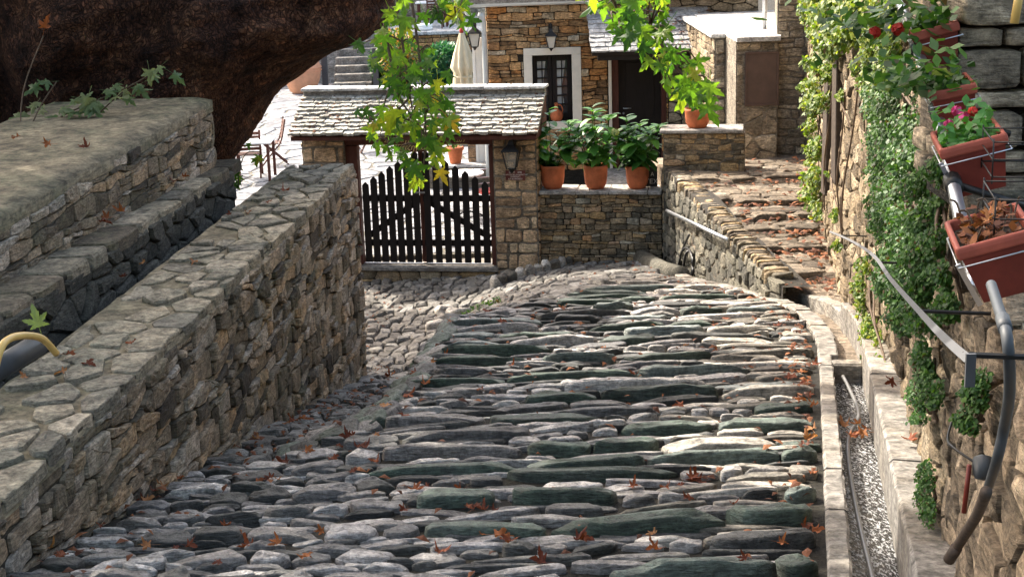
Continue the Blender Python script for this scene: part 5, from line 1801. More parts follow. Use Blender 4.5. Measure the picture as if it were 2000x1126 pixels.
# small yellow shoot at the trunk foot
YS = thing('trunk_shoot', 'small yellow green shoot at the foot of the great trunk', 'shoot', at(466, 360, 13.6))
o2 = Matrix.Translation(-YS.location)
m2 = MB(); m2.tube(spline([o2 @ at(467, 372, 13.6), o2 @ at(466, 340, 13.6), o2 @ at(480, 300, 13.6), o2 @ at(508, 297, 13.6)], 4), .005, 5); m2.build('stem', M['twig'], YS, True)
for (px, py) in ((466, 318), (464, 330), (468, 338), (466, 348), (463, 355), (497, 303), (506, 298), (510, 304), (484, 275)):
    place_leaf(random.choice(GREEN), 'leaf', at(px, py, 13.6 + U(-.05, .05)), U(.10, .15), Vector((U(-.6, .6), -.3, -.8)), Vector((U(-.4, .4), -.8, .6)), YS, o2)

# the crown overhead, outside the picture: clumps placed to shade the near path and both low walls
LIT = [((-2.3, 20.8, 2.2), 1.0), ((-1.0, 20.6, 2.2), 1.0), ((.2, 20.4, 2.2), .8), ((-4, 27, .1), 3), ((-1, 24, .1), 2.5), ((-3, 34, .3), 5), ((3.4, 23.5, 3), 1.7), ((2.2, 25.3, 2.7), 1.3), ((3.1, 13.5, 2.5), 1.1), ((3.3, 15.5, 2.5), 1.5), ((3.5, 17.5, 3), 1.5), ((3.6, 18, 1.8), 1.2), ((2.7, 11.4, 1.7), .7),
       ((1.7, 11.6, 1.4), .9), ((1.6, 10.2, 1.6), .7), ((.7, 11.8, 1.4), .6), ((1.8, 12.6, 1.3), .6), ((1.2, 8.6, 1.85), .3), ((2.2, 11.8, 1.4), .7), ((1.2, 13.6, 1.1), .5), ((2.1, 14.2, 1.1), .4), ((1.3, 7.8, 1.95), .3), ((1.8, 7.2, 2.1), .3), ((1.75, 6.0, 2.2), .3), ((.4, 9.6, 1.7), .3), ((-.3, 12.6, 1.2), .3), ((2.3, 13.2, 1.3), .6), ((1.0, 13.0, 1.2), .6), ((2.3, 9.6, 1.8), .5), ((2.0, 8.6, 1.9), .35), ((-1.1, 10.6, 4.2), .9), ((1.1, 8.4, 4.7), .8), ((1.2, 20.3, 1.3), .5), ((2.1, 17.5, 1.2), .35), ((3.0, 16.0, 1.3), .4)]
def line_d(c, p):
    d = Vector(p) - Vector(c)
    return (d - SUN * d.dot(SUN)).length
rc = random.Random(5)
clumps = []
tries = 0
while len(clumps) < 330 and tries < 20000:
    tries += 1
    tx, ty = rc.uniform(-4.5, 3.0), rc.uniform(2, 20.0)
    zt = rc.uniform(6.6, 14.5)
    if ty < 9.5 or tx < -1.0: tz0 = 2.0
    else: tz0 = 1.0
    t = (zt - tz0) / SUN.z
    c = Vector((tx, ty, tz0)) + SUN * t
    rad = rc.uniform(.45, .9)
    if any(line_d(c, p) < rad * .8 + r_ and (Vector(p) - c).dot(SUN) < 0 for p, r_ in LIT): continue
    if c.z < 5.8: continue
    clumps.append((c, rad))
for _ in range(100):  # unseen clumps behind the camera, added to cut the light from behind
    clumps.append((Vector((rc.uniform(-9, 7), rc.uniform(-12, 3.0), rc.uniform(6.5, 12))), rc.uniform(.6, 1.1)))
tries = 0
nn_ = 0
while nn_ < 60 and tries < 4000:  # more unseen clumps, added to shade the near right wall
    tries += 1
    tgt = Vector((rc.uniform(1.3, 2.4), rc.uniform(3, 8.5), rc.uniform(2.4, 4.8)))
    c = tgt + SUN * rc.uniform(5, 11)
    rad = rc.uniform(.4, .7)
    if c.z < 6 or any(line_d(c, p) < rad * .7 + r_ * .8 and (Vector(p) - c).dot(SUN) < 0 for p, r_ in LIT): continue
    clumps.append((c, rad)); nn_ += 1
cv, cf, ct = [], [], []
for c, rad in clumps:
    for k in range(58):
        while True:
            q = Vector((rc.uniform(-1, 1), rc.uniform(-1, 1), rc.uniform(-1, 1)))
            if q.length < 1: break
        p = c + Vector((q.x * rad, q.y * rad, q.z * rad * .6))
        if p.z < 5.5: continue
        a = Vector((rc.uniform(-1, 1), rc.uniform(-1, 1), rc.uniform(-.5, .5))).normalized()
        nn = Vector((rc.uniform(-.6, .6), rc.uniform(-.6, .6), 1)).normalized()
        b2 = nn.cross(a).normalized()
        s = rc.uniform(.10, .17)
        b0_ = len(cv)
        p = off @ p
        cv += [p - a * s, p + b2 * s * .7, p + a * s, p - b2 * s * .7]
        cf.append((b0_, b0_ + 1, b0_ + 2, b0_ + 3)); ct += [rc.random()] * 4
mk('crown', cv, cf, M['crown'], PT, False, ct, 'stuff')

# ================================================================== FALLEN LEAVES
from mathutils.bvhtree import BVHTree
_bv, _bf = [], []
for (_, Mx, V, Fc, mat, tint) in PST:
    b_ = len(_bv)
    _bv += [Mx @ p for p in V]
    _bf += [tuple(i + b_ for i in q) for q in Fc]
STONES = BVHTree.FromPolygons(_bv, _bf)
def fallen(px, py, size, pos, label, group, lift=.02):
    me = random.choice(DRY)
    a = U(0, 6.28)
    top = Vector((pos.x, pos.y, pos.z + .35))
    hit = STONES.ray_cast(top, Vector((0, 0, -1)), .6)
    if hit[0] and hit[0].z > pos.z - .12:
        pos, lift = hit[0], .014
    tip = Vector((math.cos(a), math.sin(a), U(-.12, .12)))
    face = Vector((U(-.35, .35), U(-.9, .0), 1))
    o = place_leaf(me, 'fallen_leaf', pos + Vector((0, 0, lift)) - tip * size * .3, size, tip, face, None, None, .8)
    return tag(o, label, 'leaf', group)
LAB1 = 'dry orange plane leaf lying among the stones of the cobbled path'
near = [(370, 1080), (290, 1072), (345, 1085), (200, 1040), (100, 1085), (120, 1100), (280, 985), (300, 970), (285, 990), (320, 960), (350, 945), (520, 945), (500, 950), (545, 948), (505, 865), (530, 942), (440, 1030), (490, 1068), (545, 1075), (630, 1052),
        (735, 910), (715, 895), (700, 880), (690, 855), (680, 860), (810, 965), (835, 962), (900, 965), (950, 880), (930, 1000), (945, 1005), (965, 1010), (915, 1003), (790, 1008), (940, 1050), (985, 1065), (1000, 1075), (975, 1055), (1130, 1062), (1140, 1065),
        (1350, 945), (1330, 955), (1365, 940), (1300, 965), (1235, 960), (1370, 995), (1345, 985), (1280, 1085), (1275, 1050), (1430, 1000), (1590, 1050), (1570, 1045), (1525, 1075), (1455, 1120), (860, 1085),
        (1575, 870), (1585, 850), (1570, 880), (1590, 800), (1580, 780), (1560, 785), (1590, 930), (1560, 760), (1575, 745), (1540, 745), (1590, 720), (1565, 735),
        (810, 745), (830, 760), (770, 800), (755, 810), (790, 830), (800, 780), (735, 865), (750, 855), (940, 770), (1400, 690), (1340, 680), (1545, 690), (1470, 720), (880, 640), (905, 660), (1000, 720), (1240, 740), (1130, 650), (980, 650), (1420, 625), (1180, 690),
        (1150, 770), (1250, 700), (1330, 790), (600, 895), (650, 905), (660, 870), (560, 915), (760, 740), (770, 735), (575, 830), (560, 835), (590, 825), (600, 1105), (430, 1115), (1060, 1110), (690, 930), (845, 720), (870, 700), (1520, 640), (1100, 610), (950, 615)]
for (px, py) in near:
    wl_ = 830 + (760 - px) * .62
    if px < 780 and py > wl_ - 110 and py < wl_ + 70 and px < 560: zn = 'drifted against the foot of the low rubble wall'
    elif px > 1500: zn = 'lying beside the channel kerb on the right edge of the path'
    elif py < 690: zn = 'lying among the sunlit ridges near the crest of the path'
    elif px < 860 and py < 940: zn = 'in the leaf scatter where the lane meets the cobbled path'
    elif py < 830: zn = 'wedged between dark green stones halfway down the path'
    elif px > 1200: zn = 'lying on the near right half of the cobbled path'
    elif px < 700: zn = 'lying on the small near cobbles at the lower left'
    else: zn = 'resting on the large near stones in the middle of the path'
    fallen(px, py, random.choice((U(.05, .08), U(.07, .11), U(.09, .135))), on_ground(px, py + 2), 'dry orange plane leaf ' + zn, 'dry leaves ' + zn, .045)
def on_flat(px, py, zf):
    d = ray(px, py)
    y = 3.0
    while y < 15:
        p = EYE + d * (y / d.y)
        if p.z < zf(p.y): break
        y += .01
    return EYE + d * (y / d.y)
LAB2 = 'curled orange leaf lying on the stone top of the low rubble wall'
for (px, py) in ((135, 700), (125, 735), (50, 745), (170, 718), (240, 548), (280, 520), (380, 517), (485, 423), (450, 425), (555, 380), (90, 690), (255, 680), (525, 400)):
    fallen(px, py, U(.07, .11), on_flat(px, py, lambda y: ZT), LAB2, 'leaves on the low wall top', .03)
LAB3 = 'orange leaf lying on the mossy slab or its ledge beyond the ditch'
for (px, py) in ((35, 275), (95, 288), (170, 295), (210, 432), (200, 440), (240, 420), (360, 352), (340, 360)):
    fallen(px, py, U(.08, .13), on_flat(px, py, zA if py < 320 else (lambda y: 2.82)), LAB3, 'leaves on the mossy wall and ledge', .03)
LAB4 = 'wet red brown leaf caught in the narrow water channel'
for (y, o_, dz) in ((8.35, .2, -.08), (8.4, .25, -.07), (8.45, .14, -.07), (8.5, .22, -.05), (8.3, .17, -.09), (8.55, .27, -.08), (10.6, .2, -.15), (10.8, .24, -.16), (11.0, .2, -.16), (11.3, .25, -.16), (10.5, .25, -.12), (7.1, .42, .19), (8.6, .42, .19), (12.0, .22, -.16), (10.45, .16, -.1), (11.6, .2, -.16)):
    p = chan_pt(y, o_, dz)
    fallen(0, 0, U(.08, .13), p, LAB4, 'leaves caught in the channel', .02)
# litter too small to tell apart: on the ramp, the roofs and the path joints
def litter(name, n, fn, s0_, s1_, label):
    mb = MB()
    for _ in range(n):
        p = fn()
        if p is None: continue
        a = U(0, 6.28); s = U(s0_, s1_)
        ax = Vector((math.cos(a), math.sin(a), U(-.4, .4))); by = Vector((-math.sin(a), math.cos(a), U(-.4, .4)))
        t = random.random()
        mb.add([p - ax * s, p - by * s * .5 + Vector((0, 0, .01)), p + ax * s * 1.1, p + by * s * .55 + Vector((0, 0, .012)), p + Vector((0, 0, .015))], [(0, 1, 4), (1, 2, 4), (2, 3, 4), (3, 0, 4)], t)
    o = mb.build(name, M['litter'], None, False, 'stuff')
    o['label'] = label; o['category'] = 'leaf litter'
def fr():
    y = random.choice(RST) - abs(random.gauss(0, .25)) if random.random() < .55 else U(13.6, 20.6)
    if y < 13.4: return None
    x = lerp(pw(RWX, max(y, 14.1)) + .1, pw(XW, y) - .05, random.random())
    if random.random() < .3: x = pw(XW, y) - abs(random.gauss(.05, .2))
    return Vector((x, y, RZ(y) + U(.015, .05)))
litter('ramp_litter', 360, fr, .025, .06, 'fallen brown leaves strewn over the steps of the ramp')
def frf():
    t = U(.05, .9) * sl_len
    t = round(t / rh) * rh - U(.0, .03)
    p = Vector((x0 + (x1 - x0) * min(.99, max(.01, random.gauss(.5, .3))), 0, 0)) + Vector((0, -.5, ze)) + sd * t + sn * .035
    return GX @ p
litter('gate_roof_litter', 230, frf, .02, .05, 'brown leaf scraps caught between the slates of the gate roof')
def fpr():
    t = U(.05, .95) * L3
    p = Matrix.Translation(H.location) @ (Vector((lerp(xa3, xb3, U(.45, 1)), 0, 0)) + O3 + sd3 * t + sn3 * .04)
    return p
litter('porch_roof_litter', 60, fpr, .03, .05, 'brown leaf scraps lying on the porch slates')
def fpath():
    y = U(4.8, 20) if random.random() < .75 else U(9, 13)
    a, b = (wallB(y) + .05 if y < 14 else -2), pw(XR, y) - .05
    x = lerp(a, b, random.random())
    r = random.random()
    if r < .25: x = b - abs(random.gauss(0, .12))
    elif r < .5: x = a + abs(random.gauss(0, .3))
    h_ = STONES.ray_cast(Vector((x, y, G(x, y) + .4)), Vector((0, 0, -1)), .6)
    return Vector((x, y, (h_[0].z + .008) if h_[0] and random.random() < .6 else G(x, y) + U(.01, .04)))
litter('path_litter', 900, fpath, .014, .042, 'brown leaf crumbs lodged in the joints of the cobbled path')

# ================================================================== POTS AND PLANTS
def hleaf_mesh(seed):
    rs = random.Random(seed)
    V, Fc = [], []
    L, W = 1.0, .62
    for i in range(6):
        t = i / 5
        w = W / 2 * math.sin(math.pi * min(1, t * .93 + .04)) ** .75
        z = -.28 * t * t + .03 * rs.uniform(-1, 1)
        V += [Vector((-w, t * L, z + .12 * w * 2)), Vector((0, t * L, z)), Vector((w, t * L, z + .12 * w * 2))]
    for i in range(5):
        a = i * 3
        Fc += [(a, a + 1, a + 4, a + 3), (a + 1, a + 2, a + 5, a + 4)]
    me = bpy.data.meshes.new('hydrangea_leaf')
    me.from_pydata([tuple(v) for v in V], [], Fc)
    me.polygons.foreach_set('use_smooth', [True] * len(me.polygons))
    me.materials.append(M['hydrangea'])
    return me
HL = [hleaf_mesh(s) for s in range(4)]
def pot_part(root, r, h, mat, style=0):
    mb = MB()
    if style == 0:   # round-bellied pot
        prof = [(0, 0), (r * .62, 0), (r * .74, h * .06), (r * .9, h * .25), (r * .98, h * .55), (r, h * .84), (r * 1.03, h * .87), (r * 1.03, h), (r * .93, h), (r * .9, h * .86), (0, h * .86)]
    else:            # tapered pot with heavy rim
        prof = [(0, 0), (r * .62, 0), (r * .66, h * .04), (r * .9, h * .78), (r * 1.04, h * .8), (r * 1.06, h * .98), (r * .98, h), (r * .9, h * .88), (0, h * .86)]
    mb.lathe(prof, 28)
    mb.build('pot', M[mat], root, True)
    m2 = MB(); m2.lathe([(0, h * .862), (r * .89, h * .862), (r * .5, h * .885), (0, h * .89)], 16); m2.build('soil', M['soil'], root, True)
def hydrangea(label, px, top, ybase, r, h, nstem, spread, height, flower=None, seed=1, nleaf=95, gy=.17, lean=(0, 0)):
    rs = random.Random(seed)
    l = gl(px, ybase, gy)
    loc = GX @ Vector((l.x, gy, z_led))
    T = thing('potted_hydrangea', label, 'potted plant', loc, GT, 'flower pots on the stone ledge')
    pot_part(T, r, h, 'terracotta')
    cnt = 0
    for s in range(nstem):
        a = 2 * math.pi * s / nstem + rs.uniform(-.4, .4)
        rad = spread * rs.uniform(.25, 1)
        hh = height * rs.uniform(.55, 1.0) * (1.05 - .3 * rad / spread)
        top_ = Vector((math.cos(a) * rad + lean[0], math.sin(a) * rad * .7 + lean[1], h + hh))
        base = Vector((math.cos(a) * r * .3, math.sin(a) * r * .3, h * .86))
        pth = spline([base, base.lerp(top_, .5) + Vector((math.cos(a) * rad * .25, 0, .03)), top_], 4)
        m2 = MB(); m2.tube(pth, .006, 5); m2.build('stem', M['fern'], T, True)
        nl_ = nleaf // nstem
        for k in range(nl_):
            t = 1 - (k / nl_) ** 1.25 * .85
            i = min(len(pth) - 1, int(t * (len(pth) - 1)))
            p = pth[i] + Vector((0, 0, rs.uniform(-.02, .02)))
            b_ = k * 2.4 + rs.uniform(-.4, .4)
            up_ = .55 if t > .85 else rs.uniform(-.5, .25)
            tip = Vector((math.cos(b_), math.sin(b_), up_))
            face = Vector((-math.cos(b_) * up_ * .5, -math.sin(b_) * up_ * .5, 1))
            place_leaf(rs.choice(HL), 'leaf', p, rs.uniform(.15, .25) * (.75 if t > .9 else 1), tip, face, T)
    if flower:
        mbf = MB()
        c = T.matrix_world
        for _ in range(140):
            d = Vector((rs.gauss(0, 1), rs.gauss(0, 1), rs.gauss(0, 1))).normalized()
            p = Vector(flower) + d * .055
            s = .013
            u = d.orthogonal().normalized(); w = d.cross(u)
            mbf.add([p - u * s, p - w * s, p + u * s, p + w * s], [(0, 1, 2, 3)], rs.random())
        mbf.build('flower_head', M['flower_head'], T, False)
    return T
hydrangea('leftmost of the three potted hydrangeas, tall and bushy, next to the tan pillar', 1080, 230, 371, .17, .33, 10, .42, .92, None, 3, 150)
hydrangea('middle potted hydrangea with one long bright shoot above the others', 1164, 230, 371, .165, .33, 9, .34, .92, None, 8, 135, lean=(.02, 0))
hydrangea('rightmost of the three potted hydrangeas, darker, with one pale green flower head', 1245, 250, 371, .16, .32, 10, .40, .80, (-.28, -.16, .80), 12, 150)
# pot on the parapet
l = gl(1362, 249, .1)
T = thing('potted_shrub', 'terracotta pot with a green shrub standing on the parapet slab', 'potted plant', GX @ Vector((l.x, .1, z_par)), GT)
pot_part(T, .17, .26, 'terracotta')
rs = random.Random(4)
for s in range(7):
    a = s * .9; top_ = Vector((math.cos(a) * .17, math.sin(a) * .12, .26 + rs.uniform(.15, .42)))
    pth = spline([Vector((0, 0, .23)), top_ * .6 + Vector((0, 0, .12)), top_], 4)
    m2 = MB(); m2.tube(pth, .005, 5); m2.build('stem', M['fern'], T, True)
    for k in range(9):
        b_ = k * 2.4; p = pth[int((1 - k / 10) * (len(pth) - 1))]
        place_leaf(rs.choice(HL), 'leaf', p, rs.uniform(.08, .13), Vector((math.cos(b_), math.sin(b_), rs.uniform(-.4, .4))), Vector((0, -.2, 1)), T)
# pot and tables in the courtyard behind the gate
p = atz(890, 319, CZ + .42)
W2 = thing('low_wall', 'low pale topped wall behind the gate carrying a terracotta pot', 'wall', (p.x, p.y, CZ))
box_part('core', M['tower_mortar'], W2, (-.5, -.18, 0), (.75, .3, .37), .01)
box_part('cap', M['pale_slab'], W2, (-.55, -.24, .372), (.8, .36, .42), .01)
T = thing('flower_pot', 'plain terracotta pot with thick rim on the low wall behind the gate', 'pot', (p.x, p.y, CZ + .42))
pot_part(T, .15, .3, 'terracotta', 1)
m2 = MB()
for k in range(60):
    a = U(0, 6.28); r_ = U(0, .16); q = Vector((r_ * math.cos(a), r_ * math.sin(a), .28 + U(0, .22)))
    ax = Vector((U(-1, 1), U(-1, 1), U(-.3, 1))).normalized() * .05; by = ax.orthogonal().normalized() * .02
    m2.add([q - ax, q - by, q + ax, q + by], [(0, 1, 2, 3)], random.random())
m2.build('foliage', M['fern'], T, False, 'stuff')
pp = atz(932, 320, CZ)
PP = thing('yard_pillar', 'short pillar of tan stone blocks inside the courtyard behind the gate', 'pillar', (atz(930, 345, CZ).x + .02, p.y + .25, CZ))
box_part('mortar_core', M['tower_mortar'], PP, (-.13, -.15, 0), (.2, .3, 1.3), 0)
z = 0
while z < 1.28:
    h = U(.14, .2)
    for (xa, xb) in ((-.13, U(.0, .06)),):
        for (a, b) in ((xa, xb), (xb, .2)):
            V, Fc, c = stone_shape([(a, z), (b, z), (b, min(1.3, z + h)), (a, min(1.3, z + h))], lambda a_, b_, d: Vector((a_, -.15 - d, b_)), (.01, .025), .02, .005, .02, .88)
            mk('stone', V, Fc, M['tuff'], PP, False, random.random())
    z += h
def round_table(label, loc, r, h, mat='white_cloth'):
    T = thing('round_table', label, 'table', loc)
    mb = MB(); mb.lathe([(0, h - .03), (r * .96, h - .03), (r, h - .022), (r, h - .006), (r * .98, h), (0, h)], 32); mb.build('table_top', M['white_paint'], T, True)
    mb = MB(); mb.tube([(0, 0, .03), (0, 0, h - .03)], .025, 10); mb.build('stem', M['black_metal'], T, True)
    for k in range(3):
        a = k * 2.094
        mb = MB(); mb.tube(spline([(0, 0, .1), (.15 * math.cos(a), .15 * math.sin(a), .07), (.3 * math.cos(a), .3 * math.sin(a), .012)], 4), .014, 6); mb.build('foot', M['black_metal'], T, True)
p = atz(905, 337, CZ + .72)
round_table('round white cafe table just behind the black gate', (p.x, p.y, CZ), .33, .72)
# metal garden chair by it
p2 = (p.x + .42, p.y - .25, CZ)
T = thing('garden_chair', 'light metal garden chair beside the round white table', 'chair', p2, .4)
for (x, y, h) in ((-.2, -.2, .45), (.2, -.2, .45), (-.2, .2, .8), (.2, .2, .8)):
    mb = MB(); mb.tube([(x, y, 0), (x, y, h)], .012, 6); mb.build('leg', M['steel'], T, True)
box_part('seat', M['red_plastic'], T, (-.21, -.21, .44), (.21, .21, .475), .01)
for z in (.55, .65, .78):
    mb = MB(); mb.tube([(-.2, .2, z), (.2, .2, z)], .01, 6); mb.build('back_bar', M['steel'], T, True)
def slat_chair(label, loc, rz, s=1.0):
    T = thing('folding_chair', label, 'chair', loc, rz, 'folding slat chairs in the courtyard')
    T.scale = (s, s, s)
    for x in (-.22, .22):
        mb = MB(); pts = spline([(x, -.26, 0), (x, .0, .3), (x, .16, .5), (x, .26, .92)], 4)
        for a, b in zip(pts, pts[1:]): mb.bar(a, b, .025, .04, (1, 0, 0))
        mb.build('side_frame', M['red_wood'], T)
        mb = MB(); mb.bar((x * .88, .3, 0), (x * .88, -.18, .44), .025, .035, (1, 0, 0)); mb.build('leg', M['red_wood'], T)
    for k in range(6):
        y = -.2 + k * .065
        box_part('seat_slat', M['red_wood'], T, (-.2, y, .435), (.2, y + .045, .452), .002)
    for k in range(5):
        z = .56 + k * .075; y = .17 + (z - .5) * .2
        mb = MB(); mb.box((0, y, z), (.42, .016, .05), Matrix.Rotation(-.2, 3, 'X')); mb.build('back_slat', M['red_wood'], T)
p = atz(490, 345, CZ)
slat_chair('folding wooden slat chair seen from behind beside the square table', (p.x, p.y, CZ), math.pi + .15, 1.0)
p = atz(522, 342, CZ)
slat_chair('folding wooden slat chair seen from the side right of the square table', (p.x - .05, p.y + 1.2, CZ), -1.35, 1.0)
p = atz(497, 273, CZ + .74)
T = thing('square_table', 'square table with a white top beside the folding chairs', 'table', (p.x - .05, p.y, CZ))
box_part('table_top', M['white_paint'], T, (-.4, -.4, .71), (.4, .4, .74), .006)
for (x, y) in ((-.34, -.34), (.34, -.34), (-.34, .34), (.34, .34)):
    box_part('leg', M['red_wood'], T, (x - .025, y - .025, 0), (x + .025, y + .025, .708), .003)
p = atz(700, 305, CZ)
slat_chair('folding slat chair seen through the gate opening at its left end', (p.x, p.y + .6, CZ), 2.6)
# closed parasol
p = at(901, 52, 31)
ph_ = p.z - CZ
T = thing('parasol', 'closed cream parasol with a red finial behind the gate roof', 'parasol', (p.x, p.y, CZ))
mb = MB(); mb.tube([(0, 0, .05), (0, 0, ph_ - .05)], .022, 10); mb.build('pole', M['twig'], T, True)
mb = MB(); mb.lathe([(0, 0), (.26, 0), (.26, .05), (.06, .08), (0, .08)], 20); mb.build('foot', M['concrete'], T, True)
mb = MB(); mb.lathe([(0, ph_ - .14), (.035, ph_ - .14), (.045, ph_ - .09), (.03, ph_ - .02), (0, ph_)], 12); mb.build('finial', M['red_plastic'], T, True)
V, Fc = [], []
na = 48
for (z, r_, am) in ((ph_ - .13, .05, 0), (ph_ - .3, .10, .08), (ph_ - .55, .17, .15), (ph_ - .8, .215, .2), (ph_ - .84, .225, .22), (ph_ - .95, .165, .25), (ph_ - 1.2, .175, .28), (ph_ - 1.6, .20, .3), (ph_ - 1.85, .19, .3)):
    for k in range(na):
        a = 2 * math.pi * k / na
        rr = r_ * (1 + am * math.cos(8 * a + z * 1.1) + .06 * math.sin(3 * a + z * 4))
        V.append((rr * math.cos(a), rr * math.sin(a), z))
for j in range(8):
    for k in range(na):
        k2 = (k + 1) % na
        Fc.append((j * na + k2, j * na + k, j * na + na + k, j * na + na + k2))
mk('canopy', V, Fc, M['cream_cloth'], T, True, .5)
mb = MB(); mb.lathe([(.172, ph_ - 1.05), (.19, ph_ - 1.05), (.19, ph_ - 1.0), (.172, ph_ - 1.0)], 24); mb.build('tie_strap', M['cream_cloth'], T, True)
# big storage jar
p = atz(606, 172, CZ)
T = thing('storage_jar', 'very large pale terracotta jar standing beside the stairs', 'jar', (p.x - .05, p.y - 1.2, CZ))
s = 1.15
mb = MB(); mb.lathe([(q[0] * s, q[1] * s) for q in ((0, 0), (.22, 0), (.3, .06), (.42, .3), (.47, .55), (.46, .66), (.38, .84), (.25, .96), (.22, 1.0), (.27, 1.04), (.27, 1.08), (.2, 1.08), (.19, .98), (0, .95))], 32)
mb.build('jar_body', M['terracotta_pale'], T, True)
mb = MB()
for z in (.55, .62):
    mb.lathe([(.475 * s, z * s - .012), (.49 * s, z * s), (.475 * s, z * s + .012)], 32)
mb.build('raised_band', M['terracotta_pale'], T, True)
# flowering bush in a big pot, and the blue green shrub
def bush(name, label, cat, loc, mats, n, size, leaf, pot=None):
    T = thing(name, label, cat, loc)
    z0 = 0
    if pot:
        pot_part(T, pot[0], pot[1], 'terracotta', 1); z0 = pot[1] * .85
    for k in range(5):
        a = k * 1.3
        mb = MB(); mb.tube(spline([(0, 0, z0), (size[0] * .25 * math.cos(a), size[0] * .2 * math.sin(a), z0 + size[1] * .5), (size[0] * .5 * math.cos(a), size[0] * .4 * math.sin(a), z0 + size[1] * .85)], 4), .012, 5); mb.build('stem', M['twig'], T, True)
    for mi, (mname, frac) in enumerate(mats):
        mb = MB()
        for _ in range(int(n * frac)):
            while True:
                q = Vector((U(-1, 1), U(-1, 1), U(-1, 1)))
                if .3 < q.length < 1 and nz(q, 2.2, 3) > -.25: break
            p = Vector((q.x * size[0], q.y * size[0] * .8, z0 + size[1] * .52 + q.z * size[1] * .5))
            ax = (q + Vector((U(-1, 1), U(-1, 1), U(-.6, .6))) * .8).normalized() * leaf * U(.6, 1.2)
            by = ax.cross(Vector((U(-.5, .5), U(-.5, .5), 1))).normalized() * leaf * .42
            mb.add([p - ax, p - by, p + ax, p + by], [(0, 1, 2, 3)], random.random())
        mb.build('foliage' if mi == 0 else 'blossoms', M[mname], T, False, 'stuff')
    return T
p = atz(795, 172, CZ)
bush('flowering_bush', 'yellow and red flowering bush in a large terracotta pot behind the hanging branch', 'potted plant', (p.x - .15, p.y - 1.0, CZ), (('fern', .55), ('bloom', .5)), 1500, (.6, 1.3), .07, (.33, .5))
p = atz(866, 172, CZ)
bush('shrub', 'blue green leafy shrub growing below the terrace wall', 'shrub', (p.x + .1, p.y, CZ), (('blue_bush', 1.0),), 2600, (.75, 1.25), .09)
bush('shrub', 'dark shrub with broad leaves left of the blue green shrub', 'shrub', (p.x - 1.5, p.y + .6, CZ), (('hydrangea', 1.0),), 1700, (.6, 1.3), .1)
# terrace furniture: table and round white cushion seat
p = at(845, 24, 45.2)
T = thing('terrace_table', 'white topped table on the terrace partly hidden by leaves', 'table', (p.x, 45.4, tz))
box_part('table_top', M['white_paint'], T, (-.5, -.4, .70), (.5, .4, .74), .006)
for (x, y) in ((-.42, -.32), (.42, -.32), (-.42, .32), (.42, .32)):
    box_part('leg', M['red_wood'], T, (x - .03, y - .03, 0), (x + .03, y + .03, .698), .003)
slat_chair('folding chair with pale frame on the terrace above the stone wall', (p.x + .1, 44.7, tz), math.pi)
p = at(829, 55, 44.0)
T = thing('round_stool', 'low round seat with a white cushion on the terrace edge', 'stool', (p.x, 44.0, tz))
mb = MB(); mb.lathe([(0, 0), (.2, 0), (.24, .06), (.24, .1), (0, .1)], 24); mb.build('base', M['white_paint'], T, True)
mb = MB(); mb.lathe([(0, .102), (.22, .102), (.25, .13), (.25, .16), (.21, .19), (0, .2)], 24); mb.build('cushion', M['white_cloth'], T, True)
# terracotta jug on the window sill
T = thing('clay_jug', 'red clay jug with a narrow neck on the window sill', 'jug', (fx(1087, 225).x, HY + .06, WIN[2]))
mb = MB(); mb.lathe([(0, 0), (.075, 0), (.1, .03), (.115, .09), (.105, .15), (.06, .195), (.032, .22), (.028, .3), (.038, .315), (.03, .318), (.02, .3), (0, .22)], 24)
mb.build('jug_body', M['terracotta'], T, True)
mb = MB(); mb.tube(spline([(.03, 0, .285), (.085, 0, .27), (.11, 0, .2), (.1, 0, .14)], 5), .01, 6); mb.build('handle', M['terracotta'], T, True)

# ------------------------------------------------------------------ lanterns
def lantern(label, loc, s, rz=0.0, arm=True, wall_y=.12):
    """four-sided tapered lantern hung from a wall bracket; origin at the wall"""
    T = thing('wall_lantern', label, 'lantern', loc, rz, 'black wall lanterns')
    T.scale = (s, s, s)
    box_part('wall_plate', M['black_metal'], T, (-.035, -.02, .02), (.035, 0, .2), .006)
    mb = MB(); mb.tube(spline([(0, -.01, .12), (0, -.07, .2), (0, -.15, .2), (0, -.17, .13)], 5), .011, 6); mb.build('arm', M['black_metal'], T, True)
    c = Vector((0, -.17, 0))
    mb = MB()
    q4 = [(1, 1), (-1, 1), (-1, -1), (1, -1)]
    def ring(h, z): return [c + Vector((a * h, b * h, z)) for a, b in q4]
    V = ring(.105, .0) + ring(.1, .015) + ring(.035, .075) + ring(.02, .13)
    mb.add(V, [(3, 2, 1, 0)] + [(r * 4 + k, r * 4 + (k + 1) % 4, r * 4 + 4 + (k + 1) % 4, r * 4 + 4 + k) for r in range(3) for k in range(4)] + [(12, 13, 14, 15)])
    mb.build('cap', M['black_metal'], T)
    for (a, b) in q4:
        mb = MB(); mb.bar(c + Vector((a * .088, b * .088, -.002)), c + Vector((a * .05, b * .05, -.2)), .012, .012); mb.build('frame_bar', M['black_metal'], T)
    mb = MB(); V = ring(.080, -.004) + ring(.044, -.196)
    mb.add(V, [(k, (k + 1) % 4, 4 + (k + 1) % 4, 4 + k) for k in range(4)]); mb.build('glass', M['lamp_glass' if s < 1.2 and rz == 0 else 'clear_glass'], T)
    mb = MB(); mb.lathe([(0, -.26), (.012, -.25), (.03, -.22), (.055, -.2), (.055, -.195), (0, -.195)], 12, c); mb.build('bottom_finial', M['black_metal'], T, True)
p = fx(1075, 62); lantern('black wall lantern above the cream framed window', (p.x, HY - .04, p.z - .06), 1.0)
p = at(926, 50, 26.1); lantern('black lantern with white glass hanging at the house corner by the downpipe', (p.x, 26.15, p.z - .12), 1.15)
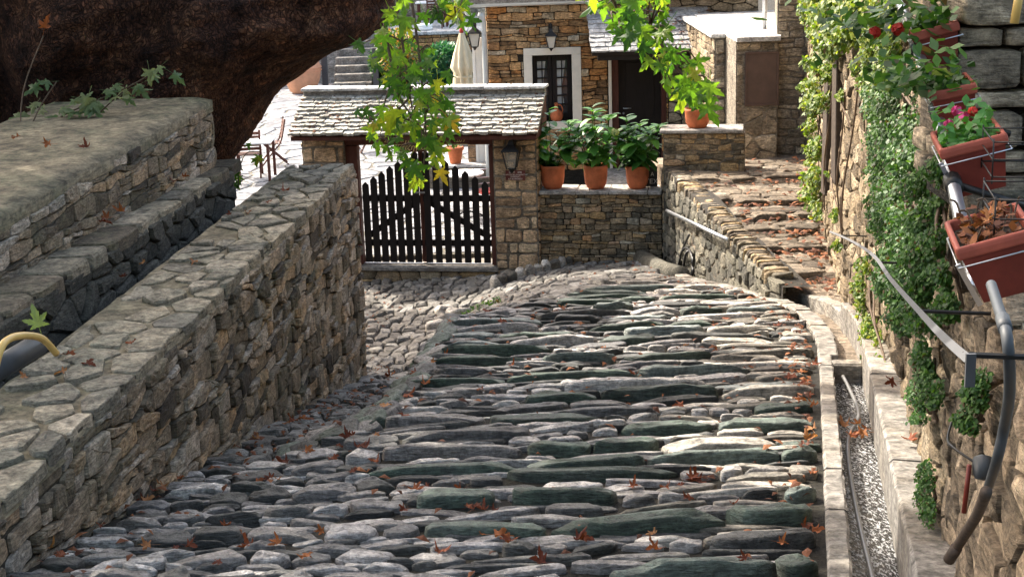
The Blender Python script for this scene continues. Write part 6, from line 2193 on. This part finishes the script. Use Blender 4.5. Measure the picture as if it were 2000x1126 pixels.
l = gl(1003, 290, -.13); lantern('rusty black lantern mounted on the tan gate pillar', GX @ Vector((l.x, -.13, l.z - .0)), 1.2, GT)
# plaque under it
l0, l1 = gl(987, 333, -.15), gl(1026, 352, -.15)
T = gthing('plaque', 'small maroon plaque with white lettering under the pillar lantern', 'sign')
box_part('plate', M['plaque'], T, (l0.x, -.15, l1.z), (l1.x, -.135, l0.z), .003)
hh = (l0.z - l1.z)
for k, (s, sz) in enumerate((('ΕΛΟΤ  1898', .034), ('ΤΟ ΑΡΧΟΝΤΙΚΟ ΜΑΚΡΙΝΙΤΣΑΣ', .024), ('ΞΕΝΩΝΑΣ', .03), ('ΚΑΙ ΚΑΦΕΝΕΙΟ', .028))):
    text_part('lettering', s, sz, ((l0.x + l1.x) / 2, -.151, l0.z - hh * (.27 + .22 * k)), T, M['white_letter'], ext=.001)
# small grey plate at the right end of the flower ledge
l = gl(1274, 338, .3)
T = gthing('number_plate', 'small dark plate with grey characters behind the rightmost flower pot', 'plate')
box_part('plate', M['black_metal'], T, (l.x - .12, .3, z_led), (l.x + .07, .315, z_led + .28), .003)
text_part('lettering', 'Α', .07, (l.x, .298, z_led + .15), T, M['white_letter'], ext=.001)
text_part('lettering', 'ΓΕΧ', .09, (l.x - .01, .298, z_led + .04), T, M['white_letter'], ext=.001)

# ================================================================== THINGS ON THE RIGHT-HAND WALL
def on_wall(px, py, o):
    """where the pixel's ray reaches the wall surface moved out by o"""
    d = ray(px, py)
    y = 2.2
    while y < 21.5:
        p = EYE + d * (y / d.y)
        if p.x >= (wx(y, p.z) if y > 5.5 else nx_(y, p.z)) - .04 - o: break
        y += .01
    return EYE + d * (y / d.y)
# flat handrail
hp = spline([on_wall(px, py, .21) for (px, py) in ((1621, 452), (1662, 470), (1705, 498), (1740, 545), (1795, 607), (1845, 660), (1893, 703))], 6)
HRL = thing('handrail', 'flat grey metal handrail bending down along the ivy wall', 'handrail', hp[-1])
mb = MB()
for a, b in zip(hp, hp[1:]): mb.bar(a - hp[-1], b + (b - a) * .02 - hp[-1], .006, .017, (1, 0, .9))
e = Vector()
mb.build('flat_bar', M['grey_rail'], HRL)
mb = MB(); mb.bar(e + Vector((0, -.008, .014)), e + Vector((0, -.008, -.045)), .017, .006, (0, 1, 0)); mb.build('turned_end', M['grey_rail'], HRL)
for k in (3, 14, 24, 34):
    q = hp[k] - hp[-1]
    mb = MB(); mb.tube([q, q + Vector((.25, -.03, -.01))], .006, 6); mb.build('bracket', M['black_metal'], HRL)
# grey drain pipe with its muddy end
pp = spline([on_wall(px, py, .12) for (px, py) in ((1936, 556), (1950, 600), (1967, 660), (1972, 760), (1962, 830), (1945, 905), (1925, 965))], 5)
DP = thing('wall_pipe', 'grey plastic drain pipe running down the near wall into a muddy elbow', 'pipe', pp[-1])
mb = MB(); mb.tube([q - pp[-1] for q in pp], .0108, 12); mb.build('grey_pipe', M['pvc'], DP, True)
pe = [on_wall(px, py, .14) for (px, py) in ((1926, 960), (1908, 1005), (1880, 1050), (1856, 1088))]
mb = MB(); mb.tube([q - pp[-1] for q in spline(pe, 4)], .0128, 12); mb.build('muddy_elbow', M['brown_pipe'], DP, True)
d_ = (pe[-1] - pe[-2]).normalized()
mb = MB(); mb.tube([pe[-1] - pp[-1] - d_ * .05, pe[-1] - pp[-1] + d_ * .01], .0155, 12); mb.build('collar', M['brown_pipe'], DP, True)
q = pp[8]; d_ = (pp[9] - pp[8]).normalized()
mb = MB(); mb.tube([q - d_ * .03 - pp[-1], q + d_ * .03 - pp[-1]], .0135, 12); mb.build('coupling', M['pvc'], DP, True)
vv = on_wall(1920, 912, .06)
VL = thing('valve', 'dark round valve with wire and red rod beside the drain pipe', 'valve', vv)
mb = MB(); mb.lathe([(0, -.02), (.03, -.02), (.035, 0), (.03, .02), (0, .02)], 14, M=Matrix.Rotation(R(90), 3, 'Y')); mb.build('body', M['pvc'], VL, True)
mb = MB(); mb.tube(spline([Vector((0, 0, 0)), Vector((-.05, .1, .02)), Vector((-.02, .25, -.01)), Vector((.02, .35, .0))], 5), .004, 5); mb.build('wire', M['black_metal'], VL, True)
mb = MB(); mb.tube([Vector((-.03, .02, 0)), Vector((-.035, .03, -.14))], .007, 6); mb.build('rod', M['planter'], VL, True)

# flower boxes on their slanting rail
rp = [at(1760, 8, 5.7), at(1800, 120, 5.3), at(1838, 245, 4.85), at(1868, 390, 4.3), at(1905, 560, 3.75)]
RL = thing('planter_rail', 'galvanised pipe rail carrying the hanging flower boxes', 'rail', rp[0])
mb = MB(); mb.tube([q - rp[0] for q in spline(rp, 5)], .02, 10); mb.build('pipe', M['steel'], RL, True)
for t in (4, 9, 14):
    q = spline(rp, 5)[t]
    mb = MB(); d_ = (rp[1] - rp[0]).normalized(); mb.tube([q - d_ * .03 - rp[0], q + d_ * .03 - rp[0]], .027, 10); mb.build('clamp', M['black_metal'], RL, True)
    mb = MB(); mb.tube([q - rp[0], q - rp[0] + Vector((.24, -.02, -.08))], .012, 6); mb.build('bracket', M['black_metal'], RL, True)
def flower_box(label, px, py, Y, w, L, h, roll, yaw=-.2, pitch=0.0):
    T = thing('planter_box', label, 'flower box', at(px, py, Y), 0, 'red brown flower boxes hung along the wall')
    T.rotation_euler = (pitch, -R(-roll), yaw)
    mb = MB()
    def rect(a, b, z): return [Vector((-a, -b, z)), Vector((a, -b, z)), Vector((a, b, z)), Vector((-a, b, z))]
    wi, li = w / 2, L / 2
    rings = [rect(wi * .66, li * .84, -h), rect(wi * .9, li * .95, -.035), rect(wi, li, -.035), rect(wi * 1.02, li * 1.01, -.015), rect(wi, li, 0), rect(wi * .86, li * .93, 0), rect(wi * .82, li * .91, -.05)]
    V = [p for r_ in rings for p in r_]
    q4 = lambda r0_, r1_: [(r_ * 4 + k, r_ * 4 + (k + 1) % 4, r_ * 4 + 4 + (k + 1) % 4, r_ * 4 + 4 + k) for r_ in range(r0_, r1_) for k in range(4)]
    m5 = MB(); m5.add(V[:8], [(3, 2, 1, 0)] + q4(0, 1), .5); m5.build('box', M['planter'], T, False)
    mb.add(V[4:], q4(0, 5) + [(20, 21, 22, 23)])
    o = mb.build('rim', M['planter_rim'], T, False)
    bv = o.modifiers.new('bevel', 'BEVEL'); bv.width = .008; bv.segments = 2; bv.limit_method = 'ANGLE'
    so = MB(); so.add(rect(wi * .84, li * .92, -.03), [(0, 1, 2, 3)]); so.build('soil', M['soil'], T, False)
    # wire holder
    hw, hl = wi * .96 + .008, li * .97 + .01
    for z, k in ((-.05, 1.0),):
        pts = [Vector((-hw * k, -hl * k - .004, z)), Vector((hw * k, -hl * k - .004, z)), Vector((hw * k, hl * k, z)), Vector((-hw * k, hl * k, z)), Vector((-hw * k, -hl * k - .004, z))]
        mw = MB()
        for a, b in zip(pts, pts[1:]): mw.tube([a, b], .0024, 5)
        mw.build('holder_wire', M['steel'], T, True)
    mw = MB(); mw.bar((-hw * 1.0, -hl, -.04), (-hw * .74, -hl * .9, -h), .004, .014, (1, 0, 0)); mw.build('holder_strap', M['steel'], T)
    return T
def sprays(T, mat, n, w, L, hgt, leaf, seed, name='foliage', z0=-.02, flop=.0):
    rs = random.Random(seed)
    mb = MB()
    for _ in range(n):
        p = Vector((rs.uniform(-w, w), rs.uniform(-L, L), z0 + abs(rs.gauss(0, hgt))))
        p.x += -flop * rs.random() * (p.z + .05) * 3
        ax = Vector((rs.uniform(-1, 1), rs.uniform(-1, 1), rs.uniform(-.4, .9))).normalized() * leaf * rs.uniform(.6, 1.2)
        by = ax.cross(Vector((rs.uniform(-.6, .6), rs.uniform(-.6, .6), 1))).normalized() * leaf * .55
        mb.add([p - ax, p - by * .9, p + ax * .5 - by * .6, p + ax, p + ax * .4 + by * .7, p + by], [(0, 1, 2, 3, 4, 5)], rs.random())
    return mb.build(name, M[mat], T, False, 'stuff')
def blooms(T, mat, pts, r_, seed):
    rs = random.Random(seed)
    for c in pts:
        mb = MB()
        for k in range(16):
            d = Vector((rs.gauss(0, 1), rs.gauss(0, 1), rs.gauss(.3, 1))).normalized()
            p = Vector(c) + d * r_ * .6
            u = d.orthogonal().normalized() * r_ * .6; w_ = d.cross(u).normalized() * r_ * .6
            mb.add([p - u, p - w_, p + u, p + w_], [(0, 1, 2, 3)], rs.random())
        mb.build('flower', M[mat], T, False)
B1 = flower_box('topmost flower box with small red flowers on the rail', 1818, 45, 5.45, .165, .34, .14, -14)
sprays(B1, 'fern', 240, .1, .2, .09, .035, 1, flop=.8); blooms(B1, 'red_flower', [(-.12, -.12, .02), (-.2, -.05, .02), (-.02, 0, .12)], .03, 2)
B2 = flower_box('second flower box from the top full of dark trailing leaves', 1852, 160, 5.0, .15, .32, .14, -12)
sprays(B2, 'fern', 330, .1, .2, .07, .03, 3, flop=.6); sprays(B2, 'shade_leaf', 8, .12, .15, .04, .06, 9, 'broad_leaves', flop=.8)
B3 = flower_box('third flower box with magenta and red flowers and dark leaves', 1888, 258, 4.6, .20, .36, .165, -15)
sprays(B3, 'hydrangea', 170, .085, .16, .045, .026, 5); blooms(B3, 'pink', [(-.05, -.06, .045), (-.01, .08, .06), (.0, -.03, .055)], .022, 6); blooms(B3, 'red_flower', [(.035, .05, .05), (-.02, .14, .06)], .02, 8)
B4 = flower_box('lowest flower box holding dead leaves and dry stems', 1928, 438, 3.85, .20, .34, .165, -17)
sprays(B4, 'litter', 150, .07, .14, .02, .022, 7, 'dead_leaves')
rs = random.Random(3)
for k in range(9):
    a = Vector((rs.uniform(-.06, .06), rs.uniform(-.12, .14), -.02)); b = a + Vector((rs.uniform(-.08, .06), rs.uniform(-.06, .06), rs.uniform(.03, .09)))
    mb = MB(); mb.tube(spline([a, a.lerp(b, .6) + Vector((.01, .02, .015)), b], 3), .003, 4); mb.build('dry_stem', M['twig'], B4, True)
for k in range(5):
    place_leaf(rs.choice(DRY), 'dead_leaf', Vector((rs.uniform(-.04, .04), rs.uniform(-.1, .08), .005 + .006 * k)), rs.uniform(.05, .08), Vector((rs.uniform(-1, 1), rs.uniform(-1, 1), .1)), Vector((.2, -.3, 1)), B4, None, .6)
# empty wire racks and a bamboo cane
for k, (px, py, Y) in enumerate(((1978, 262, 4.3), (1985, 370, 3.9))):
    T = thing('wire_rack', ('upper' if k == 0 else 'lower') + ' empty wire plant rack right of the flower boxes', 'rack', at(px, py, Y), -.2)
    for z in (0, -.05, -.1):
        mb = MB(); mb.tube([(-.07, -.15, z), (.12, -.15, z)], .0024, 5); mb.tube([(-.07, .12, z), (.12, .12, z)], .0024, 5); mb.tube([(-.07, -.15, z), (-.07, .12, z)], .0024, 5)
        mb.build('wire_loop', M['black_metal'], T, True, 'stuff')
    for (x, y) in ((-.07, -.15), (.02, -.15), (-.07, .12)):
        mb = MB(); mb.tube([(x, y, .01), (x, y, -.12)], .0024, 5); mb.build('wire_upright', M['black_metal'], T, True)
a, b = at(1996, -40, 4.6), at(1981, 46, 4.6)
mb = MB(); mb.tube([a, b], .014, 10)
tag(mb.build('bamboo_cane', M['yellow_hose'], None, True), 'short yellow cane at the upper right against the large grey stones', 'cane')
# yellow hose and blue grey pipe end in the ditch
hs = spline([at(-14, 745, 5.7), at(-2, 690, 5.75), at(14, 664, 5.85), at(45, 655, 6.0), at(82, 661, 6.15), at(110, 690, 6.25)], 6)
mb = MB(); mb.tube(hs, .016, 10)
tag(mb.build('hose', M['yellow_hose'], None, True), 'yellow hose looping up out of the dark ditch', 'hose')
mb = MB(); mb.tube([at(-30, 735, 5.9), at(75, 672, 6.35)], .05, 12)
tag(mb.build('pipe', M['pvc'], None, True), 'blue grey pipe lying in the ditch under the yellow hose', 'pipe')
o = place_leaf(YOUNG[1], 'fallen_leaf', at(80, 650, 6.4), .15, Vector((-.2, 0, 1)), Vector((.3, -1, .2)))
tag(o, 'large pale withered leaf standing in the ditch by the yellow hose', 'leaf', 'leaf in the ditch')

# ------------------------------------------------------------------ ivy and ferns on the wall
def clumpfoliage(name, label, cat, spots, mat, n, leaf, thick, seed, kindred=None, ylim=(5.4, 21.2)):
    """leaf mass hanging on the wall: spots are (pixel x, pixel y, radius in pixels)"""
    rs = random.Random(seed)
    mb = MB()
    tot = sum(s[2] ** 2 for s in spots)
    cen = None
    for (px, py, r_) in spots:
        p0_ = on_wall(px, py, .02)
        z = proj(p0_)[2]
        rad = r_ / F * z
        for _ in range(max(6, int(n * r_ * r_ / tot))):
            a = rs.uniform(0, 6.283); q = rs.random() ** .6
            # the wall recedes steeply: spread further along it than across the picture
            y = p0_.y + math.cos(a) * q * rad * 2.4
            zz = p0_.z + math.sin(a) * q * rad * 1.25 + rs.gauss(0, rad * .15)
            if not ylim[0] < y < ylim[1]: continue
            if nz((y, zz, seed), 3.2) < -.28: continue
            d = .03 + thick * rs.random() * (1 - q * .6)
            p = Vector(((wx(y, zz) if y > 5.5 else nx_(y, zz)) - d - .05, y, zz))
            s = leaf * rs.uniform(.4, 1.4)
            ax = Vector((rs.uniform(-.8, .2), rs.uniform(-1, 1), rs.uniform(-1, .3))).normalized() * s
            nn = Vector((-1, rs.uniform(-.9, .3), rs.uniform(-.2, 1.0))).normalized()
            by = nn.cross(ax).normalized() * s * .75
            mb.add([p - ax * .8, p - by * .8 - ax * .2, p - by * .6 + ax * .5, p + ax, p + by * .6 + ax * .5, p + by * .8 - ax * .2], [(0, 1, 2, 3, 4, 5)], min(1, max(0, rs.gauss(.5, .28))))
    # woody runners behind the leaves
    o = mb.build(name, M[mat], None, False)
    m6 = MB()
    for k in range(0, len(spots) - 1):
        a_, b_ = on_wall(spots[k][0], spots[k][1], .02), on_wall(spots[k + 1][0], spots[k + 1][1], .02)
        if (a_ - b_).length > 3 or (a_ - b_).length < .05: continue
        sp2 = spline([a_, a_.lerp(b_, .35) + Vector((-.03, rs.uniform(-.1, .1), rs.uniform(-.1, .1))), a_.lerp(b_, .7) + Vector((-.02, rs.uniform(-.1, .1), 0)), b_], 4)
        m6.tube(sp2, .008, 5)
    if m6.v:
        w_ = m6.build('stems', M['twig'], o, True, 'stuff')
    return tag(o, label, cat, kindred, 'thing')
clumpfoliage('ivy', 'yellow green ivy hanging at the sunlit far top of the tall wall', 'ivy', [(1600, 15, 40), (1620, 50, 35), (1650, 30, 45), (1605, 120, 18), (1600, 170, 16), (1600, 250, 16), (1598, 330, 18), (1600, 380, 18), (1690, 30, 34), (1625, 200, 16), (1612, 290, 18), (1604, 200, 22), (1608, 350, 20), (1640, 80, 30), (1665, 60, 30), (1700, 60, 26), (1610, 410, 16), (1630, 140, 18)], 'ivy', 14000, .030, .26, 1)
clumpfoliage('ivy', 'green ivy spreading below the topmost flower box', 'ivy', [(1740, 60, 40), (1720, 110, 32), (1740, 150, 40), (1765, 100, 30), (1700, 10, 30), (1760, 20, 40), (1730, 30, 40), (1715, 160, 30), (1712, 60, 34), (1735, 190, 36)], 'ivy', 8500, .021, .15, 2)
clumpfoliage('fern', 'dense green fern patch in the middle of the tall wall', 'fern', [(1740, 210, 38), (1745, 270, 42), (1750, 330, 42), (1748, 390, 40), (1750, 450, 36), (1760, 500, 30), (1790, 300, 34), (1800, 240, 30), (1735, 180, 30), (1805, 320, 36), (1800, 380, 30), (1775, 560, 30), (1760, 420, 40), (1775, 380, 48), (1785, 460, 44), (1775, 540, 38), (1765, 300, 50), (1765, 220, 44), (1790, 510, 40)], 'fern', 30000, .0145, .2, 3)
clumpfoliage('fern', 'fern clump above the bend of the grey handrail', 'fern', [(1800, 400, 34), (1805, 460, 34), (1800, 520, 34), (1790, 570, 30), (1825, 360, 24), (1785, 620, 24), (1840, 430, 26), (1835, 500, 28), (1830, 560, 26), (1820, 610, 24), (1850, 640, 18)], 'fern', 13000, .0125, .17, 4)
clumpfoliage('wall_creeper', 'yellow green creeper low on the wall beside the channel', 'creeper', [(1690, 560, 22), (1700, 610, 22), (1710, 650, 24), (1725, 680, 26), (1735, 730, 26), (1700, 520, 16), (1740, 770, 22), (1715, 700, 24)], 'ivy', 3800, .018, .12, 5)
clumpfoliage('fern', 'feathery fern tuft just below the handrail end', 'fern', [(1825, 700, 26), (1835, 740, 30), (1815, 770, 24), (1850, 770, 20), (1820, 820, 18)], 'fern', 2800, .0115, .1, 6, ylim=(3, 21))
clumpfoliage('fern', 'small fern tuft low on the near wall above the channel', 'fern', [(1830, 930, 22), (1825, 970, 22), (1835, 1000, 18)], 'fern', 1300, .010, .08, 7, ylim=(3, 21))
clumpfoliage('fern', 'fern tuft behind the grey drain pipe', 'fern', [(1935, 770, 22), (1920, 820, 20), (1945, 745, 18)], 'fern', 1200, .010, .08, 8, ylim=(2.6, 21))
clumpfoliage('wall_creeper', 'pale creeper sprigs on the sunlit stretch of wall', 'creeper', [(1625, 330, 12), (1640, 420, 12), (1650, 180, 12), (1665, 260, 10), (1645, 480, 10), (1680, 130, 14)], 'ivy', 900, .022, .08, 9)
clumpfoliage('fern', 'trailing fern on the near wall just left of the two lower flower boxes', 'fern', [(1862, 330, 24), (1850, 400, 26), (1856, 470, 24), (1866, 540, 22), (1845, 300, 22), (1880, 600, 20)], 'fern', 5000, .0115, .12, 10, ylim=(3, 21))
# weeds at the crest of the path
p = on_ground(940, 605)
mb = MB()
for k in range(70):
    q = p + Vector((U(-.22, .25), U(-.1, .3), 0)); q.z = G(q.x, q.y) + U(0, .06)
    ax = Vector((U(-1, 1), U(-1, 1), U(.2, 1))).normalized() * .04; by = ax.orthogonal().normalized() * .015
    mb.add([q - ax, q - by, q + ax, q + by], [(0, 1, 2, 3)], random.random())
tag(mb.build('weeds', M['fern'], None, False), 'small green weeds growing at the crest of the cobbled path', 'weeds', None, 'stuff')
